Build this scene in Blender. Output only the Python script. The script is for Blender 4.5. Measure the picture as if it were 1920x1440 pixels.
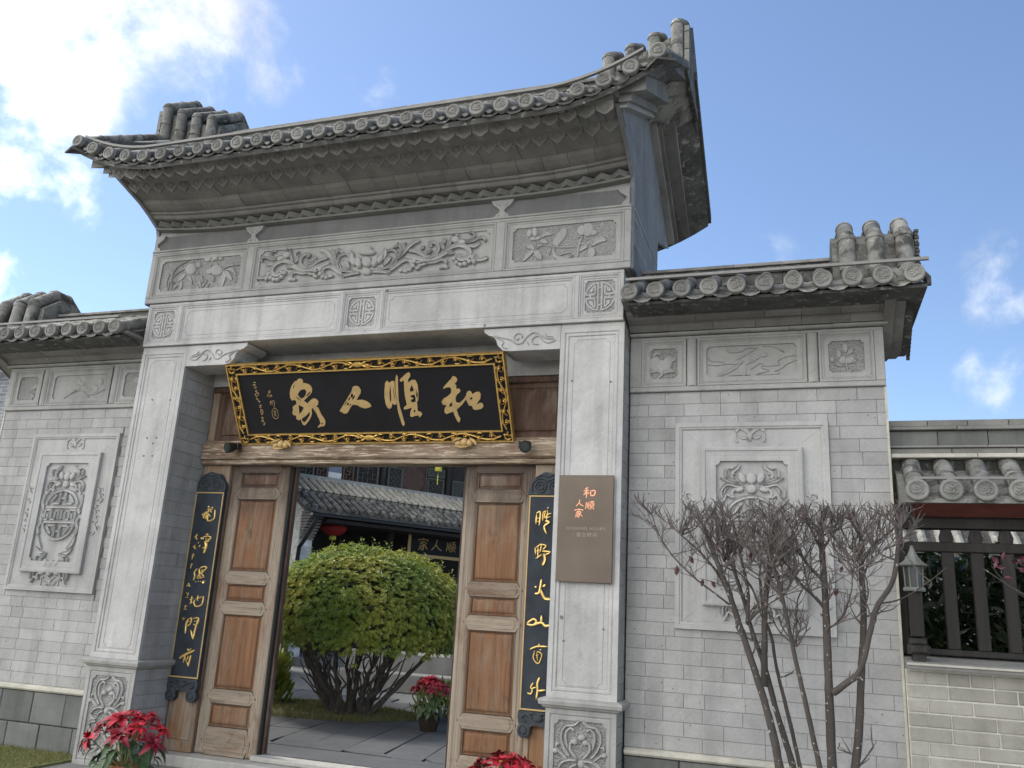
import bpy, bmesh, math, random
from mathutils import Vector, Matrix, Euler, noise
EXPOSURE = 1.15
SKY_STRENGTH = .092
SUN_STRENGTH = 1.5
COVER = 1.15
FILL_CLOUD = (22, 21.4, 20.6, 1)
TREE = ((0.001664, 0.001684), 4.1707, 1.2918)
PI = math.pi
R = math.radians
random.seed(7)
for o in list(bpy.data.objects): bpy.data.objects.remove(o)
scene = bpy.context.scene
COL = scene.collection

# ------------------------------------------------------------------ camera
YAW, PITCH, ROLL, FPX = -0.3335209, 0.2618061, 0.0557759, 1589.361
fw = Vector((math.sin(YAW)*math.cos(PITCH), math.cos(YAW)*math.cos(PITCH), math.sin(PITCH)))
rt = Vector((math.cos(YAW), -math.sin(YAW), 0)); up = rt.cross(fw)
c_, s_ = math.cos(ROLL), math.sin(ROLL)
rt, up = c_*rt + s_*up, -s_*rt + c_*up
cam = bpy.data.cameras.new('camera'); co = bpy.data.objects.new('camera', cam); COL.objects.link(co)
cam.sensor_width = 36; cam.lens = FPX/1920*36; cam.clip_start = .05; cam.clip_end = 3000
M = Matrix((( rt.x, up.x, -fw.x), (rt.y, up.y, -fw.y), (rt.z, up.z, -fw.z))).to_4x4()
co.matrix_world = Matrix.Translation((4.0315, -7.0085, 1.45)) @ M
scene.camera = co

# ------------------------------------------------------------------ world, sun, exposure
SUN_AZ, SUN_EL = R(-66), R(50)           # azimuth from +Y towards +X
scene.view_settings.view_transform = 'Standard'; scene.view_settings.look = 'None'
scene.view_settings.gamma = 1; scene.view_settings.use_curve_mapping = False
scene.view_settings.exposure = EXPOSURE
w = bpy.data.worlds.new('World'); scene.world = w; w.use_nodes = True
nt = w.node_tree; N = nt.nodes; Lk = nt.links; N.clear()
def nd(tree, t, **kw):
    n = tree.nodes.new(t)
    for k, v in kw.items():
        if hasattr(n, k) and k not in n.inputs: setattr(n, k, v)
        else: n.inputs[k].default_value = v
    return n
sky = N.new('ShaderNodeTexSky'); sky.sky_type = 'NISHITA'; sky.sun_disc = False
sky.sun_elevation = SUN_EL; sky.sun_rotation = SUN_AZ; sky.altitude = 1500; sky.air_density = 1.0; sky.dust_density = .55; sky.ozone_density = 1.3
bg = N.new('ShaderNodeBackground'); bg.inputs[1].default_value = SKY_STRENGTH
out = N.new('ShaderNodeOutputWorld'); Lk.new(bg.outputs[0], out.inputs[0])
tc = N.new('ShaderNodeTexCoord')
# clouds: fractal noise on the sky direction, gathered where clouds stand
def direction(px, py):
    return (fw + rt*((px-960)/FPX) - up*((py-720)/FPX)).normalized()
clouds = [(-150,20,13,.85),(60,50,10,.80),(190,20,8,.62),(40,210,6.5,.42),(400,30,9,.80),(480,90,6,.70),(330,20,6,.6),(255,175,2.6,.55),(60,330,7,.34),(170,320,4,.22),(680,178,3.4,.42),(660,200,2,.25),
          (1890,515,4.6,.50),(1820,505,3.0,.36),(1925,725,3.6,.42),(1850,720,3,.25),(1880,250,1.6,.15),(1915,290,1.6,.2),(-500,200,18,.7),(-300,-500,20,.6),(2300,600,8,.5)]
acc = None
for px, py, rad, amp in clouds:
    d = direction(px, py)
    vm = N.new('ShaderNodeVectorMath'); vm.operation = 'DOT_PRODUCT'; Lk.new(tc.outputs['Generated'], vm.inputs[0]); vm.inputs[1].default_value = d
    mr = N.new('ShaderNodeMapRange'); mr.interpolation_type = 'SMOOTHERSTEP'
    Lk.new(vm.outputs['Value'], mr.inputs[0]); mr.inputs[1].default_value = math.cos(R(rad)); mr.inputs[2].default_value = 1.0
    mr.inputs[3].default_value = 0; mr.inputs[4].default_value = amp*1.08+.14
    if acc is None: acc = mr.outputs[0]
    else:
        mx = N.new('ShaderNodeMath'); mx.operation = 'MAXIMUM'; Lk.new(acc, mx.inputs[0]); Lk.new(mr.outputs[0], mx.inputs[1]); acc = mx.outputs[0]
# broken cloud over most of the sky, with a wide clear gap ahead and to the right
vm = N.new('ShaderNodeVectorMath'); vm.operation = 'DOT_PRODUCT'; Lk.new(tc.outputs['Generated'], vm.inputs[0]); vm.inputs[1].default_value = direction(1250, 420)
gp = N.new('ShaderNodeMapRange'); gp.interpolation_type = 'SMOOTHSTEP'; Lk.new(vm.outputs['Value'], gp.inputs[0])
gp.inputs[1].default_value = math.cos(R(46)); gp.inputs[2].default_value = math.cos(R(30)); gp.inputs[3].default_value = 1; gp.inputs[4].default_value = 0
# the sky off to the right is clear as well: surfaces that face right are dim and bluish
vm = N.new('ShaderNodeVectorMath'); vm.operation = 'DOT_PRODUCT'; Lk.new(tc.outputs['Generated'], vm.inputs[0]); vm.inputs[1].default_value = Vector((math.sin(R(72))*.9, math.cos(R(72))*.9, .42)).normalized()
g2 = N.new('ShaderNodeMapRange'); g2.interpolation_type = 'SMOOTHSTEP'; Lk.new(vm.outputs['Value'], g2.inputs[0])
g2.inputs[1].default_value = math.cos(R(80)); g2.inputs[2].default_value = math.cos(R(52)); g2.inputs[3].default_value = 1; g2.inputs[4].default_value = 0
gm = N.new('ShaderNodeMath'); gm.operation = 'MULTIPLY'; Lk.new(gp.outputs[0], gm.inputs[0]); Lk.new(g2.outputs[0], gm.inputs[1])
gc = N.new('ShaderNodeMath'); gc.operation = 'MULTIPLY'; Lk.new(gm.outputs[0], gc.inputs[0]); gc.inputs[1].default_value = COVER
a2 = N.new('ShaderNodeMath'); a2.operation = 'MAXIMUM'; Lk.new(acc, a2.inputs[0]); Lk.new(gc.outputs[0], a2.inputs[1]); acc = a2.outputs[0]
nz = N.new('ShaderNodeTexNoise'); nz.inputs['Scale'].default_value = 7.0; nz.inputs['Detail'].default_value = 9; nz.inputs['Roughness'].default_value = .60; nz.inputs['Distortion'].default_value = .15
Lk.new(tc.outputs['Generated'], nz.inputs['Vector'])
ad = N.new('ShaderNodeMath'); ad.operation = 'MULTIPLY_ADD'; Lk.new(nz.outputs[0], ad.inputs[0]); ad.inputs[1].default_value = 3.4; Lk.new(acc, ad.inputs[2])
cm = N.new('ShaderNodeMapRange'); cm.interpolation_type = 'SMOOTHSTEP'; Lk.new(ad.outputs[0], cm.inputs[0]); cm.inputs[1].default_value = 2.22; cm.inputs[2].default_value = 3.2
mixc = N.new('ShaderNodeMix'); mixc.data_type = 'RGBA'
Lk.new(cm.outputs[0], mixc.inputs[0]); Lk.new(sky.outputs[0], mixc.inputs[6]); n3 = N.new('ShaderNodeTexNoise'); n3.inputs['Scale'].default_value = 11; n3.inputs['Detail'].default_value = 6; Lk.new(tc.outputs['Generated'], n3.inputs['Vector'])
cr3 = N.new('ShaderNodeMapRange'); Lk.new(n3.outputs[0], cr3.inputs[0]); cr3.inputs[1].default_value = .38; cr3.inputs[2].default_value = .62
mc = N.new('ShaderNodeMix'); mc.data_type = 'RGBA'; Lk.new(cr3.outputs[0], mc.inputs[0]); mc.inputs[6].default_value = (4.0, 4.15, 4.45, 1); mc.inputs[7].default_value = (6.8, 6.8, 6.9, 1)
# clouds outside the clear gap are made brighter, added to light the facade
mb_ = N.new('ShaderNodeMix'); mb_.data_type = 'RGBA'; Lk.new(gm.outputs[0], mb_.inputs[0]); Lk.new(mc.outputs[2], mb_.inputs[6]); mb_.inputs[7].default_value = FILL_CLOUD; mc = mb_
Lk.new(mc.outputs[2], mixc.inputs[7])
Lk.new(mixc.outputs[2], bg.inputs[0])
sl = bpy.data.lights.new('sun', 'SUN'); sl.energy = SUN_STRENGTH; sl.angle = R(12); sl.color = (1, .94, .85)
so = bpy.data.objects.new('sun', sl); COL.objects.link(so)
sd = Vector((math.sin(SUN_AZ)*math.cos(SUN_EL), math.cos(SUN_AZ)*math.cos(SUN_EL), math.sin(SUN_EL)))
so.rotation_euler = sd.to_track_quat('Z', 'Y').to_euler(); so.location = sd*60
scene.render.engine = 'CYCLES'

# ------------------------------------------------------------------ materials
def new_mat(name):
    m = bpy.data.materials.new(name); m.use_nodes = True
    t = m.node_tree; b = t.nodes['Principled BSDF']
    return m, t, b
def coords(t, scale=(1,1,1), rot=(0,0,0), rand=True):
    g = t.nodes.new('ShaderNodeNewGeometry'); mp = t.nodes.new('ShaderNodeMapping')
    mp.inputs['Scale'].default_value = scale; mp.inputs['Rotation'].default_value = rot
    src = g.outputs['Position']
    if rand:
        oi = t.nodes.new('ShaderNodeObjectInfo'); mm = t.nodes.new('ShaderNodeMath'); mm.operation = 'MULTIPLY'; mm.inputs[1].default_value = 37
        t.links.new(oi.outputs['Random'], mm.inputs[0]); va = t.nodes.new('ShaderNodeVectorMath'); va.operation = 'ADD'
        t.links.new(src, va.inputs[0]); t.links.new(mm.outputs[0], va.inputs[1]); src = va.outputs[0]
    t.links.new(src, mp.inputs[0]); return mp.outputs[0]
def noise_n(t, vec, scale, detail=5, rough=.6, dist=0):
    n = t.nodes.new('ShaderNodeTexNoise'); n.inputs['Scale'].default_value = scale; n.inputs['Detail'].default_value = detail
    n.inputs['Roughness'].default_value = rough; n.inputs['Distortion'].default_value = dist; t.links.new(vec, n.inputs['Vector']); return n.outputs[0]
def ramp(t, fac, stops):
    r = t.nodes.new('ShaderNodeValToRGB'); e = r.color_ramp.elements
    while len(e) < len(stops): e.new(.5)
    for i, (p, c) in enumerate(stops):
        e[i].position = p; e[i].color = (c, c, c, 1) if isinstance(c, (int, float)) else tuple(c) + (1,)
    t.links.new(fac, r.inputs[0]); return r.outputs[0]
def mix(t, fac, a, b, mode='MIX'):
    m = t.nodes.new('ShaderNodeMix'); m.data_type = 'RGBA'; m.blend_type = mode
    for i, v in ((0, fac), (6, a), (7, b)):
        if isinstance(v, (int, float)): m.inputs[i].default_value = v if i == 0 else (v, v, v, 1)
        elif isinstance(v, tuple): m.inputs[i].default_value = v + (1,) if len(v) == 3 else v
        else: t.links.new(v, m.inputs[i])
    return m.outputs[2]
def bump(t, b, h, strength, dist=.01, prev=None):
    n = t.nodes.new('ShaderNodeBump'); n.inputs['Strength'].default_value = strength; n.inputs['Distance'].default_value = dist
    t.links.new(h, n.inputs['Height'])
    if prev is not None: t.links.new(prev, n.inputs['Normal'])
    t.links.new(n.outputs[0], b.inputs['Normal']); return n.outputs[0]
def rnd(t, lo, hi):
    oi = t.nodes.new('ShaderNodeObjectInfo'); m = t.nodes.new('ShaderNodeMapRange'); m.inputs[3].default_value = lo; m.inputs[4].default_value = hi
    t.links.new(oi.outputs['Random'], m.inputs[0]); return m.outputs[0]
def stone(name, col, var=.10, rand=.08, stain=.25, rough=.85, tool=.05, stipple=0, seed=0, lichen=0, stain_col=(.09,.085,.075), grime=.20, pits=0):
    m, t, b = new_mat(name); v = coords(t, rand=rand > 0)
    vr0 = coords(t, (1, 1, 1), (0, R(40), 0), rand=rand > 0); vr_ = t.nodes.new('ShaderNodeMapping'); vr_.inputs['Scale'].default_value = (1.2, 1.2, 9); t.links.new(vr0, vr_.inputs[0]); vr = vr_.outputs[0]
    ww = coords(t, (1,1,1), rand=False); ws = coords(t, (5, 5, .45), rand=False)
    c = mix(t, ramp(t, noise_n(t, v, 2.3+seed, 6), [(.3, 0), (.7, 1)]), tuple(x*(1-var) for x in col), tuple(min(1, x*(1+var)) for x in col))
    c = mix(t, tool*4, c, mix(t, 1, c, ramp(t, noise_n(t, vr, 5, 4), [(.35, .82), (.65, 1.12)]), 'MULTIPLY'))
    c = mix(t, 1, c, ramp(t, noise_n(t, v, 60, 3), [(.2, .90), (.8, 1.08)]), 'MULTIPLY')
    # stains that run across the joints: broad clouding and rain streaks
    c = mix(t, 1, c, ramp(t, noise_n(t, ww, 1.1, 8, .68, .3), [(.36, 1-grime), (.60, 1.04)]), 'MULTIPLY')
    c = mix(t, 1, c, ramp(t, noise_n(t, ws, 1.3, 6, .6), [(.34, 1-grime*.8), (.52, 1.02)]), 'MULTIPLY')
    if pits:
        vo_ = t.nodes.new('ShaderNodeTexVoronoi'); vo_.inputs['Scale'].default_value = pits; t.links.new(ww, vo_.inputs['Vector'])
        c = mix(t, ramp(t, vo_.outputs['Distance'], [(.045, .75), (.075, 0)]), c, (.05,.05,.048))
    # spots of dirt and old pale patches
    c = mix(t, ramp(t, noise_n(t, v, 3.7, 8, .68, .4), [(.56, 0), (.75, stain)]), c, stain_col)
    c = mix(t, ramp(t, noise_n(t, v, 1.9, 7, .7), [(.6, 0), (.8, stain*.8)]), c, tuple(min(1, x*1.45) for x in col))
    if lichen:
        c = mix(t, ramp(t, noise_n(t, v, 5, 7, .62, .4), [(.47, 0), (.60, lichen)]), c, (.035, .034, .03))
        c = mix(t, ramp(t, noise_n(t, v, 14, 8, .7, .5), [(.56, 0), (.62, lichen*.6)]), c, (.36, .36, .33))
    if rand > 0:
        mm = t.nodes.new('ShaderNodeMix'); mm.data_type = 'RGBA'; mm.blend_type = 'MULTIPLY'; mm.inputs[0].default_value = 1
        t.links.new(c, mm.inputs[6]); r = rnd(t, 1-rand, 1+rand)
        cc = t.nodes.new('ShaderNodeCombineColor'); [t.links.new(r, cc.inputs[i]) for i in range(3)]; t.links.new(cc.outputs[0], mm.inputs[7]); c = mm.outputs[2]
    t.links.new(c, b.inputs['Base Color']); b.inputs['Roughness'].default_value = rough
    p = bump(t, b, noise_n(t, v, 45, 6, .7), .35, .004)
    if stipple:
        vo = t.nodes.new('ShaderNodeTexVoronoi'); vo.inputs['Scale'].default_value = stipple
        vm = coords(t, (1, 1, 1.9), (0, R(25), 0), rand=False); t.links.new(vm, vo.inputs['Vector'])
        p = bump(t, b, ramp(t, vo.outputs['Distance'], [(0, 1), (.75, 0)]), 1.0, .012, p)
        t.links.new(mix(t, ramp(t, vo.outputs['Distance'], [(.35, 0), (.65, .32)]), c, tuple(x*.4 for x in col)), b.inputs['Base Color'])
    else: bump(t, b, noise_n(t, v, 6, 4), .25, .01, p)
    return m
def simple(name, col, rough=.6, metal=0, var=.15, scale=20, bumps=.2, bscale=60, spec=None):
    m, t, b = new_mat(name); v = coords(t)
    c = mix(t, ramp(t, noise_n(t, v, scale, 5), [(.3, 0), (.7, 1)]), tuple(x*(1-var) for x in col), tuple(min(1, x*(1+var)) for x in col))
    t.links.new(c, b.inputs['Base Color']); b.inputs['Roughness'].default_value = rough; b.inputs['Metallic'].default_value = metal
    if bumps: bump(t, b, noise_n(t, v, bscale, 4), bumps, .003)
    return m
def wood(name, brown, grey, axis='z', greyness=.5, dark=.4, peel=0, topstain=0):
    m, t, b = new_mat(name)
    sc = (22, 22, 1.1) if axis == 'z' else (1.1, 22, 22)
    v = coords(t, sc); vb = coords(t, (2.2, 2.2, .8) if axis == 'z' else (.8, 2.2, 2.2))
    vf = coords(t, (130, 130, 2.5) if axis == 'z' else (2.5, 130, 130))
    g = noise_n(t, v, 1, 6, .65, .6); big = noise_n(t, vb, 1.6, 6, .7, .3)
    c = mix(t, ramp(t, g, [(.3, 0), (.68, 1)]), tuple(x*.62 for x in brown), tuple(x*1.25 for x in brown))
    cg = mix(t, ramp(t, g, [(.3, 0), (.68, 1)]), tuple(x*.7 for x in grey), tuple(x*1.15 for x in grey))
    c = mix(t, ramp(t, big, [(.62-greyness*.35, 0), (.80-greyness*.35, 1)]), c, cg)
    c = mix(t, ramp(t, noise_n(t, vb, 2.7, 8, .72, .5), [(.58, 0), (.72, dark)]), c, (.025, .018, .014))
    c = mix(t, ramp(t, noise_n(t, vf, 1, 2), [(.28, .55), (.42, 0)]), c, (.03, .02, .015))
    if topstain:      # rain-blackened upper end of the door leaves
        g_ = t.nodes.new('ShaderNodeNewGeometry'); sx = t.nodes.new('ShaderNodeSeparateXYZ'); t.links.new(g_.outputs['Position'], sx.inputs[0])
        ma = t.nodes.new('ShaderNodeMath'); ma.operation = 'MULTIPLY_ADD'; t.links.new(noise_n(t, coords(t, (7,7,1.6), rand=False), 1, 6, .65), ma.inputs[0]); ma.inputs[1].default_value = 1.3; t.links.new(sx.outputs[2], ma.inputs[2])
        mr = t.nodes.new('ShaderNodeMapRange'); t.links.new(ma.outputs[0], mr.inputs[0]); mr.inputs[1].default_value = 2.78; mr.inputs[2].default_value = 3.28; mr.inputs[4].default_value = topstain
        c = mix(t, mr.outputs[0], c, (.045, .030, .022))
    if peel:
        vp = coords(t, (2.2, 20, 27) if axis == 'x' else (9, 9, 3))
        c = mix(t, ramp(t, noise_n(t, vp, 1.7, 9, .75, .6), [(.52, 0), (.57, peel)]), c, (.50, .43, .32))
    t.links.new(c, b.inputs['Base Color']); b.inputs['Roughness'].default_value = .78
    p = bump(t, b, noise_n(t, vf, 1, 3), .5, .003); bump(t, b, g, .4, .006, p)
    return m
MAT = {}
MAT['pale'] = stone('pale carved stone', (.43,.427,.412), .07, 0, .24, tool=.05, grime=.22, pits=3.2)
MAT['mid'] = stone('grey carved stone', (.32,.318,.30), .08, .05, .22, tool=.06)
MAT['relief'] = stone('carved relief stone', (.34,.338,.32), .08, 0, .15, tool=.02)
MAT['framestone'] = stone('grey framed stone', (.37,.368,.355), .07, 0, .2, tool=.03, grime=.18)
MAT['stipple'] = stone('stippled stone ground', (.33,.328,.31), .06, 0, .12, tool=0, stipple=48)
MAT['block'] = stone('grey wall block', (.325,.323,.312), .09, .07, .26, tool=.05, grime=.20, pits=10)
MAT['joint'] = simple('dark mortar', (.15,.15,.142), .95)
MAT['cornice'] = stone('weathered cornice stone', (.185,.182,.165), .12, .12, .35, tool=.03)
MAT['slate'] = stone('shade tinted side wall', (.20,.205,.212), .16, .05, .5, tool=.1, stain_col=(.34,.35,.36))  # dim bluish tone of the shaded side is put into this colour
MAT['tile'] = stone('weathered roof tile', (.20,.198,.18), .15, .16, .3, tool=0, lichen=.85)
MAT['tiledark'] = stone('blackened roof tile', (.075,.074,.068), .2, .2, .3, tool=0, lichen=.8)
MAT['tilemoss'] = stone('blackened saddle tile', (.145,.143,.130), .2, .2, .3, tool=0, lichen=.95)
MAT['disc'] = stone('moulded tile end', (.225,.222,.205), .12, .15, .4, tool=0, lichen=.3)
MAT['lightstrip'] = simple('pale aluminium strip', (.17,.168,.158), .5, .1, .12, 12, .1)
MAT['gold'] = simple('gilded carving', (.62,.40,.12), .34, .75, .25, 25, .25, 80)
MAT['goldpaint'] = simple('flat gold paint', (.42,.29,.12), .6, .1, .12, 14, .1)
MAT['goldbright'] = simple('bright gold letters', (.80,.56,.19), .35, .55, .12, 30, .1)
MAT['lacquer'] = simple('black lacquer', (.012,.012,.014), .38, 0, .2, 3, .03, 20)
MAT['navy'] = simple('blue black painted board', (.030,.037,.046), .5, 0, .3, 5, .12, 30)
MAT['navycarve'] = simple('slate black carving', (.045,.052,.060), .55, 0, .25, 18, .2, 50)
MAT['bronze'] = simple('brushed bronze', (.105,.082,.062), .46, .45, .16, 3.2, .05, 90)
MAT['copper'] = simple('copper lettering', (.80,.36,.20), .45, .3, .1)
MAT['bronzelight'] = simple('etched bronze lettering', (.24,.21,.17), .45, .4, .2)
MAT['stipple_light'] = stone('finely stippled pale stone', (.42,.418,.40), .06, 0, .1, tool=0, stipple=60)
MAT['blackmetal'] = simple('black metal', (.018,.018,.02), .45, .3, .2)
MAT['glass'] = simple('dusty lamp glass', (.035,.042,.04), .25, 0, .15, 6, 0)
MAT['lampgrey'] = simple('grey green painted metal', (.15,.16,.145), .55, .1, .12, 20, .12)
MAT['wframe'] = wood('bleached door timber', (.17,.105,.065), (.27,.22,.165), 'z', .85, .6, topstain=.85)
MAT['wpanel'] = wood('brown door panel', (.175,.083,.036), (.20,.135,.085), 'z', .42, .85, topstain=.7)
MAT['wrail'] = wood('bleached door rail', (.17,.11,.07), (.27,.22,.165), 'x', .85, .6, topstain=.8)
MAT['wlintel'] = wood('peeling painted lintel', (.15,.095,.058), (.26,.20,.14), 'x', .5, .65, peel=.7)
MAT['wtop'] = wood('dark brown fanlight timber', (.085,.045,.028), (.19,.145,.11), 'z', .35, .6)
MAT['worange'] = wood('orange stained timber', (.24,.13,.06), (.26,.21,.16), 'z', .6, .7)
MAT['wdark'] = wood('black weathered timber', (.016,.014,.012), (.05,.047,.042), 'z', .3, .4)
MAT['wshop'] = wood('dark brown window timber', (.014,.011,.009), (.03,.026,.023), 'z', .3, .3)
MAT['redboard'] = simple('faded red board', (.135,.036,.028), .75, 0, .3, 9, .2)
MAT['brick'] = stone('cream grey brick', (.36,.345,.295), .14, .14, .4, tool=0)
MAT['mortar'] = simple('pale mortar', (.60,.58,.52), .95, 0, .1, 30, .3)
MAT['sill'] = stone('grey rendered sill', (.24,.235,.22), .08, 0, .2)
MAT['dado'] = stone('cream stone ledge', (.50,.48,.41), .1, .06, .45)
MAT['plinthstone'] = stone('dark pitted plinth stone', (.135,.14,.130), .2, .15, .45, tool=0)
MAT['paving'] = stone('blue grey paving', (.072,.077,.082), .12, .12, .3, tool=.05)
MAT['threshold'] = stone('threshold stone', (.38,.37,.34), .08, .03, .3)
MAT['leafred'] = simple('red bract', (.40,.010,.028), .5, 0, .35, 14, .1, 40)
MAT['leafred2'] = simple('dark red bract', (.20,.006,.018), .5, 0, .35, 14, .1, 40)
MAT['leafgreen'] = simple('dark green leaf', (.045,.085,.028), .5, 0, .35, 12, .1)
MAT['leafyellow'] = simple('yellowing leaf', (.35,.30,.04), .6, 0, .3, 12, .1)
MAT['stemgreen'] = simple('pale green stem', (.20,.22,.09), .6, 0, .2)
MAT['terracotta'] = simple('orange clay', (.42,.20,.08), .8)
MAT['glaze'] = simple('dark brown glazed clay', (.035,.025,.02), .25, 0, .3)
MAT['soil'] = simple('dark soil', (.05,.04,.03), .95, 0, .4, 30, .6)
MAT['bark'] = stone('lichen spotted bark', (.060,.050,.042), .35, 0, .2, tool=0, lichen=0)
MAT['barkdark'] = simple('dark branch bark', (.085,.074,.062), .9, 0, .4, 30, .6)
MAT['twig'] = simple('thin grey twig', (.105,.088,.080), .8, 0, .3, 20, .2)
MAT['deadleaf'] = simple('dark red dry leaf', (.055,.016,.014), .6, 0, .3, 30, .2)
for k_, r_ in (('lacquer', .6), ('navy', .7), ('navycarve', .7)):
    b_ = MAT[k_].node_tree.nodes['Principled BSDF']; b_.inputs['Roughness'].default_value = r_; b_.inputs['Specular IOR Level'].default_value = .18
MAT['white brick'] = None
MAT['redlantern'] = simple('red silk lantern', (.30,.012,.016), .6)
MAT['yellow'] = simple('yellow tassel', (.50,.48,.05), .6)
MAT['blue'] = simple('blue grey curtain', (.16,.19,.26), .7)
MAT['white'] = simple('white paint', (.62,.63,.62), .7)
def lichen_bark():
    m = MAT['bark']; t = m.node_tree; b = t.nodes['Principled BSDF']; old = b.inputs['Base Color'].links[0].from_socket
    v = coords(t, rand=False)
    t.links.new(mix(t, ramp(t, noise_n(t, v, 38, 3, .5), [(.64, 0), (.69, .9)]), old, (.36,.355,.33)), b.inputs['Base Color'])
lichen_bark()
def brick_mat(name, c1, c2, cm_, bw, bh, rotz):
    m, t, b = new_mat(name)
    v = coords(t, (1,1,1), (0,0,-rotz), rand=False)
    sx = t.nodes.new('ShaderNodeSeparateXYZ'); t.links.new(v, sx.inputs[0]); cx = t.nodes.new('ShaderNodeCombineXYZ')
    t.links.new(sx.outputs[0], cx.inputs[0]); t.links.new(sx.outputs[2], cx.inputs[1])
    br = t.nodes.new('ShaderNodeTexBrick'); t.links.new(cx.outputs[0], br.inputs['Vector']); br.inputs['Scale'].default_value = 1
    br.inputs['Brick Width'].default_value = bw; br.inputs['Row Height'].default_value = bh; br.inputs['Mortar Size'].default_value = .006; br.inputs['Mortar Smooth'].default_value = .3
    br.inputs['Color1'].default_value = c1+(1,); br.inputs['Color2'].default_value = c2+(1,); br.inputs['Mortar'].default_value = cm_+(1,)
    c = mix(t, 1, br.outputs[0], ramp(t, noise_n(t, v, 4, 7, .7), [(.3, .6), (.7, 1.2)]), 'MULTIPLY')
    t.links.new(c, b.inputs['Base Color']); b.inputs['Roughness'].default_value = .9
    bump(t, b, br.outputs['Fac'], -.6, .008)
    return m
MAT['white brick'] = brick_mat('whitewashed brick', (.80,.80,.78), (.62,.63,.62), (.76,.75,.72), .30, .075, math.atan2(-.545,.839))
MAT['farbrick'] = brick_mat('blue grey thin brick', (.16,.175,.19), (.27,.29,.31), (.42,.43,.44), .28, .075, 0)
def leaf_mat(name, c1, c2, c3):
    m, t, b = new_mat(name); v = coords(t, rand=False)
    big = noise_n(t, v, 1.3, 4); sm = noise_n(t, v, 30, 3)
    c = mix(t, ramp(t, big, [(.38, 0), (.62, 1)]), c1, c2)
    c = mix(t, ramp(t, sm, [(.45, 0), (.7, .8)]), c, c3)
    t.links.new(c, b.inputs['Base Color']); b.inputs['Roughness'].default_value = .42
    tr = t.nodes.new('ShaderNodeBsdfTranslucent'); t.links.new(c, tr.inputs[0]); ms = t.nodes.new('ShaderNodeMixShader'); ms.inputs[0].default_value = .28
    o_ = t.nodes['Material Output']; t.links.new(b.outputs[0], ms.inputs[1]); t.links.new(tr.outputs[0], ms.inputs[2]); t.links.new(ms.outputs[0], o_.inputs[0])
    return m
MAT['bushleaf'] = leaf_mat('glossy green leaf', (.22,.31,.055), (.46,.44,.08), (.13,.23,.045))
MAT['bamboo'] = leaf_mat('dark bamboo leaf', (.010,.022,.008), (.018,.036,.010), (.007,.015,.006))
MAT['grass'] = leaf_mat('grass blade', (.14,.16,.045), (.24,.20,.07), (.09,.13,.03))

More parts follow.
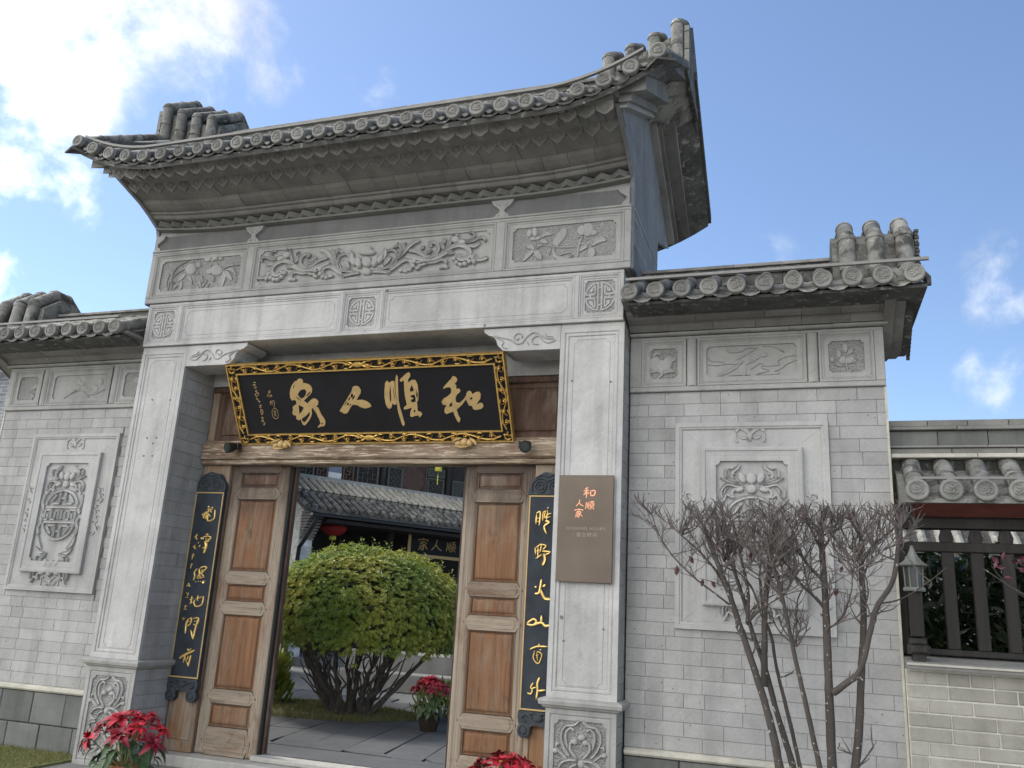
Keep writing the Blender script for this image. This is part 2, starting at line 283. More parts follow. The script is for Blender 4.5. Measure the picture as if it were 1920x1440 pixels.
# ------------------------------------------------------------------ mesh helpers
WL = {}
def wl(o): return WL.get(o.name, Vector((0,0,0)))
def link(o, parent=None, loc=None):
    COL.objects.link(o)
    o.location = Vector(loc) if loc is not None else Vector((0,0,0))
    WL[o.name] = o.location.copy()
    if parent is not None:
        o.parent = parent; o.matrix_parent_inverse = Matrix.Translation(-wl(parent))
    return o
def thing(name, label, cat, loc=(0,0,0), group=None):
    o = bpy.data.objects.new(name, None); o.empty_display_size = .1; link(o, None, loc)
    o['label'] = label; o['category'] = cat
    if group: o['group'] = group
    return o
def tag(o, label, cat, group=None):
    o['label'] = label; o['category'] = cat
    if group: o['group'] = group
    return o
class MB:
    def __init__(s): s.v = []; s.f = []
    def add(s, vs, fs):
        n = len(s.v); s.v += [tuple(v) for v in vs]; s.f += [tuple(i+n for i in f) for f in fs]; return s
    def box(s, x0, x1, y0, y1, z0, z1):
        return s.add([(x0,y0,z0),(x1,y0,z0),(x1,y1,z0),(x0,y1,z0),(x0,y0,z1),(x1,y0,z1),(x1,y1,z1),(x0,y1,z1)],
                     [(0,3,2,1),(4,5,6,7),(0,1,5,4),(1,2,6,5),(2,3,7,6),(3,0,4,7)])
    def bbox(s, x0, x1, y0, y1, z0, z1, b=.004):   # box with its front (-y) face chamfered
        return s.add([(x0,y0+b,z0),(x1,y0+b,z0),(x1,y1,z0),(x0,y1,z0),(x0,y0+b,z1),(x1,y0+b,z1),(x1,y1,z1),(x0,y1,z1),
                      (x0+b,y0,z0+b),(x1-b,y0,z0+b),(x1-b,y0,z1-b),(x0+b,y0,z1-b)],
                     [(0,3,2,1),(4,5,6,7),(1,2,6,5),(2,3,7,6),(3,0,4,7),(8,9,10,11),(0,1,9,8),(1,5,10,9),(5,4,11,10),(4,0,8,11)])
    def prism_x(s, prof, x0, x1):                  # closed (y,z) outline pushed along x
        n = len(prof); vs = [(x0,y,z) for y,z in prof]+[(x1,y,z) for y,z in prof]
        return s.add(vs, [tuple(range(n-1,-1,-1)), tuple(range(n,2*n))]+[(i,(i+1)%n,(i+1)%n+n,i+n) for i in range(n)])
    def prism_y(s, prof, y0, y1):                  # closed (x,z) outline pushed along y
        n = len(prof); vs = [(x,y0,z) for x,z in prof]+[(x,y1,z) for x,z in prof]
        return s.add(vs, [tuple(range(n)), tuple(range(2*n-1,n-1,-1))]+[((i+1)%n,i,i+n,(i+1)%n+n) for i in range(n)])
    def tube(s, pts, rads, n=10, cap=True, half=False):
        pts = [Vector(p) for p in pts]
        if not isinstance(rads, (list, tuple)): rads = [rads]*len(pts)
        ref = None; base = len(s.v); rings = []
        for i, p in enumerate(pts):
            d = (pts[min(i+1,len(pts)-1)]-pts[max(i-1,0)])
            d = d.normalized() if d.length > 1e-9 else Vector((0,0,1))
            if ref is None:
                a = Vector((1,0,0)) if abs(d.x) < .9 else Vector((0,1,0)); ref = (a-d*a.dot(d)).normalized()
            else:
                ref = (ref-d*ref.dot(d)); ref = ref.normalized() if ref.length > 1e-6 else Vector((1,0,0))
            q = d.cross(ref)
            rings.append([p+(ref*math.cos(2*PI*k/n)+q*math.sin(2*PI*k/n))*rads[i] for k in range(n)])
        vs = [v for r in rings for v in r]; fs = []
        for i in range(len(rings)-1):
            for k in range(n): fs.append((i*n+k, i*n+(k+1)%n, (i+1)*n+(k+1)%n, (i+1)*n+k))
        if cap: fs.append(tuple(range(n-1,-1,-1))); fs.append(tuple(range((len(rings)-1)*n, len(rings)*n)))
        return s.add(vs, fs)
    def lathe(s, c, prof, n=24):                   # (r,z) outline about a vertical axis
        vs = []; fs = []
        for r, z in prof:
            for k in range(n): vs.append((c[0]+r*math.cos(2*PI*k/n), c[1]+r*math.sin(2*PI*k/n), c[2]+z))
        for i in range(len(prof)-1):
            for k in range(n): fs.append((i*n+k, i*n+(k+1)%n, (i+1)*n+(k+1)%n, (i+1)*n+k))
        return s.add(vs, fs)
    def frame(s, x0, x1, z0, z1, prof, y, fill=True):   # mitred moulding: prof = [(inset, out)], out = towards the viewer (-y)
        vs = []
        for i, o in prof: vs += [(x0+i,y-o,z0+i),(x1-i,y-o,z0+i),(x1-i,y-o,z1-i),(x0+i,y-o,z1-i)]
        fs = []
        for k in range(len(prof)-1):
            for j in range(4): fs.append((k*4+j, k*4+(j+1)%4, (k+1)*4+(j+1)%4, (k+1)*4+j))
        if fill: q = (len(prof)-1)*4; fs.append((q,q+1,q+2,q+3))
        return s.add(vs, fs)
    def build(s, name, mat, parent=None, smooth=False, loc=None, recalc=True):
        if loc is not None: vs = [(v[0]-loc[0], v[1]-loc[1], v[2]-loc[2]) for v in s.v]
        else: vs = s.v
        me = bpy.data.meshes.new(name); me.from_pydata(vs, [], s.f); me.update()
        if recalc:
            bm = bmesh.new(); bm.from_mesh(me); bmesh.ops.recalc_face_normals(bm, faces=bm.faces); bm.to_mesh(me); bm.free()
        for m in (mat if isinstance(mat, list) else [mat]): me.materials.append(MAT[m] if isinstance(m, str) else m)
        if smooth:
            for p in me.polygons: p.use_smooth = True
            try: me.set_sharp_from_angle(angle=R(40))
            except Exception: pass
        o = bpy.data.objects.new(name, me); link(o, parent, loc); return o
def dup(o, parent, loc, rot=None, scale=None, mat=None):
    c = o.copy()
    for k in list(c.keys()):
        if k in ('label','group','category'): del c[k]
    COL.objects.link(c); c.location = Vector(loc); WL[c.name] = c.location.copy()
    if rot is not None: c.rotation_euler = rot
    if scale is not None: c.scale = scale if isinstance(scale, (tuple, list, Vector)) else (scale,)*3
    c.parent = parent
    if parent is not None: c.matrix_parent_inverse = Matrix.Translation(-wl(parent))
    return c
def catmull(P, sub=3):
    if len(P) < 3: return P
    out = []
    for i in range(len(P)-1):
        p0 = P[max(i-1,0)]; p1 = P[i]; p2 = P[i+1]; p3 = P[min(i+2,len(P)-1)]
        for k in range(sub):
            t = k/sub
            out.append(tuple(.5*((2*p1[j])+(-p0[j]+p2[j])*t+(2*p0[j]-5*p1[j]+4*p2[j]-p3[j])*t*t+(-p0[j]+3*p1[j]-3*p2[j]+p3[j])*t**3) for j in (0,1)))
    out.append(P[-1]); return out
def relief(mb, items, fmap, h, wscale=1.0, xf=None):
    """carved strokes and lobes on a plane; fmap(u, v, height) -> point"""
    for it in items:
        P = [(it[1][i]/1000, it[1][i+1]/1000) for i in range(0, len(it[1]), 2)]
        if xf: P = [xf(p) for p in P]
        if it[0] == 's':
            wd = it[2]/1000*wscale; kind = it[3]; Q = catmull(P, 3 if len(P) > 2 else 1)
            if len(Q) == 2: Q = [Q[0], tuple((Q[0][j]*2+Q[1][j])/3 for j in (0,1)), tuple((Q[0][j]+Q[1][j]*2)/3 for j in (0,1)), Q[1]]
            n = len(Q); vs = []; fs = []
            for i, p in enumerate(Q):
                a = Q[max(i-1,0)]; b = Q[min(i+1,n-1)]; dx, dz = b[0]-a[0], b[1]-a[1]; L = math.hypot(dx,dz) or 1
                nx, nz_ = -dz/L, dx/L; t = i/(n-1)
                if kind == 'L': f = max(.06, math.sin(PI*min(1, max(0, t)))**.8)
                elif kind == 'f': f = 1
                else: f = (.45 if i in (0, n-1) else 1)
                hh = h*(.75+.25*f)
                for q, g in (((-.5,0),(-.46,1.0),(-.10,.60),(.10,.60),(.46,1.0),(.5,0)) if wd > .022 else ((-.5,0),(-.42,.8),(-.14,1.0),(.14,1.0),(.42,.8),(.5,0))):
                    vs.append(fmap(p[0]+nx*wd*f*q, p[1]+nz_*wd*f*q, hh*g))
            for i in range(n-1):
                for k in range(5): fs.append((i*6+k, i*6+k+1, (i+1)*6+k+1, (i+1)*6+k))
            fs.append((0,1,2,3,4,5)); fs.append(tuple(range((n-1)*6+5, (n-1)*6-1, -1)))
            mb.add(vs, fs)
        elif it[0] == 'b':
            cx = sum(p[0] for p in P)/len(P); cz = sum(p[1] for p in P)/len(P); n = len(P); vs = []; fs = []
            for sc, g in ((1,0),(.93,.7),(.7,1.1)):
                for p in P: vs.append(fmap(cx+(p[0]-cx)*sc, cz+(p[1]-cz)*sc, h*g))
            vs.append(fmap(cx, cz, h*1.3))
            for r in range(2):
                for k in range(n): fs.append((r*n+k, r*n+(k+1)%n, (r+1)*n+(k+1)%n, (r+1)*n+k))
            for k in range(n): fs.append((2*n+k, 2*n+(k+1)%n, 3*n))
            mb.add(vs, fs)
    return mb
def planemap(y): return lambda u, v, h: (u, y-h, v)
def flatglyph(name, items, fmap, h, mat, parent):     # filled outline with holes
    cu = bpy.data.curves.new(name, 'CURVE'); cu.dimensions = '2D'; cu.fill_mode = 'FRONT'
    for it in items:
        P = [(it[1][i]/1000, it[1][i+1]/1000) for i in range(0, len(it[1]), 2)]
        sp = cu.splines.new('POLY'); sp.points.add(len(P)-1)
        for i, p in enumerate(P): sp.points[i].co = (p[0], p[1], 0, 1)
        sp.use_cyclic_u = True
    o = bpy.data.objects.new('tmp', cu); COL.objects.link(o)
    dg = bpy.context.evaluated_depsgraph_get(); me = o.evaluated_get(dg).to_mesh()
    V = [v.co.copy() for v in me.vertices]; F = [tuple(p.vertices) for p in me.polygons]
    o.evaluated_get(dg).to_mesh_clear(); bpy.data.objects.remove(o)
    mb = MB(); n = len(V); vs = [fmap(v.x, v.y, h) for v in V]+[fmap(v.x, v.y, 0) for v in V]; fs = list(F)
    ec = {}
    for f in F:
        for i in range(len(f)):
            e = (f[i], f[(i+1)%len(f)]); k = tuple(sorted(e)); ec.setdefault(k, []).append(e)
    for k, l in ec.items():
        if len(l) == 1: a, b = l[0]; fs.append((b, a, a+n, b+n))
    mb.add(vs, fs); return mb.build(name, mat, parent)
def textglyph(name, txt, size, fmap, h, mat, parent, u, v, spacing=1.0):
    cu = bpy.data.curves.new(name, 'FONT'); cu.body = txt; cu.size = size; cu.align_x = 'CENTER'; cu.align_y = 'CENTER'; cu.space_character = spacing; cu.resolution_u = 2
    o = bpy.data.objects.new('tmp', cu); COL.objects.link(o)
    dg = bpy.context.evaluated_depsgraph_get(); ev = o.evaluated_get(dg); me = ev.to_mesh()
    vs = [fmap(u+q.co.x, v+q.co.y, h) for q in me.vertices]; fs = [tuple(p.vertices) for p in me.polygons]
    ev.to_mesh_clear(); bpy.data.objects.remove(o)
    mb = MB(); mb.add(vs, fs); return mb.build(name, mat, parent, recalc=False)
def st(P, w, k='f'): return ['s', [round(c*1000) for p in P for c in p], w*1000, k]
def shou_round(cx, cz, r):
    """round longevity emblem: ring arcs, twin bars, hooked frets"""
    w_ = r*.13; S = []
    def T(p): return (cx+p[0]*r, cz+p[1]*r)
    for sx in (-1, 1):
        for sz in (-1, 1):
            arc = [(sx*math.cos(a)*.94, sz*math.sin(a)*.94) for a in [R(7+i*75/7) for i in range(8)]]
            S.append(st([T(p) for p in arc], w_))
            S.append(st([T((sx*.13, 0)), T((sx*.13, sz*.96))], w_))
            S.append(st([T((sx*.30, sz*.13)), T((sx*.96, sz*.13))], w_))
            S.append(st([T((sx*.32, sz*.13)), T((sx*.32, sz*.72)), T((sx*.33, sz*.74))], w_))
            S.append(st([T((sx*.33, sz*.72)), T((sx*.50, sz*.55)), T((sx*.68, sz*.36))], w_))
            S.append(st([T((sx*.68, sz*.36)), T((sx*.48, sz*.36))], w_)); S.append(st([T((sx*.48, sz*.36)), T((sx*.48, sz*.5))], w_*.9))
        S.append(st([T((sx*.62, -.13)), T((sx*.62, .13))], w_))
    S.append(st([T((-.13, .58)), T((.13, .58))], w_)); S.append(st([T((-.13, -.58)), T((.13, -.58))], w_))
    return S
def shou_long(cx, cz, rx, rz):
    w_ = rx*.13; S = []
    def T(p): return (cx+p[0]*rx, cz+p[1]*rz)
    for sz in (-1, 1):
        arc = [(math.cos(R(4+i*172/12)), sz*(.30+.68*math.sin(R(4+i*172/12)))) for i in range(13)]
        S.append(st([T(p) for p in arc], w_)); S.append(st([T((-1, sz*.30)), T((1, sz*.30))], w_))
        for sx in (-1, 1):
            S.append(st([T((sx*.18, sz*.90)), T((sx*.18, sz*.44))], w_)); S.append(st([T((sx*.18, sz*.44)), T((sx*.62, sz*.44))], w_))
            S.append(st([T((sx*.42, sz*.78)), T((sx*.72, sz*.48))], w_))
        S.append(st([T((-.18, sz*.66)), T((.18, sz*.66))], w_))
    for sx in (-1, 1):
        S.append(st([T((sx*.10, -.2)), T((sx*.10, .2))], w_)); S.append(st([T((sx*.32, -.2)), T((sx*.32, .1)), ], w_)); S.append(st([T((sx*.32, -.19)), T((sx*.58, -.19))], w_))
        S.append(st([T((sx*.58, -.19)), T((sx*.58, .19))], w_)); S.append(st([T((sx*.58, .19)), T((sx*.98, .19))], w_)); S.append(st([T((sx*.98, .19)), T((sx*.98, -.19))], w_)); S.append(st([T((sx*.98, -.19)), T((sx*.78, -.19))], w_)); S.append(st([T((sx*.78, -.19)), T((sx*.78, .05))], w_))
    return S

def clusters(items, gap=.012):
    B = []
    for it in items:
        u = it[1][0::2]; v = it[1][1::2]; h = (it[2]/2 if it[0] == 's' else 0); B.append([min(u)-h, max(u)+h, min(v)-h, max(v)+h])
    G = list(range(len(items)))
    def f(i):
        while G[i] != i: i = G[i]
        return i
    g = gap*1000
    for i in range(len(B)):
        for j in range(i):
            a, b = B[i], B[j]
            if a[0]-g < b[1] and b[0]-g < a[1] and a[2]-g < b[3] and b[2]-g < a[3]: G[f(i)] = f(j)
    out = {}
    for i, it in enumerate(items): out.setdefault(f(i), []).append(it)
    return list(out.values())

# carved and painted figures, traced in the plane they stand on (millimetres)
DATA={
'board_char_jia':[["p",[-688,690,-664,684,-655,663,-662,643,-631,639,-601,629,-576,608,-566,582,-578,542,-603,519,-640,491,-689,457,-653,427,-608,461,-576,478,-542,472,-521,447,-531,412,-556,395,-534,377,-515,312,-491,271,-480,241,-487,206,-507,182,-540,180,-577,169,-579,178,-540,212,-545,254,-567,307,-589,361,-595,379,-616,367,-619,320,-644,274,-686,227,-728,195,-749,204,-758,240,-760,264,-785,251,-812,265,-807,304,-836,307,-848,331,-832,361,-828,396,-802,413,-780,424,-777,454,-791,469,-824,462,-838,491,-834,543,-815,590,-787,630,-751,663,-724,668,-711,685]],["p",[-718,558,-681,577,-650,576,-638,555,-651,521,-679,492,-708,478,-730,494,-747,523]],["p",[-756,415,-700,384,-735,341,-766,318,-761,371]],["p",[-750,267,-691,298,-637,344,-653,297,-694,251,-729,225,-748,240]],["p",[-755,643,-765,612,-782,583,-784,600]],["p",[-611,543,-586,556,-600,534,-646,497,-647,509]],["p",[-766,512,-755,494,-717,464,-725,457,-764,486]],["p",[-526,221,-502,212,-516,203,-534,209]],["p",[-581,349,-574,352,-558,301,-564,299]]],
'board_char_ren':[["p",[-103,587,-68,594,-39,582,-24,548,-33,514,-63,481,-91,447,-25,450,21,433,59,403,64,380,40,368,-10,359,-57,374,-90,395,-136,402,-165,380,-198,334,-224,312,-252,311,-283,330,-299,340,-257,388,-213,439,-166,495,-127,540,-115,571]],["p",[-130,523,-116,505,-124,477,-148,471,-145,500]],["p",[-151,489,-158,460,-188,438,-178,461]],["p",[-113,493,-97,499,-108,470,-143,446,-133,468]],["p",[-207,436,-196,433,-227,399,-240,393]],["p",[-187,427,-175,409,-209,392,-203,410]],["p",[-166,409,-154,405,-170,386,-178,389]]],
'board_char_shun':[["p",[274,635,300,612,329,631,354,623,348,555,345,469,347,419,340,395,320,386,307,395,301,408,289,383,277,356,256,348,238,360,225,398,222,460,233,540,254,614]],["p",[304,582,299,508,292,446,280,409,276,446,283,520]],["p",[335,568,335,519,330,445,324,457,326,519]],["p",[385,692,398,667,384,567,369,431,373,356,388,262,397,193,383,168,368,181,354,257,343,332,349,419,353,537,367,641]],["p",[517,710,533,699,531,672,502,636,498,609,544,635,579,630,594,584,592,511,580,438,561,408,561,377,554,321,588,308,599,289,581,265,561,254,560,274,524,272,483,260,467,273,478,317,501,356,457,345,416,336,409,352,424,368,450,386,443,466,447,552,456,619,447,635,431,617,415,627,416,642,457,674,493,700]],["p",[533,586,546,537,539,519,506,517,505,538]],["p",[500,477,544,488,553,463,549,414,518,406,500,415,500,434,531,445,502,468]],["p",[528,340,533,312,513,307,512,322]],["p",[574,536,583,487,569,438,563,475]]],
'board_char_he':[["p",[969,656,999,646,1011,619,994,592,978,584,993,559,986,529,1014,531,1030,513,1015,492,988,475,967,439,967,397,1001,390,1042,419,1076,457,1093,496,1116,507,1136,495,1142,471,1182,493,1213,495,1228,474,1217,426,1187,391,1172,367,1205,385,1230,384,1241,351,1216,327,1165,316,1135,323,1124,357,1097,360,1083,394,1074,424,1030,377,988,342,963,324,972,275,989,235,983,213,967,192,949,220,936,263,926,307,853,282,834,302,842,339,866,369,829,376,819,407,844,437,891,460,927,489,938,525,926,549,891,546,854,533,860,551,904,592,954,635]],["p",[927,404,925,361,889,353,899,380]],["p",[1112,429,1133,444,1140,429,1119,414]]],
'board_small':[["s",[-1242,664,-1215,667],11.0,"r"],["s",[-1257,638,-1219,642],11.0,"r"],["s",[-1218,612,-1221,607,-1227,604,-1233,604,-1238,607,-1238,613,-1235,618,-1229,621,-1223,621,-1218,618,-1218,612],5.0,"f"],["s",[-1219,575,-1221,570,-1227,567,-1232,568,-1236,571,-1237,576,-1234,580,-1229,583,-1223,583,-1219,580,-1219,575],5.0,"f"],["s",[-1212,554,-1244,545,-1251,527,-1232,521,-1209,534,-1206,552,-1227,557],5.5,"r"],["s",[-1233,516,-1238,493],4.4,"r"],["s",[-1248,491,-1220,485],5.0,"r"],["s",[-1230,493,-1219,461],5.0,"r"],["s",[-1231,462,-1203,466],5.0,"r"],["s",[-1211,466,-1216,443],4.4,"r"],["s",[-1229,415,-1192,420],5.5,"r"],["s",[-1209,427,-1221,397],5.5,"r"],["s",[-1230,397,-1198,401],5.5,"r"],["s",[-1215,383,-1220,347,-1218,323,-1200,328,-1196,367,-1211,378],5.6,"r"],["s",[-1217,350,-1199,353],4.4,"r"],["s",[-1230,290,-1203,292],6.7,"r"],["s",[-1227,274,-1201,276],6.7,"r"],["s",[-1239,249,-1202,255],6.1,"r"],["s",[-1218,263,-1221,237],6.1,"r"],["s",[-1217,227,-1196,231,-1207,205,-1219,216],5.6,"r"],["s",[-1058,578,-1088,558,-1059,560,-1099,530,-1100,514,-1054,529,-1083,502],4.9,"r"],["s",[-1052,524,-1057,503],4.9,"r"],["s",[-1076,468,-1091,422],5.5,"r"],["s",[-1093,443,-1065,450],4.9,"r"],["s",[-1062,462,-1044,467,-1034,446,-1044,426,-1049,390],4.9,"r"],["s",[-1055,457,-1075,416],4.9,"r"],["s",[-1081,458,-1060,462],4.4,"r"],["s",[-1015,334,-1021,299,-1039,275,-1061,272,-1080,289,-1088,322,-1082,356,-1064,380,-1042,384,-1023,366,-1015,334],4.4,"f"],["s",[-1068,354,-1050,356,-1049,307,-1039,299],5.5,"r"],["s",[-1064,333,-1062,302],5.5,"r"],["s",[-1068,338,-1038,346],4.4,"r"]],
'couplet_left':[["s",[-1864,2346,-1847,2331],17.9,"r"],["s",[-1816,2339,-1803,2324],14.6,"r"],["s",[-1873,2316,-1802,2315],12.2,"r"],["s",[-1872,2288,-1895,2269,-1928,2254],16.3,"r"],["s",[-1845,2310,-1865,2273,-1897,2254,-1902,2220],16.3,"r"],["s",[-1871,2258,-1869,2218],14.6,"r"],["s",[-1886,2216,-1857,2226],11.4,"r"],["s",[-1849,2274,-1851,2222,-1838,2193,-1775,2212,-1766,2253,-1772,2312],12.9,"r"],["s",[-1828,2305,-1813,2280],13.0,"r"],["s",[-1837,2266,-1818,2234],9.7,"r"],["s",[-1840,2056,-1811,2051],16.1,"r"],["s",[-1901,2015,-1876,2009],17.7,"r"],["s",[-1924,1968,-1914,1964],16.1,"r"],["s",[-1904,1920,-1889,1942],11.2,"r"],["s",[-1862,1999,-1865,2025,-1823,2035,-1774,2026,-1790,1998,-1848,1978],12.0,"r"],["s",[-1830,2022,-1829,1997],8.0,"r"],["s",[-1813,2004,-1783,2009],7.2,"r"],["s",[-1847,1970,-1785,1987],12.8,"r"],["s",[-1837,1975,-1825,1925,-1858,1913],16.0,"r"],["s",[-1814,1968,-1812,1925,-1832,1861],19.2,"r"],["s",[-1885,1702,-1915,1664,-1904,1629,-1912,1579],11.9,"r"],["s",[-1860,1702,-1851,1644],14.2,"r"],["s",[-1856,1705,-1812,1726,-1772,1715,-1804,1682,-1844,1658],13.4,"r"],["s",[-1843,1679,-1809,1696],7.9,"r"],["s",[-1801,1675,-1857,1638,-1869,1608],11.9,"r"],["s",[-1825,1653,-1791,1619,-1869,1605],10.2,"r"],["s",[-1849,1638,-1826,1611],9.5,"r"],["s",[-1883,1567,-1877,1571],11.8,"r"],["s",[-1853,1573,-1846,1576],11.8,"r"],["s",[-1827,1574,-1820,1577],11.8,"r"],["s",[-1795,1580,-1773,1565],26.7,"r"],["s",[-1946,2056,-1963,2030,-1939,1994],9.7,"r"],["s",[-1982,2026,-1937,2039],8.1,"r"],["s",[-1973,2008,-1953,2019],7.3,"r"],["s",[-1952,1943,-1979,1920],8.1,"r"],["s",[-1988,1920,-1939,1921],7.2,"r"],["s",[-1962,1935,-1958,1910,-1935,1898],8.1,"r"],["s",[-1976,1834,-1944,1849],8.0,"r"],["s",[-1958,1856,-1966,1823,-1969,1794],8.8,"r"],["s",[-1977,1816,-1938,1831],7.2,"r"],["s",[-1980,1733,-1947,1745],8.0,"r"],["s",[-1962,1755,-1967,1723,-1970,1701],8.8,"r"],["s",[-1974,1555,-1957,1535,-1986,1530],8.7,"r"],["s",[-1962,1541,-1940,1518],7.9,"r"],["s",[-1900,1426,-1901,1386,-1903,1349],12.9,"r"],["s",[-1925,1390,-1877,1401],10.7,"r"],["s",[-1917,1347,-1876,1366],10.7,"r"],["s",[-1863,1390,-1863,1354,-1833,1326,-1766,1349,-1759,1433],12.8,"r"],["s",[-1829,1437,-1825,1382],12.8,"r"],["s",[-1855,1396,-1768,1426],10.7,"r"],["s",[-1905,1195,-1922,1147,-1917,1056],15.9,"r"],["s",[-1907,1195,-1866,1209,-1874,1150,-1915,1127],12.7,"r"],["s",[-1917,1166,-1872,1178],8.5,"r"],["s",[-1846,1206,-1781,1213,-1792,1147,-1834,1152],12.7,"r"],["s",[-1833,1180,-1794,1187],8.5,"r"],["s",[-1780,1211,-1802,1116,-1813,1006],16.9,"r"],["s",[-1854,1092,-1815,1008],13.6,"r"],["s",[-1866,910,-1838,895],10.5,"r"],["s",[-1821,917,-1834,895],10.5,"r"],["s",[-1775,902,-1868,859,-1944,812],18.8,"r"],["s",[-1876,853,-1888,774],12.5,"r"],["s",[-1888,804,-1856,813,-1861,785],8.3,"r"],["s",[-1840,844,-1846,805],9.4,"r"],["s",[-1810,853,-1817,799,-1825,745],14.6,"r"],["s",[-1846,790,-1824,745],9.3,"r"],["s",[-1974,1556,-1957,1528,-1991,1521],7.6,"r"],["s",[-1982,1536,-1939,1517],7.6,"r"],["s",[-1979,1454,-1941,1442],7.5,"r"],["s",[-1950,1460,-1960,1417],7.5,"r"],["s",[-1983,1409,-1940,1408],6.5,"r"],["s",[-1978,1320,-1937,1327],7.5,"r"],["s",[-1963,1335,-1961,1292],7.5,"r"],["s",[-1984,1291,-1940,1289],7.5,"r"],["s",[-1985,1201,-1941,1205],7.5,"r"],["s",[-1950,1202,-1976,1182],7.5,"r"]],
'couplet_right':[["s",[1751,2322,1748,2234],12.5,"r"],["s",[1748,2328,1785,2344,1779,2218],12.6,"r"],["s",[1755,2284,1779,2289],7.2,"r"],["s",[1755,2254,1779,2259],7.2,"r"],["s",[1852,2383,1859,2377],17.9,"r"],["s",[1812,2342,1810,2262],10.7,"r"],["s",[1809,2342,1844,2356],9.0,"r"],["s",[1832,2352,1828,2290,1862,2326,1889,2331],9.8,"r"],["s",[1836,2289,1884,2304],8.9,"r"],["s",[1854,2361,1846,2256],9.8,"r"],["s",[1834,2262,1874,2253,1827,2213,1851,2148],14.3,"r"],["s",[1750,2021,1758,1958],10.6,"r"],["s",[1754,2019,1807,2048,1797,1976],10.6,"r"],["s",[1760,1989,1796,1999],7.1,"r"],["s",[1777,2029,1780,1924],10.6,"r"],["s",[1759,1922,1818,1961],10.6,"r"],["s",[1792,2053,1853,2041,1823,2004],10.6,"r"],["s",[1815,1991,1895,1985,1848,1958],12.3,"r"],["s",[1834,1970,1845,1919,1825,1865],19.3,"r"],["s",[1763,1669,1781,1677],14.8,"r"],["s",[1861,1698,1840,1676],17.3,"r"],["s",[1823,1742,1814,1665,1801,1620,1765,1616],15.6,"r"],["s",[1813,1656,1832,1623,1861,1581,1914,1576],19.8,"r"],["s",[1705,1349,1761,1343,1794,1373,1763,1395,1707,1356],14.7,"r"],["s",[1838,1430,1838,1363],16.5,"r"],["s",[1761,1343,1836,1368,1876,1342,1915,1350],18.3,"r"],["s",[1826,1189,1829,1159],11.8,"r"],["s",[1744,1136,1808,1164,1905,1169],11.8,"r"],["s",[1784,1125,1791,1120],10.9,"r"],["s",[1836,1141,1849,1138],10.0,"r"],["s",[1787,1113,1779,1071,1805,1031,1835,1030,1856,1102,1810,1123],9.0,"r"],["s",[1810,1116,1819,1046],7.2,"r"],["s",[1800,1088,1826,1096],6.3,"r"],["s",[1790,862,1768,822,1784,804,1771,768,1740,775],10.8,"r"],["s",[1773,810,1817,826],10.7,"r"],["s",[1846,910,1827,859,1831,800,1823,728],15.2,"r"],["s",[1826,795,1902,809],13.3,"r"]],
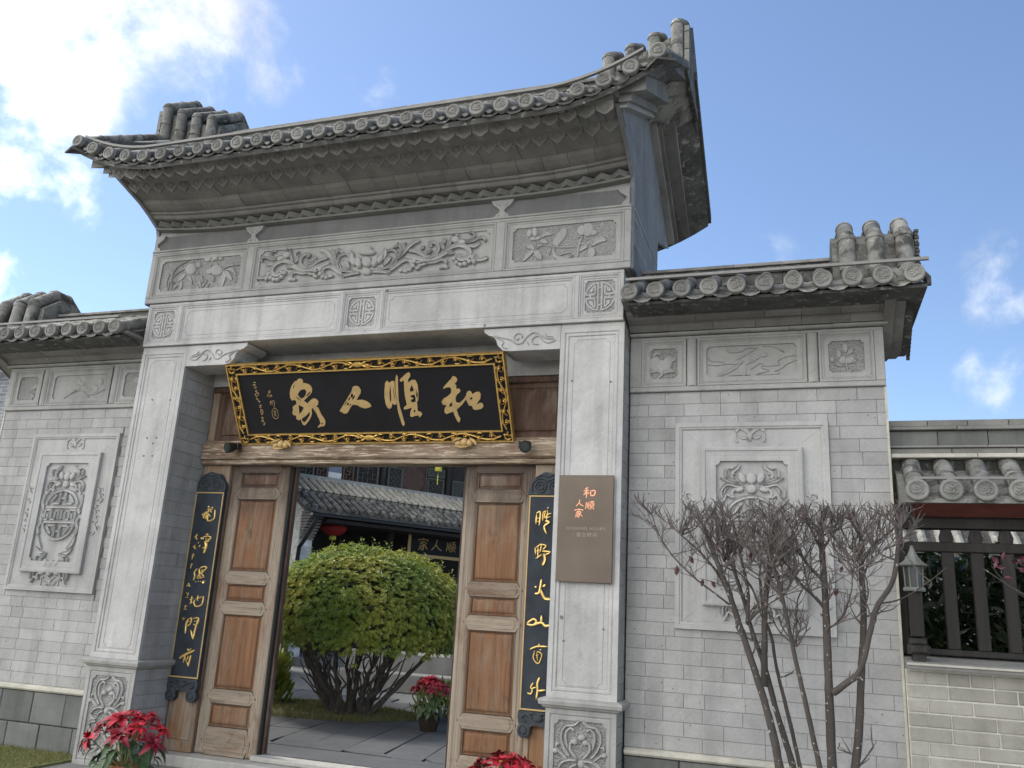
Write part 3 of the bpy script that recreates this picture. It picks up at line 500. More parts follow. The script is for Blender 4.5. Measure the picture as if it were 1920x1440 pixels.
'lotus_scroll':[["s",[342,4749,428,4838,500,4905,572,4934],36.3,"r"],["s",[-327,4749,-413,4838,-485,4905,-557,4934],36.3,"r"],["s",[274,4634,341,4680,407,4723,469,4731,508,4693,493,4641,447,4633],32.9,"r"],["s",[-259,4634,-326,4680,-392,4723,-454,4731,-493,4693,-478,4641,-432,4633],32.9,"r"],["b",[431,4621,428,4610,418,4603,403,4601,388,4605,376,4614,371,4626,374,4637,384,4645,399,4647,414,4642,426,4633]],["b",[-416,4621,-413,4610,-403,4603,-388,4601,-373,4605,-361,4614,-356,4626,-359,4637,-369,4645,-384,4647,-399,4642,-411,4633]],["b",[479,4608,476,4597,466,4590,451,4588,436,4592,424,4601,419,4612,422,4623,433,4630,447,4631,462,4627,474,4619]],["b",[-464,4608,-461,4597,-451,4590,-436,4588,-421,4592,-409,4601,-404,4612,-407,4623,-418,4630,-432,4631,-447,4627,-459,4619]],["b",[519,4622,516,4611,507,4603,493,4601,479,4605,467,4615,463,4626,465,4638,475,4645,489,4647,503,4643,514,4634]],["b",[-504,4622,-501,4611,-492,4603,-478,4601,-464,4605,-452,4615,-448,4626,-450,4638,-460,4645,-474,4647,-488,4643,-499,4634]],["b",[554,4659,552,4646,542,4637,529,4635,514,4639,503,4650,498,4663,501,4676,510,4685,524,4687,538,4682,549,4672]],["b",[-539,4659,-537,4646,-527,4637,-514,4635,-499,4639,-488,4650,-483,4663,-486,4676,-495,4685,-509,4687,-523,4682,-534,4672]],["b",[562,4704,559,4691,550,4682,536,4680,522,4685,511,4695,506,4708,508,4721,518,4730,531,4732,546,4728,557,4717]],["b",[-547,4704,-544,4691,-535,4682,-521,4680,-507,4685,-496,4695,-491,4708,-493,4721,-503,4730,-516,4732,-531,4728,-542,4717]],["s",[459,4835,556,4808,638,4758,708,4745,774,4785,776,4853,734,4892,684,4885,711,4850],29.3,"r"],["s",[-444,4835,-541,4808,-623,4758,-693,4745,-759,4785,-761,4853,-719,4892,-669,4885,-696,4850],29.3,"r"],["s",[434,4776,530,4749,633,4719,718,4720,808,4744,866,4777,924,4802],40.1,"r"],["s",[-419,4776,-515,4749,-618,4719,-703,4720,-793,4744,-851,4777,-909,4802],40.1,"r"],["s",[659,4686,751,4684,818,4703,869,4684,861,4649],27.6,"r"],["s",[-644,4686,-736,4684,-803,4703,-854,4684,-846,4649],27.6,"r"],["b",[908,4622,904,4608,891,4599,873,4597,853,4602,838,4614,832,4628,836,4642,849,4652,868,4654,887,4649,902,4637]],["b",[-893,4622,-889,4608,-876,4599,-858,4597,-838,4602,-823,4614,-817,4628,-821,4642,-834,4652,-853,4654,-872,4649,-887,4637]],["b",[853,4615,850,4606,841,4600,827,4598,813,4602,802,4610,798,4620,801,4629,810,4636,824,4637,838,4634,848,4626]],["b",[-838,4615,-835,4606,-826,4600,-812,4598,-798,4602,-787,4610,-783,4620,-786,4629,-795,4636,-809,4637,-823,4634,-833,4626]],["b",[609,4642,609,4632,601,4623,587,4616,571,4614,557,4618,549,4625,549,4635,557,4645,571,4652,587,4653,601,4650]],["b",[-594,4642,-594,4632,-586,4623,-572,4616,-556,4614,-542,4618,-534,4625,-534,4635,-542,4645,-556,4652,-572,4653,-586,4650]],["b",[634,4667,634,4657,626,4647,612,4641,596,4639,582,4642,574,4650,574,4660,582,4670,596,4676,612,4678,626,4675]],["b",[-619,4667,-619,4657,-611,4647,-597,4641,-581,4639,-567,4642,-559,4650,-559,4660,-567,4670,-581,4676,-597,4678,-611,4675]],["b",[677,4675,677,4666,668,4657,653,4650,636,4648,622,4650,614,4657,614,4667,623,4676,638,4683,655,4685,670,4682]],["b",[-662,4675,-662,4666,-653,4657,-638,4650,-621,4648,-607,4650,-599,4657,-599,4667,-608,4676,-623,4683,-640,4685,-655,4682]],["b",[610,4688,607,4680,597,4675,583,4674,569,4677,558,4684,554,4693,557,4701,566,4706,580,4708,594,4704,605,4697]],["b",[-595,4688,-592,4680,-582,4675,-568,4674,-554,4677,-543,4684,-539,4693,-542,4701,-551,4706,-565,4708,-579,4704,-590,4697]],["b",[648,4697,645,4688,635,4683,621,4682,607,4685,596,4692,592,4701,595,4709,604,4715,618,4716,632,4712,643,4705]],["b",[-633,4697,-630,4688,-620,4683,-606,4682,-592,4685,-581,4692,-577,4701,-580,4709,-589,4715,-603,4716,-617,4712,-628,4705]],["s",[856,4799,923,4825,997,4839,1074,4811,1115,4755,1097,4704,1038,4686,995,4716,1027,4736],37.7,"r"],["s",[-841,4799,-908,4825,-982,4839,-1059,4811,-1100,4755,-1082,4704,-1023,4686,-980,4716,-1012,4736],37.7,"r"],["b",[982,4699,979,4686,970,4678,957,4675,943,4680,932,4690,927,4703,930,4716,939,4724,953,4727,967,4722,977,4712]],["b",[-967,4699,-964,4686,-955,4678,-942,4675,-928,4680,-917,4690,-912,4703,-915,4716,-924,4724,-938,4727,-952,4722,-962,4712]],["b",[1011,4657,1009,4645,1000,4636,986,4634,972,4638,962,4649,957,4662,960,4674,969,4683,982,4685,996,4681,1007,4670]],["b",[-996,4657,-994,4645,-985,4636,-971,4634,-957,4638,-947,4649,-942,4662,-945,4674,-954,4683,-967,4685,-981,4681,-992,4670]],["b",[1056,4633,1053,4621,1043,4613,1029,4611,1015,4615,1003,4625,999,4637,1002,4649,1011,4657,1025,4659,1040,4655,1051,4645]],["b",[-1041,4633,-1038,4621,-1028,4613,-1014,4611,-1000,4615,-988,4625,-984,4637,-987,4649,-996,4657,-1010,4659,-1025,4655,-1036,4645]],["b",[1100,4636,1097,4624,1088,4615,1074,4613,1059,4618,1048,4628,1043,4641,1046,4654,1056,4662,1070,4664,1084,4660,1095,4649]],["b",[-1085,4636,-1082,4624,-1073,4615,-1059,4613,-1044,4618,-1033,4628,-1028,4641,-1031,4654,-1041,4662,-1055,4664,-1069,4660,-1080,4649]],["b",[1143,4659,1140,4646,1131,4637,1117,4634,1102,4639,1091,4650,1086,4664,1089,4677,1099,4686,1113,4688,1127,4684,1138,4673]],["b",[-1128,4659,-1125,4646,-1116,4637,-1102,4634,-1087,4639,-1076,4650,-1071,4664,-1074,4677,-1084,4686,-1098,4688,-1112,4684,-1123,4673]],["b",[1172,4698,1170,4683,1161,4673,1147,4670,1134,4675,1123,4687,1118,4702,1121,4717,1130,4727,1143,4730,1157,4725,1168,4713]],["b",[-1157,4698,-1155,4683,-1146,4673,-1132,4670,-1119,4675,-1108,4687,-1103,4702,-1106,4717,-1115,4727,-1128,4730,-1142,4725,-1153,4713]],["b",[1128,4686,1187,4681,1193,4651,1166,4616,1134,4656]],["b",[-1113,4686,-1172,4681,-1178,4651,-1151,4616,-1119,4656]],["s",[1138,4753,1172,4683,1240,4669,1304,4690],31.3,"r"],["s",[-1123,4753,-1157,4683,-1225,4669,-1289,4690],31.3,"r"],["s",[863,4807,900,4873,922,4977],26.1,"L"],["s",[-848,4807,-885,4873,-907,4977],26.1,"L"],["s",[964,4981,971,4927],26.1,"L"],["s",[-949,4981,-956,4927],26.1,"L"],["b",[1002,4897,997,4877,981,4863,958,4860,934,4867,915,4884,907,4906,912,4927,928,4941,951,4944,975,4936,994,4919]],["b",[-987,4897,-982,4877,-966,4863,-943,4860,-919,4867,-900,4884,-892,4906,-897,4927,-913,4941,-936,4944,-960,4936,-979,4919]],["b",[1070,4864,1065,4850,1049,4840,1027,4838,1004,4844,987,4857,979,4873,984,4888,1000,4897,1023,4899,1046,4893,1063,4880]],["b",[-1055,4864,-1050,4850,-1034,4840,-1012,4838,-989,4844,-972,4857,-964,4873,-969,4888,-985,4897,-1008,4899,-1031,4893,-1048,4880]],["s",[1015,4900,1077,4877,1135,4896,1147,4939,1115,4967,1093,4950],18.2,"r"],["s",[-1000,4900,-1062,4877,-1120,4896,-1132,4939,-1100,4967,-1078,4950],18.2,"r"],["s",[1055,4864,1130,4867,1188,4891,1232,4901,1263,4875,1246,4857],20.4,"r"],["s",[-1040,4864,-1115,4867,-1173,4891,-1217,4901,-1248,4875,-1231,4857],20.4,"r"],["s",[1072,4838,1156,4815,1220,4854],34.7,"L"],["s",[-1057,4838,-1141,4815,-1205,4854],34.7,"L"],["s",[811,4934,843,4916,842,4878,812,4873,798,4901],15.4,"r"],["s",[-796,4934,-828,4916,-827,4878,-797,4873,-783,4901],15.4,"r"],["s",[804,4877,840,4809],32.3,"r"],["s",[-789,4877,-825,4809],32.3,"r"],["s",[593,4824,628,4870],26.6,"L"],["s",[-578,4824,-613,4870],26.6,"L"],["s",[613,4813,666,4783,709,4821],20.2,"r"],["s",[-598,4813,-651,4783,-694,4821],20.2,"r"],["s",[871,4753,927,4764,943,4755],22.9,"r"],["s",[-856,4753,-912,4764,-928,4755],22.9,"r"],["s",[152,4738,193,4804,193,4886],56.0,"L"],["s",[-137,4738,-178,4804,-178,4886],56.0,"L"],["s",[226,4839,268,4856,322,4831,341,4768,316,4693,208,4660,136,4662],20.6,"r"],["s",[-211,4839,-253,4856,-307,4831,-326,4768,-301,4693,-193,4660,-121,4662],20.6,"r"],["s",[197,4688,239,4746,275,4786],43.7,"L"],["s",[-182,4688,-224,4746,-260,4786],43.7,"L"],["s",[317,4755,284,4696,207,4672],12.7,"r"],["s",[-302,4755,-269,4696,-192,4672],12.7,"r"],["s",[332,4925,379,4850,357,4752],23.8,"r"],["s",[-317,4925,-364,4850,-342,4752],23.8,"r"],["s",[419,4928,394,4857,370,4781],34.8,"L"],["s",[-404,4928,-379,4857,-355,4781],34.8,"L"],["s",[283,4867,327,4894,340,4932],23.9,"L"],["s",[-268,4867,-312,4894,-325,4932],23.9,"L"],["s",[75,4636,147,4634,236,4619,271,4624,251,4587],26.9,"r"],["s",[-60,4636,-132,4634,-221,4619,-256,4624,-236,4587],26.9,"r"],["b",[137,4732,120,4702,98,4685,77,4685,63,4703,60,4733,68,4768,85,4798,107,4815,128,4815,142,4797,145,4767]],["b",[-122,4732,-105,4702,-83,4685,-62,4685,-48,4703,-45,4733,-53,4768,-70,4798,-92,4815,-113,4815,-127,4797,-130,4767]],["b",[190,4750,173,4727,153,4715,134,4717,123,4733,122,4758,131,4786,149,4810,169,4822,188,4820,199,4804,200,4778]],["b",[-175,4750,-158,4727,-138,4715,-119,4717,-108,4733,-107,4758,-116,4786,-134,4810,-154,4822,-173,4820,-184,4804,-185,4778]],["b",[69,4745,64,4714,44,4693,14,4687,-17,4698,-42,4723,-54,4755,-49,4786,-29,4807,0,4813,32,4802,57,4777]],["b",[74,4640,69,4618,51,4603,24,4599,-4,4607,-26,4625,-36,4648,-31,4671,-13,4686,14,4690,42,4681,64,4663]],["b",[98,4844,87,4827,51,4818,0,4817,-52,4826,-91,4843,-107,4862,-95,4879,-59,4888,-8,4889,44,4879,83,4863]],["b",[57,4887,51,4868,28,4855,-4,4853,-37,4861,-63,4878,-74,4898,-67,4918,-45,4930,-13,4932,21,4924,46,4907]]],
'goldfish':[["b",[-2073,4820,-2091,4792,-2122,4779,-2161,4784,-2195,4807,-2217,4840,-2219,4876,-2202,4904,-2170,4917,-2131,4912,-2097,4889,-2076,4856]],["b",[-2022,4877,-2030,4861,-2046,4853,-2064,4855,-2080,4866,-2090,4884,-2090,4903,-2081,4919,-2066,4928,-2047,4926,-2031,4914,-2022,4897]],["s",[-2202,4794,-2255,4763,-2299,4714],60.5,"L"],["s",[-2249,4728,-2234,4651,-2255,4615],21.5,"r"],["s",[-2200,4782,-2139,4737,-2099,4670],31.6,"L"],["s",[-2153,4957,-2119,4916],21.6,"L"],["s",[-2071,4830,-2035,4775],18.9,"L"],["s",[-2186,4957,-2320,4897,-2373,4825,-2379,4738,-2367,4594],9.6,"r"],["s",[-2239,4855,-2347,4794,-2397,4710,-2414,4592],10.2,"r"],["s",[-2418,4817,-2445,4725,-2426,4645],14.1,"L"],["s",[-2374,4708,-2364,4614],14.0,"L"],["s",[-2282,4678,-2330,4635,-2354,4589],10.8,"L"],["s",[-2332,4717,-2360,4686],8.9,"r"],["b",[-1890,4945,-1895,4933,-1913,4925,-1938,4924,-1965,4930,-1986,4940,-1995,4954,-1991,4965,-1973,4973,-1947,4974,-1920,4968,-1899,4958]],["b",[-1809,4944,-1813,4933,-1827,4926,-1848,4925,-1870,4930,-1887,4939,-1895,4951,-1891,4962,-1877,4968,-1856,4970,-1834,4965,-1817,4955]],["b",[-1748,4938,-1750,4928,-1760,4921,-1775,4920,-1792,4924,-1804,4933,-1810,4944,-1808,4954,-1798,4961,-1783,4962,-1767,4958,-1754,4949]],["b",[-1919,4927,-1922,4920,-1932,4915,-1946,4914,-1962,4918,-1974,4924,-1979,4932,-1977,4940,-1967,4944,-1952,4945,-1936,4942,-1924,4935]],["b",[-1852,4924,-1854,4918,-1861,4914,-1872,4913,-1883,4915,-1892,4921,-1896,4928,-1894,4934,-1887,4938,-1876,4939,-1865,4936,-1856,4931]],["b",[-1732,4816,-1730,4782,-1750,4756,-1785,4744,-1827,4749,-1864,4771,-1887,4803,-1888,4837,-1869,4863,-1833,4875,-1791,4869,-1754,4847]],["b",[-1852,4798,-1855,4781,-1869,4769,-1891,4766,-1915,4772,-1934,4787,-1943,4806,-1940,4823,-1926,4835,-1904,4838,-1880,4832,-1861,4817]],["s",[-1724,4797,-1705,4744,-1709,4670,-1717,4596],61.4,"L"],["s",[-1712,4801,-1658,4746,-1587,4678],58.4,"L"],["s",[-1700,4806,-1617,4802,-1545,4724],36.9,"L"],["s",[-1721,4819,-1664,4855,-1587,4849],34.6,"L"],["s",[-1586,4843,-1524,4848],8.6,"r"],["s",[-1845,4760,-1827,4676],27.2,"L"],["s",[-1904,4895,-1889,4862],18.8,"L"],["s",[-1843,4896,-1789,4842],31.1,"L"],["s",[-1585,4683,-1540,4646],13.4,"L"],["s",[-1992,4772,-1969,4678],17.5,"L"],["s",[-1998,4697,-1976,4601],17.4,"L"],["s",[-1910,4708,-1940,4658,-1964,4594],14.9,"L"],["s",[-1870,4662,-1903,4615,-1940,4587],12.4,"L"],["s",[-2029,4665,-1991,4602],14.9,"L"],["s",[-1964,4746,-1961,4671],13.7,"L"]],
'bird_rose':[["s",[1774,4735,1836,4770,1918,4750,2012,4731,2152,4722],11.0,"r"],["s",[2165,4590,2180,4661,2186,4730,2218,4824],17.6,"r"],["b",[2025,4918,2055,4932,2073,4897,2071,4859,2046,4812,2011,4770,1979,4734,1938,4759,1936,4822,1973,4875]],["s",[1951,4765,1944,4682,1983,4633,2057,4620,2142,4640],36.9,"L"],["s",[1920,4733,1905,4664],15.1,"L"],["s",[1983,4637,2048,4666,2121,4666],12.3,"L"],["b",[2256,4863,2242,4841,2220,4830,2196,4834,2176,4851,2166,4877,2168,4905,2182,4927,2204,4938,2228,4934,2248,4916,2258,4890]],["b",[2327,4887,2320,4854,2301,4832,2273,4826,2245,4837,2224,4864,2215,4898,2221,4930,2241,4953,2269,4959,2297,4947,2318,4921]],["b",[2362,4852,2360,4837,2348,4825,2330,4819,2311,4821,2295,4831,2288,4845,2290,4860,2301,4872,2319,4878,2338,4876,2354,4866]],["b",[2306,4836,2301,4824,2287,4817,2267,4815,2247,4820,2232,4831,2227,4844,2232,4856,2246,4864,2265,4865,2285,4860,2300,4850]],["s",[2303,4716,2373,4768,2447,4764],53.8,"L"],["s",[2273,4713,2231,4712,2190,4671],44.6,"L"],["s",[2296,4706,2311,4650,2288,4591],70.4,"L"],["s",[2191,4743,2236,4746,2270,4719],13.5,"r"],["s",[2221,4824,2168,4815],12.3,"L"],["s",[2234,4822,2268,4778],17.6,"L"],["s",[1757,4726,1711,4695,1641,4613],53.0,"L"],["s",[1757,4723,1793,4681,1830,4618],63.8,"L"],["s",[1757,4726,1721,4765,1670,4762],49.0,"L"],["b",[1727,4889,1717,4871,1703,4862,1688,4863,1677,4874,1671,4893,1674,4914,1684,4932,1698,4942,1712,4941,1724,4929,1729,4910]],["b",[1785,4908,1782,4883,1772,4866,1757,4861,1742,4869,1730,4888,1724,4914,1727,4938,1737,4956,1752,4961,1768,4953,1780,4933]],["b",[1769,4838,1766,4828,1754,4821,1739,4820,1723,4824,1711,4833,1706,4844,1710,4854,1721,4861,1737,4862,1753,4858,1764,4849]],["b",[1824,4852,1823,4843,1813,4833,1798,4826,1782,4824,1768,4827,1761,4834,1762,4843,1771,4853,1786,4860,1802,4862,1816,4859]],["s",[1812,4848,1865,4879,1930,4869],41.8,"L"],["s",[1807,4820,1841,4810,1890,4785],45.9,"L"],["s",[1760,4811,1775,4774,1816,4763],11.2,"r"]],
'right_frieze_small_a':[["b",[2909,3638,2895,3602,2870,3580,2841,3576,2814,3592,2798,3624,2796,3663,2810,3699,2835,3721,2865,3725,2891,3709,2907,3677]],["b",[3007,3635,2988,3600,2962,3579,2937,3578,2918,3597,2911,3632,2919,3673,2938,3709,2964,3730,2989,3731,3008,3711,3014,3676]],["b",[2946,3622,2941,3586,2928,3560,2909,3551,2890,3561,2876,3588,2870,3625,2875,3661,2889,3687,2908,3696,2927,3686,2941,3658]],["s",[2795,3570,2897,3599,2913,3557],41.9,"L"],["s",[2913,3557,2976,3588,3026,3570],41.6,"L"],["s",[2991,3669,3046,3708],38.5,"L"],["s",[2854,3494,2914,3549,2921,3606],19.3,"r"],["s",[2833,3709,2864,3750,2912,3739],29.3,"L"]],
'right_frieze_swallows':[["s",[3475,3770,3498,3732,3587,3733,3662,3766,3721,3759],9.3,"r"],["s",[3781,3772,3868,3776,3954,3711],36.7,"L"],["s",[3794,3699,3749,3685,3637,3610],39.8,"L"],["s",[3736,3763,3632,3706,3559,3661],27.8,"L"],["b",[3817,3698,3813,3687,3803,3679,3790,3677,3777,3681,3768,3689,3764,3700,3768,3712,3778,3719,3791,3722,3804,3718,3814,3709]],["s",[3593,3636,3526,3583,3382,3511],52.5,"L"],["s",[3376,3613,3481,3633,3589,3620],28.0,"L"],["s",[3630,3602,3629,3531,3584,3493],24.5,"L"],["b",[3614,3643,3611,3632,3604,3624,3593,3621,3583,3625,3575,3633,3573,3645,3576,3656,3583,3664,3594,3666,3604,3663,3612,3654]],["s",[3300,3673,3319,3691,3343,3658,3451,3647,3424,3622,3303,3624],9.3,"r"],["s",[3674,3569,3748,3621,3780,3612,3769,3581,3827,3555,3717,3524,3891,3521,3899,3544],9.1,"r"],["s",[3791,3596,3910,3602,3901,3639,3967,3672,4068,3684],9.1,"r"],["s",[3870,3545,3936,3574,3965,3605,4059,3643],9.0,"r"],["s",[3495,3520,3584,3524,3673,3521],9.2,"r"]],
'right_frieze_small_b':[["s",[4460,3507,4443,3593,4453,3669],13.1,"r"],["s",[4440,3685,4437,3779],50.1,"L"],["s",[4453,3669,4504,3721],38.0,"L"],["s",[4390,3641,4386,3711],41.2,"L"],["s",[4340,3605,4328,3659],38.3,"L"],["b",[4514,3636,4513,3618,4502,3601,4483,3590,4462,3587,4445,3594,4435,3608,4436,3626,4447,3643,4466,3654,4486,3657,4504,3650]],["b",[4450,3623,4445,3603,4433,3589,4418,3584,4403,3590,4392,3605,4389,3626,4394,3646,4406,3660,4421,3665,4436,3659,4447,3643]],["s",[4332,3597,4387,3572,4442,3577],11.7,"r"],["s",[4491,3591,4520,3635],32.0,"L"],["s",[4453,3508,4489,3552],26.1,"L"]],
'left_frieze_orchid':[["s",[-4263,3474,-4248,3585,-4248,3665,-4320,3747],12.9,"r"],["s",[-4249,3474,-4192,3599,-4164,3726],12.8,"r"],["s",[-4241,3481,-4164,3566,-4132,3677],10.9,"r"],["s",[-4277,3482,-4344,3572,-4438,3622],11.0,"r"],["s",[-4223,3489,-4164,3566,-4104,3604],10.9,"r"],["s",[-4271,3482,-4215,3536,-4285,3730],11.0,"r"],["b",[-4299,3666,-4301,3655,-4314,3647,-4333,3645,-4354,3648,-4371,3657,-4380,3669,-4377,3680,-4365,3688,-4345,3690,-4324,3686,-4307,3678]],["b",[-4335,3643,-4337,3635,-4348,3630,-4363,3628,-4380,3631,-4393,3637,-4400,3645,-4398,3653,-4387,3659,-4372,3660,-4355,3658,-4341,3651]],["b",[-4303,3690,-4304,3681,-4313,3674,-4326,3672,-4341,3675,-4353,3682,-4360,3692,-4358,3702,-4350,3709,-4336,3711,-4322,3708,-4309,3700]],["b",[-4325,3558,-4327,3549,-4337,3542,-4352,3540,-4369,3543,-4383,3550,-4390,3560,-4388,3570,-4378,3576,-4362,3579,-4345,3575,-4332,3568]],["b",[-4342,3532,-4344,3524,-4353,3518,-4366,3516,-4381,3519,-4393,3525,-4399,3533,-4397,3541,-4388,3547,-4375,3549,-4360,3546,-4348,3540]],["s",[-4413,3526,-4283,3490],11.0,"r"]],
'left_frieze_branch':[["s",[-3516,3498,-3579,3565,-3666,3607,-3792,3571],14.2,"r"],["s",[-3557,3549,-3446,3561,-3342,3604,-3262,3664],14.0,"r"],["b",[-3680,3717,-3681,3693,-3694,3677,-3716,3671,-3741,3678,-3762,3696,-3774,3720,-3773,3744,-3760,3761,-3738,3766,-3714,3759,-3692,3741]],["b",[-3615,3683,-3619,3673,-3635,3665,-3660,3663,-3686,3667,-3706,3675,-3716,3687,-3712,3698,-3695,3705,-3670,3707,-3644,3703,-3624,3695]],["b",[-3360,3701,-3360,3678,-3370,3661,-3388,3656,-3408,3662,-3426,3680,-3436,3704,-3437,3727,-3427,3744,-3409,3750,-3388,3743,-3371,3725]],["b",[-3673,3638,-3678,3624,-3697,3615,-3725,3612,-3755,3616,-3779,3627,-3790,3642,-3786,3656,-3767,3666,-3738,3669,-3708,3664,-3684,3653]],["b",[-3410,3622,-3412,3599,-3426,3582,-3449,3577,-3475,3584,-3497,3602,-3510,3625,-3508,3649,-3494,3665,-3471,3671,-3444,3664,-3422,3646]],["s",[-3726,3616,-3798,3595,-3887,3519],53.7,"L"],["s",[-3339,3589,-3294,3642,-3242,3676],48.8,"L"],["s",[-3393,3498,-3287,3526,-3185,3485],34.7,"L"],["s",[-3598,3644,-3494,3609],45.8,"L"],["s",[-3557,3549,-3516,3498],24.6,"r"]],
'left_frieze_flower':[["s",[-2900,3484,-2876,3590,-2859,3681],17.0,"r"],["b",[-2833,3695,-2834,3673,-2848,3656,-2871,3651,-2896,3658,-2917,3675,-2928,3699,-2927,3722,-2913,3738,-2890,3744,-2865,3736,-2844,3719]],["b",[-2784,3618,-2785,3596,-2798,3581,-2819,3576,-2842,3583,-2861,3599,-2872,3620,-2870,3642,-2857,3657,-2837,3662,-2813,3655,-2794,3639]],["s",[-2900,3530,-2812,3543],33.8,"L"]],
'bracket':[["s",[-1999,3838,-1929,3814,-1878,3841,-1841,3895,-1780,3919,-1717,3874,-1681,3824,-1625,3820,-1567,3860,-1498,3879,-1403,3907],13.2,"r"],["s",[-1976,3866,-1913,3879,-1891,3911],11.6,"L"],["s",[-1983,3850,-1908,3855,-1868,3889],8.9,"r"],["s",[-1868,3861,-1820,3883,-1772,3849,-1793,3809,-1834,3805],10.6,"r"],["s",[-1674,3868,-1671,3905,-1632,3917,-1598,3881,-1631,3854,-1648,3875],10.5,"r"],["s",[-1540,3778,-1518,3781,-1485,3804,-1500,3841,-1469,3867,-1406,3900],10.4,"r"],["s",[-1741,3803,-1724,3838],7.9,"r"]],
'plinth':[["s",[2349,646,2393,611,2456,601,2491,553,2492,488,2461,421,2419,374],26.0,"r"],["s",[2322,646,2278,611,2215,601,2180,553,2179,488,2210,421,2252,374],26.0,"r"],["s",[2386,562,2415,581,2449,549,2452,495,2435,434],20.4,"r"],["s",[2285,562,2256,581,2222,549,2219,495,2236,434],20.4,"r"],["b",[2408,485,2405,473,2395,464,2380,459,2366,461,2355,468,2351,480,2355,492,2365,502,2379,506,2393,505,2404,497]],["b",[2263,485,2266,473,2276,464,2291,459,2305,461,2316,468,2320,480,2316,492,2306,502,2292,506,2278,505,2267,497]],["s",[2385,499,2413,464,2411,416,2360,360],21.4,"r"],["s",[2286,499,2258,464,2260,416,2311,360],21.4,"r"],["b",[2557,406,2554,396,2545,387,2533,383,2521,385,2511,391,2508,401,2511,412,2520,420,2532,424,2544,422,2553,416]],["b",[2114,406,2117,396,2126,387,2138,383,2150,385,2160,391,2163,401,2160,412,2151,420,2139,424,2127,422,2118,416]],["s",[2535,428,2483,391,2431,348],25.8,"r"],["s",[2136,428,2188,391,2240,348],25.8,"r"],["s",[2502,451,2522,459,2529,433],20.2,"r"],["s",[2169,451,2149,459,2142,433],20.2,"r"],["s",[2360,354,2425,353,2485,327,2509,287],27.9,"r"],["s",[2311,354,2246,353,2186,327,2162,287],27.9,"r"],["s",[2361,325,2403,308,2428,268],28.0,"r"],["s",[2310,325,2268,308,2243,268],28.0,"r"],["s",[2509,287,2481,253,2428,247],22.2,"r"],["s",[2162,287,2190,253,2243,247],22.2,"r"],["b",[2382,521,2378,508,2366,498,2349,493,2333,495,2320,502,2315,515,2319,527,2331,538,2348,543,2365,541,2377,533]],["b",[2380,327,2377,311,2366,298,2352,292,2337,295,2325,305,2321,321,2324,337,2335,350,2349,356,2364,353,2375,343]]],
'wall_lotus':[["s",[3765,2741,3775,2711,3803,2689,3825,2672,3826,2642,3814,2616],24.3,"r"],["s",[3565,2741,3555,2711,3527,2689,3505,2672,3504,2642,3516,2616],24.3,"r"],["s",[3796,2722,3828,2704,3855,2709],17.6,"r"],["s",[3534,2722,3502,2704,3475,2709],17.6,"r"],["s",[3869,2700,3878,2668,3873,2629],19.2,"r"],["s",[3461,2700,3452,2668,3457,2629],19.2,"r"],["s",[3747,2569,3825,2590,3874,2607,3923,2627],19.2,"L"],["s",[3583,2569,3505,2590,3456,2607,3407,2627],19.2,"L"],["s",[3768,2590,3826,2612,3871,2623],19.2,"L"],["s",[3562,2590,3504,2612,3459,2623],19.2,"L"],["b",[3821,2659,3820,2653,3815,2648,3808,2646,3802,2648,3797,2653,3795,2659,3797,2665,3802,2670,3809,2672,3815,2670,3820,2666]],["b",[3509,2659,3510,2653,3515,2648,3522,2646,3528,2648,3533,2653,3535,2659,3533,2665,3528,2670,3521,2672,3515,2670,3510,2666]],["s",[3726,2556,3784,2554,3833,2569,3873,2568,3899,2542,3916,2506,3909,2455],21.6,"r"],["s",[3604,2556,3546,2554,3497,2569,3457,2568,3431,2542,3414,2506,3421,2455],21.6,"r"],["s",[3785,2541,3813,2514,3823,2484,3804,2456],19.1,"r"],["s",[3545,2541,3517,2514,3507,2484,3526,2456],19.1,"r"],["s",[3818,2455,3863,2482,3878,2457,3902,2417],17.3,"r"],["s",[3512,2455,3467,2482,3452,2457,3428,2417],17.3,"r"],["b",[3769,2611,3754,2589,3736,2576,3719,2576,3707,2590,3704,2612,3711,2638,3726,2660,3744,2673,3761,2673,3773,2659,3776,2637]],["b",[3561,2611,3576,2589,3594,2576,3611,2576,3623,2590,3626,2612,3619,2638,3604,2660,3586,2673,3569,2673,3557,2659,3554,2637]],["b",[3802,2516,3794,2507,3777,2502,3757,2504,3738,2512,3726,2524,3723,2536,3731,2545,3748,2550,3768,2548,3787,2540,3799,2528]],["b",[3528,2516,3536,2507,3553,2502,3573,2504,3592,2512,3604,2524,3607,2536,3599,2545,3582,2550,3562,2548,3543,2540,3531,2528]],["s",[3852,2544,3880,2518,3883,2484],12.4,"L"],["s",[3478,2544,3450,2518,3447,2484],12.4,"L"],["b",[3711,2620,3704,2594,3687,2574,3664,2567,3641,2574,3624,2593,3619,2620,3625,2646,3643,2666,3666,2673,3689,2666,3706,2646]],["b",[3709,2532,3702,2511,3686,2495,3663,2489,3641,2494,3625,2510,3620,2531,3626,2553,3643,2569,3665,2575,3687,2569,3703,2553]]],
}

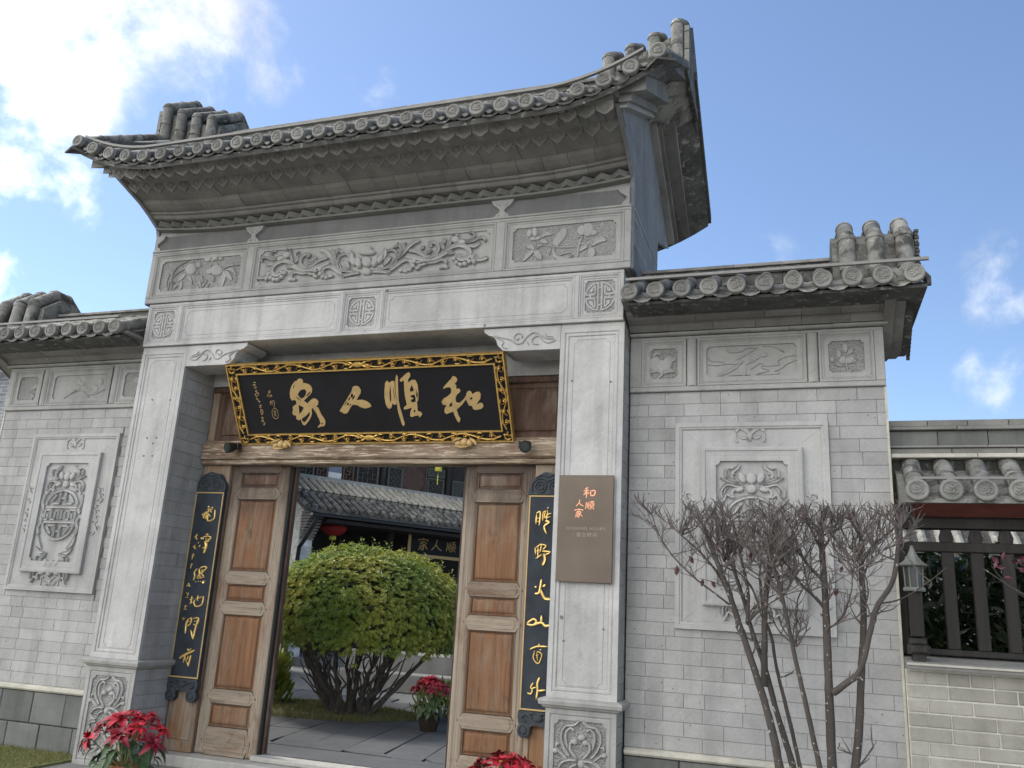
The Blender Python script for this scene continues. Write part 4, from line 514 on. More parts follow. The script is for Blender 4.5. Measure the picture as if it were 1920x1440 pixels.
# ------------------------------------------------------------------ ground (structure)
g = MB(); g.add([(-900,-900,-.17),(900,-900,-.17),(900,900,-.17),(-900,900,-.17)], [(0,1,2,3)])
MAT['ground'] = stone('pale forecourt ground', (.21,.205,.19), .1, 0, .2)
gr = g.build('ground', 'ground', recalc=False); gr['kind'] = 'structure'
g = MB(); g.box(-9, -2.66, -1.4, .24, -.3, -.150)
MAT['lawn'] = simple('lawn soil', (.14,.15,.05), .95, 0, .4, 20, .6)
lw = g.build('lawn', 'lawn'); lw['kind'] = 'structure'
random.seed(5); gb = MB()
for i in range(9000):
    x = random.uniform(-5.2, -2.68); y = random.uniform(-.9, .22); h = random.uniform(.015, .05); a = random.uniform(0, PI); l = random.uniform(-.02,.02)
    dx, dy = math.cos(a)*.003, math.sin(a)*.003
    gb.add([(x-dx,y-dy,-.152),(x+dx,y+dy,-.152),(x+l,y+l,-.15+h)], [(0,1,2)])
gs = gb.build('grass', 'grass', recalc=False); gs['kind'] = 'stuff'; tag(gs, 'short yellow green grass along the foot of the left wall', 'grass')
cy = MB(); cy.box(-16, 14, 1.2, 22, -.16, -.022); cyo = cy.build('courtyard', 'joint'); cyo['kind'] = 'structure'
# paving stones, laid at a slight angle to the gate
a = R(9.5); ux, uy = -math.sin(a), math.cos(a); vx, vy = math.cos(a), math.sin(a)
random.seed(3)
for i in range(-9, 9):
    off = random.uniform(0, 1)
    for j in range(-1, 6):
        s0 = (j+off)*.98; t0 = i*.44
        cx, cyy = -.6+vx*t0+ux*s0, .9+vy*t0+uy*s0
        if cyy < .78 or cyy > 6 or cx < -4.6 or cx > 3: continue
        hw, hl = .215, .485; b = MB(); z = random.uniform(-.003, .003)
        c4 = [(cx+vx*p*hw+ux*q*hl, cyy+vy*p*hw+uy*q*hl) for p, q in ((-1,-1),(1,-1),(1,1),(-1,1))]
        if min(c[1] for c in c4) < 1.21: c4 = [(x, max(y, 1.21)) for x, y in c4]
        if max(c[1] for c in c4)-min(c[1] for c in c4) < .1: continue
        c5 = [(x+(cx-x)*.012, y+(cyy-y)*.012) for x, y in c4]
        b.add([(x,y,-.04) for x,y in c4]+[(x,y,z-.003) for x,y in c4]+[(x,y,z) for x,y in c5], [(0,1,5,4),(1,2,6,5),(2,3,7,6),(3,0,4,7),(4,5,9,8),(5,6,10,9),(6,7,11,10),(7,4,8,11),(8,9,10,11)])
        b.build('paving_stone', 'paving', cyo)
pl = MB(); pl.box(-2.0, 2.0, .66, 1.2, -.16, -.004); po = pl.build('gateway_floor', 'paving', cyo)

# ------------------------------------------------------------------ stone gateway
GW = thing('stone_gateway', 'tall grey stone gateway with carved frieze, two pilasters and a swept tiled roof', 'gateway', (0,.6,-.17))
def stack(mb, x0, x1, y0, y1, lv):
    vs = []; fs = []
    for z, o in lv: vs += [(x0-o,y0-o,z),(x1+o,y0-o,z),(x1+o,y1+o,z),(x0-o,y1+o,z)]
    for k in range(len(lv)-1):
        for j in range(4): fs.append((k*4+j, k*4+(j+1)%4, (k+1)*4+(j+1)%4, (k+1)*4+j))
    q = (len(lv)-1)*4; fs += [(3,2,1,0),(q,q+1,q+2,q+3)]
    return mb.add(vs, fs)
def notched(x0, x1, z0, z1, n):
    """closed outline with quarter round notches in the corners"""
    P = []
    for cx, cz, a0, sgn in ((x0,z0,90,-1),(x1,z0,180,-1),(x1,z1,270,-1),(x0,z1,0,-1)):
        P += [(cx+n*math.cos(R(a0-k*22.5)), cz+n*math.sin(R(a0-k*22.5))) for k in range(5)]
    return P
def incised(parent, x0, x1, z0, z1, y, n=.035, mat='mid', wd=.005):
    P = notched(x0, x1, z0, z1, n); mb = MB()
    for i in range(len(P)):
        relief(mb, [st([P[i], P[(i+1)%len(P)]], wd)], planemap(y), .0025)
    return mb.build('incised_border', mat, parent)
DEP = .014
def carved_panel(parent, x0, x1, z0, z1, y, prof, items=None, ground='stipple', h=.016, notch=.03, inner=.03, name='carved_panel', mat='mid', rmat='relief', wscale=1):
    mb = MB().frame(x0, x1, z0, z1, prof, y, fill=False); ins, o = prof[-1]
    yf = y-o; fx0, fx1, fz0, fz1 = x0+ins, x1-ins, z0+ins, z1-ins
    if items is None:
        mb.add([(fx0,yf,fz0),(fx1,yf,fz0),(fx1,yf,fz1),(fx0,yf,fz1)], [(0,1,2,3)])
        p = mb.build(name, mat, parent); incised(p, fx0+inner, fx1-inner, fz0+inner, fz1-inner, yf); return p
    # border with a notched opening, then the sunk ground behind it
    P = notched(fx0+inner, fx1-inner, fz0+inner, fz1-inner, notch); n = len(P)
    corners = [(fx0,fz0),(fx1,fz0),(fx1,fz1),(fx0,fz1)]
    b = len(mb.v); q = n//4
    dep = DEP
    vs = [(c[0],yf,c[1]) for c in corners]+[(p[0],yf,p[1]) for p in P]+[(p[0],yf+dep,p[1]) for p in P]
    fs = []
    for c in range(4):
        for k in range(q-1): fs.append((c, 4+c*q+k, 4+c*q+k+1))
        nx = (c+1)%4; fs.append((c, 4+c*q+q-1, 4+nx*q, nx))
    for i in range(n): fs.append((4+i, 4+(i+1)%n, 4+n+(i+1)%n, 4+n+i))
    mb.add(vs, fs); p = mb.build(name, mat, parent)
    gm = MB(); gm.add([(x,yf+dep,z) for x,z in P], [tuple(range(n))]); gm.build('sunk_ground', ground if ground else mat, p)
    if items:
        rb = relief(MB(), items, planemap(yf+dep+.001), h+dep*.6, wscale); rb.build('relief', rmat, p)
    return p
A_ = 2.043; W_ = .58
pil_prof = [(0,-.03),(0,0),(.040,0),(.047,-.010),(.058,-.003),(.072,-.003),(.080,-.014),(.092,-.010)]
for sg in (-1, 1):
    x0, x1 = (A_, A_+W_) if sg > 0 else (-A_-W_, -A_)
    mb = MB(); mb.frame(x0, x1, .803, 3.94, pil_prof, 0); mb.box(x0+.008, x1-.008, .03, .72, .80, 3.98)
    mb.bbox(x0, x1, .004, .03, 3.94, 3.98, .003)
    P = mb.build('pilaster', 'pale', GW); P['label'] = 'left pale pilaster with bolt holes' if sg < 0 else 'right pale pilaster behind the bronze sign'
    incised(P, x0+.125, x1-.125, .90, 3.83, .010)
    # fixing holes
    hs = [(-2.40,3.40),(-2.17,3.39),(-2.385,2.99),(-2.30,2.93),(-2.265,2.99),(-2.39,2.80),(-2.28,2.80)] if sg < 0 else [(2.16,3.45),(2.51,3.43),(2.17,1.24),(2.5,1.35)]
    for hx, hz in hs:
        MB().tube([(hx,.0105,hz),(hx,.006,hz)], .010, 10).build('bolt_hole', 'joint', P)
    # cap and carved plinth
    mb = MB(); stack(mb, x0, x1, .0, .50, [(.715,.0),(.728,.022),(.742,.030),(.748,.048),(.775,.055),(.790,.050),(.803,.012)])
    mb.build('pilaster_cap', 'mid', P)
    mb = MB(); mb.box(x0+.008, x1-.008, .03, .72, -.17, .715); mb.build('plinth_core', 'mid', P)
    pi = DATA['plinth'] if sg > 0 else [[it[0], [ (it[1][i]-4666) if i%2==0 else it[1][i] for i in range(len(it[1]))]]+it[2:] for it in DATA['plinth']]
    low = []
    for it in pi:   # the same flower again, upside down, in the lower half
        low.append([it[0], [it[1][i] if i%2==0 else 2*235-it[1][i] for i in range(len(it[1]))]]+it[2:])
    low = [l for l in low if min(l[1][1::2]) > -110]
    carved_panel(P, x0, x1, -.17, .715, 0, [(0,-.03),(0,0),(.035,0),(.042,-.010),(.055,-.004)], pi+low, h=.016, inner=.022, notch=.035, name='carved_plinth')
    # brick-faced reveals
    random.seed(11+sg)
    for face in ('in', 'out'):
        xf = (x0 if sg > 0 else x1) if face == 'in' else (x1 if sg > 0 else x0)
        d = -1 if xf in (x0,) else 1
        yb = .52 if face == 'in' else .27
        z = -.165; k = 0
        while z < 3.97:
            h = .129
            if z < .715 < z+h: h = .715-z
            elif .71 < z < .80: z = .803; h = .129
            if z+h > 3.972: h = 3.972-z
            if h > .03:
                cuts = [.03, yb] if (k%2 or face == 'out') else [.03, .03+(yb-.03)*random.choice((.35,.62)), yb]
                for c0, c1 in zip(cuts, cuts[1:]):
                    xa, xb = (xf, xf+.0085) if d < 0 else (xf-.0085, xf)
                    MB().box(min(xa,xb), max(xa,xb), c0+.0025, c1-.0025, z+.003, z+h-.003).build('stone_block', 'block', P)
            z += h; k += 1
# corner brackets under the beam
out = [(-2.040,3.976),(-1.30,3.976),(-1.305,3.945),(-1.345,3.915),(-1.395,3.90),(-1.425,3.865),(-1.44,3.815),(-1.49,3.765),(-1.55,3.752),(-2.040,3.752)]
for sg in (-1, 1):
    o2 = [(x*-sg, z) for x, z in out]
    if sg > 0: o2 = o2[::-1]
    B_ = MB().prism_y(o2, .0, .34).build('corner_bracket', 'pale', GW)
    its = [[it[0], [(v*-sg if i%2==0 else v) for i, v in enumerate(it[1])]]+it[2:] for it in DATA['bracket']]
    relief(MB(), its, planemap(.001), .012).build('relief', 'relief', B_)
# lintel beam with emblems and plain panels
bm_ = MB(); bm_.box(-2.61, 2.61, .012, .50, 3.985, 4.465); bm_.box(-2.61, 2.61, .0, .0115, 3.985, 4.02); bm_.box(-2.61, 2.61, .0, .0115, 4.435, 4.465); bm_.box(-A_, A_, .50, .9, 3.66, 4.465)
for z0, z1 in ((3.985,4.020),(4.435,4.465)): bm_.bbox(-2.615, 2.615, -.03, .0, z0, z1, .004)
for x0, x1 in ((-2.615,-2.590),(-2.215,-2.175),(-.245,-.215),(.195,.225),(2.165,2.205),(2.585,2.615)): bm_.bbox(x0, x1, -.030, 0, 4.0205, 4.4345, .003)
LB = bm_.build('lintel_beam', 'pale', GW); DEP = .012
cell = [(0,.022),(.010,.020),(.018,.008),(.030,.014),(.040,.004),(.048,.006)]
for n_, (x0, x1) in enumerate(((-2.588,-2.217),(-.213,.193),(2.207,2.583))):
    cx, cz = (x0+x1)/2, 4.228
    carved_panel(LB, x0, x1, 4.0215, 4.4335, -.0055, cell, shou_round(cx, cz, .142), ground='stipple_light', h=.004, inner=.004, notch=.022, name='emblem_panel', mat='pale', rmat='pale')
for x0, x1 in ((-2.173,-.247),(.227,2.163)):
    carved_panel(LB, x0, x1, 4.0215, 4.4335, -.0055, cell, None, name='plain_panel', mat='pale', inner=.022)
# frieze zone
FZ = MB(); FZ.box(-2.654, 2.654, -.008, 1.30, 4.47, 5.40)
for z0, z1, o in ((4.470,4.532,.050),(5.040,5.068,.052),(5.068,5.09,.062)): FZ.bbox(-2.675, 2.675, -o, -.0085, z0, z1-.001, .005)
for x0, x1 in ((-2.675,-2.612),(-1.425,-1.335),(1.375,1.465),(2.612,2.675)): FZ.bbox(x0, x1, -.052, -.0085, 4.532, 5.039, .006)
FR = FZ.build('frieze', 'mid', GW); DEP = .014
fcell = [(0,.022),(.014,.018),(.022,.004),(.034,.010),(.044,.002)]
carved_panel(FR, -1.334, 1.374, 4.533, 5.038, -.0285, fcell, DATA['lotus_scroll'], ground='mid', h=.026, inner=.022, notch=.035, rmat='relief', wscale=1.28)
carved_panel(FR, -2.611, -1.426, 4.533, 5.038, -.0285, fcell, DATA['goldfish'], rmat='mid', h=.008, inner=.034, notch=.030)
carved_panel(FR, 1.466, 2.611, 4.533, 5.038, -.0285, fcell, DATA['bird_rose'], rmat='mid', h=.008, inner=.034, notch=.030)
# band of dark slabs parted by knot-shaped stones
for x0, x1 in ((-2.60,-1.40),(-1.36,1.40),(1.44,2.60)):
    MB().bbox(x0, x1, -.016, -.009, 5.095, 5.266, .002).build('band_slab', MAT.setdefault('dslab', stone('smooth dark slab', (.155,.156,.152), .14, .04, .35, tool=.03)), FR)
kn = [(-.075,5.092),(-.055,5.125),(-.030,5.135),(-.022,5.165),(-.052,5.195),(-.085,5.215),(-.115,5.268),(.115,5.268),(.085,5.215),(.052,5.195),(.022,5.165),(.030,5.135),(.055,5.125),(.075,5.092)]
for cx, lo, hi in ((-2.655,0,.2),(-1.38,-.2,.2),(1.42,-.2,.2),(2.655,-.2,0)):
    pr = [(cx+max(lo, min(hi, x)), z) for x, z in kn]
    k_ = MB().prism_y(pr, -.050, -.0085).build('knot_stone', 'mid', FR)
    s_ = MB()
    if abs(cx) < 2:
        for q in (-1, 1): relief(s_, [st([(cx+q*.065,5.245),(cx+q*.045,5.215),(cx+q*.018,5.20)], .010),['b',[round(1000*v) for i in range(8) for v in (cx+q*.032+.011*math.cos(i*PI/4), 5.112+.011*math.sin(i*PI/4))]]], planemap(-.0505), .006)
        s_.build('relief', 'relief', k_)

# cornice: everything from here up follows a curve that lifts towards both ends
def cz(x): return .065*max(0, (abs(x)-1.6)/1.05)**2
def ze(x): return 5.69+.30*max(0, (abs(x)-2.0)/1.05)**2
XE = 2.655
CO = MB()
def band(mb, prof, f, x0, x1, n=28):
    xs = [x0+(x1-x0)*i/n for i in range(n+1)]; m = len(prof)
    vs = [(x, y, z+f(x)) for x in xs for y, z in prof]; fs = [tuple(range(m-1,-1,-1)), tuple(range(n*m, n*m+m))]
    for i in range(n):
        for k in range(m): fs.append((i*m+k, i*m+(k+1)%m, (i+1)*m+(k+1)%m, (i+1)*m+k))
    return mb.add(vs, fs)
band(CO, [(-.0,5.268),(-.085,5.272),(-.090,5.292),(-.06,5.294),(-.06,5.36),(-.0,5.36)], cz, -XE-.01, XE+.01)
CN = CO.build('cornice', 'cornice', GW)
dn = MB(); dn.add([(-.080,.0,0),(.080,.0,0),(0,-.078,0),(-.080,.0,.060),(.080,.0,.060),(0,-.078,.060)], [(0,1,2),(3,5,4),(0,2,5,3),(2,1,4,5),(1,0,3,4)])
n = 32; proto = None
for i in range(n):
    x = -XE+.083+(2*XE-.166)*i/(n-1); L_ = (x, -.060, 5.296+cz(x))
    if proto is None: proto = dn.build('dentil_brick', 'cornice', CN, loc=(0,0,0)); proto.location = L_; WL[proto.name] = Vector(L_)
    else: dup(proto, CN, L_)
def row(name, x0, x1, w_, prof, f, mat, parent, gap=.004, jit=.004):
    x = x0; k = 0
    while x < x1-.01:
        e = min(x1, x+w_*(1+random.uniform(-.06,.06)))
        if x1-e < w_*.4: e = x1
        j = random.uniform(-jit, jit); m = len(prof)
        vs = [(xx, y, z+f(xx)+j) for xx in (x+gap/2, e-gap/2) for y, z in prof]
        MB().add(vs, [tuple(range(m-1,-1,-1)), tuple(range(m,2*m))]+[(q,(q+1)%m,(q+1)%m+m,q+m) for q in range(m)]).build(name, mat, parent)
        x = e; k += 1
random.seed(21)
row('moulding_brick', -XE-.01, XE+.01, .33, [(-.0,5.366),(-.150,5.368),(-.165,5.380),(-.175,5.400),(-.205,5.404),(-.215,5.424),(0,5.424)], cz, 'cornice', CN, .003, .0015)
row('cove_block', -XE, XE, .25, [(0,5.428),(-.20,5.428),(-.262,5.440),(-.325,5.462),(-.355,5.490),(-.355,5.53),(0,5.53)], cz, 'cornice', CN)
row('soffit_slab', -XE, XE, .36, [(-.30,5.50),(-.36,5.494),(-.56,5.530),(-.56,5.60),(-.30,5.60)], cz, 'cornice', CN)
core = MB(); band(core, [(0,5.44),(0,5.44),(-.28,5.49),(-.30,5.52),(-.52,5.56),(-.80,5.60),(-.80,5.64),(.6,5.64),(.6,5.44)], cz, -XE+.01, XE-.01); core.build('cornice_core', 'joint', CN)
def pend(scallop):
    w2 = .079
    if scallop: O = [(-w2,.0),(w2,.0),(w2,-.085),(w2-.018,-.105),(.045,-.108),(.030,-.122),(0,-.132),(-.030,-.122),(-.045,-.108),(-w2+.018,-.105),(-w2,-.085)]
    else: O = [(-w2,.0),(w2,.0),(w2,-.070),(0,-.135),(-w2,-.070)]
    mb = MB(); m = len(O)
    vs = [(x,-.012,z) for x,z in O]+[(x,.012,z) for x,z in O]; mb.add(vs, [tuple(range(m)), tuple(range(2*m-1,m-1,-1))]+[((q+1)%m,q,q+m,(q+1)%m+m) for q in range(m)])
    for r in (.052,.030):
        D = [(0,-.062+r),(r,-.062),(0,-.062-r),(-r,-.062),(-r*.4,-.062+r*.6)]
        for a_, b_ in zip(D, D[1:]): relief(mb, [st([a_, b_], .010)], lambda u,v,h: (u,-.012-h,v), .006)
    return mb
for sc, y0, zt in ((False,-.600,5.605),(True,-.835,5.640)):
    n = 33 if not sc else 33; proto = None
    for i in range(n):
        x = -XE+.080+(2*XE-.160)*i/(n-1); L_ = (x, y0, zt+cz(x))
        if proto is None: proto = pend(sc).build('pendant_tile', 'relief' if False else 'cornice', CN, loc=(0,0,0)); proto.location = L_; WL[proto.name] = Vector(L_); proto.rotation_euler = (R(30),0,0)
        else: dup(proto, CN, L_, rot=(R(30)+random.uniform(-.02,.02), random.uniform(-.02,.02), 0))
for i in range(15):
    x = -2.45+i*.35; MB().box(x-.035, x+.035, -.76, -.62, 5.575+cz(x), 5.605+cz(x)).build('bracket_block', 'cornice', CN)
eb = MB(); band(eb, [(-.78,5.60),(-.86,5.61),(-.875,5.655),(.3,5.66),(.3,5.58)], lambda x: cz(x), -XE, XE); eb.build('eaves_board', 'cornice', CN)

# roof
SL = .63; SA = math.atan(SL); YE = -.93; YC = .63; XR = 3.05; STEP = .2259
RF = MB()
nx = 40; xs = [-3.14+6.28*i/nx for i in range(nx+1)]
prof = [(-.93,-.085),(YC,-.085+SL*(YC-YE)),(2.2,-.085),(2.2,-.16),(YC,-.17+SL*(YC-YE)),(-.91,-.125)]
m = len(prof); vs = [(x, y, ze(x)+z) for x in xs for y, z in prof]; fs = [tuple(range(m-1,-1,-1)), tuple(range(nx*m, nx*m+m))]
for i in range(nx):
    for k in range(m): fs.append((i*m+k, i*m+(k+1)%m, (i+1)*m+(k+1)%m, (i+1)*m+k))
RF.add(vs, fs); ROOF = RF.build('roof', 'tiledark', GW)
# mottled infill between the level cornice and the rising eaves
for sg in (-1, 1):
    inf = MB()
    X = [sg*(1.95+(2.70-1.95)*i/10) for i in range(11)]
    for a_, b_ in zip(X, X[1:]):
        vs = []
        for x in (a_, b_): vs += [(x,-.84,5.655+cz(x)),(x,-.89,ze(x)-.100),(x,-.5,ze(x)-.02),(x,-.5,5.60)]
        inf.add(vs, [(0,1,5,4),(1,2,6,5),(2,3,7,6),(3,0,4,7),(0,3,2,1),(4,5,6,7)])
    inf.build('eaves_infill', 'tile', ROOF)
def tileseg(L, r0=.058, r1=.063, n=14):
    mb = MB(); ys = [(0,r1),(.022,r1),(.024,r0),(L*.97,r0),(L+.012,r0*.97)]
    vs = []
    for y, r in ys:
        for k in range(n): vs.append((r*math.cos(2*PI*k/n), y, r*math.sin(2*PI*k/n)))
    fs = [tuple(range(n-1,-1,-1)), tuple(range(4*n,5*n))]
    for i in range(4):
        for k in range(n): fs.append((i*n+k, i*n+(k+1)%n, (i+1)*n+(k+1)%n, (i+1)*n+k))
    return mb.add(vs, fs)
def disc_mesh():
    mb = MB(); n = 24
    ring = [(0,-.006),(.020,-.010),(.026,-.004),(.046,-.004),(.050,-.011),(.060,-.012),(.068,-.008),(.070,0),(.070,.035)]
    vs = []; fs = []
    for r, y in ring[1:]:
        for k in range(n): vs.append((r*math.cos(2*PI*k/n), y, r*math.sin(2*PI*k/n)))
    for i in range(len(ring)-2):
        for k in range(n): fs.append((i*n+k, i*n+(k+1)%n, (i+1)*n+(k+1)%n, (i+1)*n+k))
    vs.append((0,-.004,0)); fs += [(k, (k+1)%n, len(vs)-1) for k in range(n)]
    fs.append(tuple(range((len(ring)-2)*n, (len(ring)-1)*n)))
    mb.add(vs, fs)
    fm = lambda u,v,h: (u,-.004-h,v)
    relief(mb, [st([(-.040,-.012),(-.022,-.026),(0,-.014),(.022,-.026),(.040,-.012)], .009,'L'), st([(-.034,.004),(-.012,-.004),(.010,.010),(.036,.004)], .009,'L'), st([(-.026,.022),(0,.014),(.028,.026)], .009,'L'), st([(-.02,.038),(.012,.034)], .007,'L'), st([(0,-.012),(.0,-.036)], .006,'L')], fm, .008)
    return mb
TS = tileseg(.30).build('roof_tile', 'tile', ROOF, smooth=True, loc=(0,0,0)); first_ts = [True]
DS = disc_mesh().build('tile_end', 'disc', ROOF, loc=(0,0,0)); first_ds = [True]
def put(proto, flag, parent, L, rot, sc=1, mat=None):
    if flag[0]:
        flag[0] = False; proto.location = L; proto.rotation_euler = rot; proto.scale = (sc,)*3; WL[proto.name] = Vector(L)
        proto.parent = parent; proto.matrix_parent_inverse = Matrix.Translation(-wl(parent)); return proto
    return dup(proto, parent, L, rot, sc)
random.seed(4)
for i in range(28):
    x = -XR+i*STEP; z = ze(x)
    tilt = .30*2*max(0,(abs(x)-2.0)/1.05)/1.05*(1 if x > 0 else -1)
    put(DS, first_ds, ROOF, (x, YE-.032, z), (R(random.uniform(-4,2)), R(random.uniform(-25,25)), R(random.uniform(-3,3))), random.uniform(.96,1.04))
    s_ = 0; y = YE; zz = z; lim = .43 if abs(x) < 2.3 else .20
    while y < lim:
        put(TS, first_ts, ROOF, (x, y, zz), (SA+random.uniform(-.01,.01), 0, random.uniform(-.012,.012)))
        y += .30*math.cos(SA); zz += .30*math.sin(SA)
pan = MB(); n = 8
for i in range(27):
    x = -XR+(i+.5)*STEP; zc = ze(x)
    vs = []; fs = []
    for (y, zo) in ((YE-.015, 0), (YC-.15, SL*(YC-.15-YE))):
        for k in range(n+1):
            a = PI+PI*k/n; vs.append((x+.105*math.cos(a), y, zc+zo+.005+.085*math.sin(a)))
        for k in range(n+1):
            a = PI+PI*k/n; vs.append((x+.105*math.cos(a), y, zc+zo-.011+.088*math.sin(a)))
    m = n+1
    for k in range(n): fs += [(k,k+1,2*m+k+1,2*m+k), (m+k,3*m+k,3*m+k+1,m+k+1), (k,m+k,m+k+1,k+1)]
    MB().add(vs, fs).build('pan_tile', 'tiledark', ROOF, smooth=False)
    lf = MB()     # moulded drip between two tile ends, with a little fan in it
    for q in (-1,-.5,0,.5,1): relief(lf, [st([(x,zc-.062),(x+q*.034,zc-.018-.010*abs(q))], .012,'L')], planemap(YE-.012), .008)
    if abs(x) < 2.95: lf.build('drip_fan', 'disc', ROOF)
# low ridge between the raised ends
for z0, z1, y0, o, mt in ((6.50,6.70,.45,0,'tiledark'),(6.70,6.735,.425,.0,'tile'),(6.735,6.785,.455,0,'tiledark'),(6.785,6.83,.43,0,'disc')):
    x = -2.27
    while x < 2.27:
        e = min(2.27, x+.46); MB().bbox(x+.001, e-.001, y0, 2*YC-y0, z0+random.uniform(-.003,.003), z1, .006).build('ridge_tile', mt, ROOF); x = e
# raised saddle ends: four tile rows climb, fold over the top and go down behind
tube = lambda P, r: MB().tube(P, r, 14)
for sg in (-1, 1):
    body = MB(); X = [sg*(2.28+(3.12-2.28)*i/6) for i in range(7)]
    pf = [(.235,.55),(.235,1.06),(YC,1.36),(2*YC-.235,1.06),(2*YC-.235,.55)]; m = len(pf)
    vs = [(x, y, ze(x)+z) for x in X for y, z in pf]; fs = [tuple(range(m)), tuple(range(6*m, 7*m))]
    for i in range(6):
        for k in range(m): fs.append((i*m+k, i*m+(k+1)%m, (i+1)*m+(k+1)%m, (i+1)*m+k))
    body.add(vs, fs).build('saddle_end', 'tile', ROOF)
    for j in range(4):
        x = sg*(XR-j*STEP); z = ze(x); r = .064
        P0 = Vector((x,.205,z+.66)); P1 = Vector((x,.185,z+1.115)); P2 = Vector((x,YC,z+1.43)); P3 = Vector((x,2*YC-.185,z+1.115)); P4 = Vector((x,2*YC-.2,z+.66))
        for a_, b_, nseg in ((P0,P1,2),(P1,P2,2),(P2,P3,2),(P3,P4,1)):
            for q in range(nseg):
                u0 = a_.lerp(b_, q/nseg); u1 = a_.lerp(b_, (q+1)/nseg); d = (u1-u0); u1b = u0+d*.97
                mb = MB().tube([u0-d*.02, u1b, u1b, u1+d*.0], [r*.95, r*.95, r*1.06, r*1.06] if a_.z < b_.z or a_ is P1 else [r*1.06, r*.95, r*.95, r*.95], 14)
                mb.build('roof_tile', 'tile' if a_ is P0 else 'tilemoss', ROOF, smooth=True)
        for pt in (P1, P2, P3):
            s = MB(); k = 10
            vs = []; fs = []
            for a in range(k+1):
                th = PI*a/k
                for b in range(k): ph = 2*PI*b/k; vs.append((pt.x+r*1.0*math.sin(th)*math.cos(ph), pt.y+r*1.0*math.sin(th)*math.sin(ph), pt.z+r*1.0*math.cos(th)))
            for a in range(k):
                for b in range(k): fs.append((a*k+b, a*k+(b+1)%k, (a+1)*k+(b+1)%k, (a+1)*k+b))
            s.add(vs, fs).build('elbow_tile', 'tilemoss', ROOF, smooth=True)
# gable walls and stepped verges, both ends
zg0 = lambda y: 5.62+.80*(1-abs(y-.70)/1.48)
for sg in (-1, 1):
    def px(prof, xa, xb, name, mat, parent): return MB().prism_x(prof, min(sg*xa, sg*xb), max(sg*xa, sg*xb)).build(name, mat, parent)
    SW = px([(-.02,4.47),(1.30,4.47),(1.36,5.35),(2.15,5.62),(.70,6.42),(-.79,5.655),(-.36,5.52),(-.21,5.45),(-.05,5.36),(-.02,5.27)], 2.657, 2.692, 'side_wall', 'slate', GW)
    px([(-.01,5.045),(1.28,5.045),(1.28,5.070),(-.01,5.070)], 2.692, 2.700, 'string_course', 'mid', SW)
    for k in range(5):       # coursed stone below the string course
        z = 4.475+k*.113
        for q in range(5):
            y0 = -.012+.26*q+(.13 if k%2 else 0); y1 = min(1.28, y0+.256)
            if y0 < 1.25: px([(y0,z),(y1,z),(y1,z+.110),(y0,z+.110)], 2.6925, 2.697, 'stone_block', 'slate', SW)
    def lay(o0, o1, xa, xb, y0, y1, name, mat, nb=1):
        for h_, (ya, yb) in enumerate((((y0), .70), (.70, (y1)))):
            for q in range(nb):
                a_ = ya+(yb-ya)*q/nb+.002; b_ = ya+(yb-ya)*(q+1)/nb-.002
                px([(a_,zg0(a_)+o0),(b_,zg0(b_)+o0),(b_,zg0(b_)+o1),(a_,zg0(a_)+o1)], xa, xb, name, mat, SW)
    lay(.0,.05, 2.692, 2.76, -.76, 2.12, 'verge_moulding', 'mid', 4)
    lay(.05,.13, 2.692, 2.80, -.80, 2.16, 'verge_moulding', 'cornice', 4)
    lay(.13,.34, 2.692, 2.93, -.84, 2.18, 'verge_brick', 'cornice', 5)
    lay(.34,.42, 2.692, 3.12, -.90, 2.20, 'verge_slab', 'tiledark', 3)
    # raised gable panel with pale edge tiles
    e_ = ze(3.05)
    px([(.21,6.55),(.21,e_+1.08),(YC,e_+1.40),(2*YC-.21,e_+1.08),(2*YC-.21,6.55)], 3.121, 3.150, 'gable_cap', 'tiledark', SW)
    for z0, z1 in ((6.60,6.80),(6.81,7.0),(7.01,7.07)): px([(.17,z0),(.22,z0),(.22,z1),(.17,z1)], 3.12, 3.165, 'edge_tile', 'disc', SW)
    for q in range(7):
        t0, t1 = q/7, (q+1)/7-.01
        ya, yb = YC+.1+(2.2-YC-.1)*t0, YC+.1+(2.2-YC-.1)*t1
        za, zb = ze(3.05)-.02+SL*(2.2-ya), ze(3.05)-.02+SL*(2.2-yb)
        px([(ya,za-.07),(yb,zb-.07),(yb,zb+.03),(ya,za+.03)], 3.12, 3.175, 'edge_tile', 'tiledark', SW)
    ya, yb = YE, .19
    px([(ya,ze(3.05)-.10),(yb,ze(3.05)-.10+SL*(yb-ya)),(yb,ze(3.05)-.02+SL*(yb-ya)),(ya,ze(3.05)-.02)], 3.121, 3.16, 'edge_tile', 'tiledark', SW)
    MB().add([(sg*2.95,YE-.02,ze(3.0)-.13),(sg*3.05,YE-.10,ze(3.0)-.10),(sg*3.20,YE-.03,ze(3.0)-.10),(sg*3.22,YE+.3,ze(3.0)+.07),(sg*2.95,YE+.3,ze(3.0)+.05),
              (sg*2.95,YE-.02,ze(3.0)-.10),(sg*3.05,YE-.10,ze(3.0)-.08),(sg*3.20,YE-.03,ze(3.0)-.08),(sg*3.22,YE+.3,ze(3.0)+.09),(sg*2.95,YE+.3,ze(3.0)+.07)],
             [(0,1,2,3,4),(9,8,7,6,5),(0,5,6,1),(1,6,7,2),(2,7,8,3),(3,8,9,4),(4,9,5,0)]).build('corner_drip', 'tiledark', ROOF)
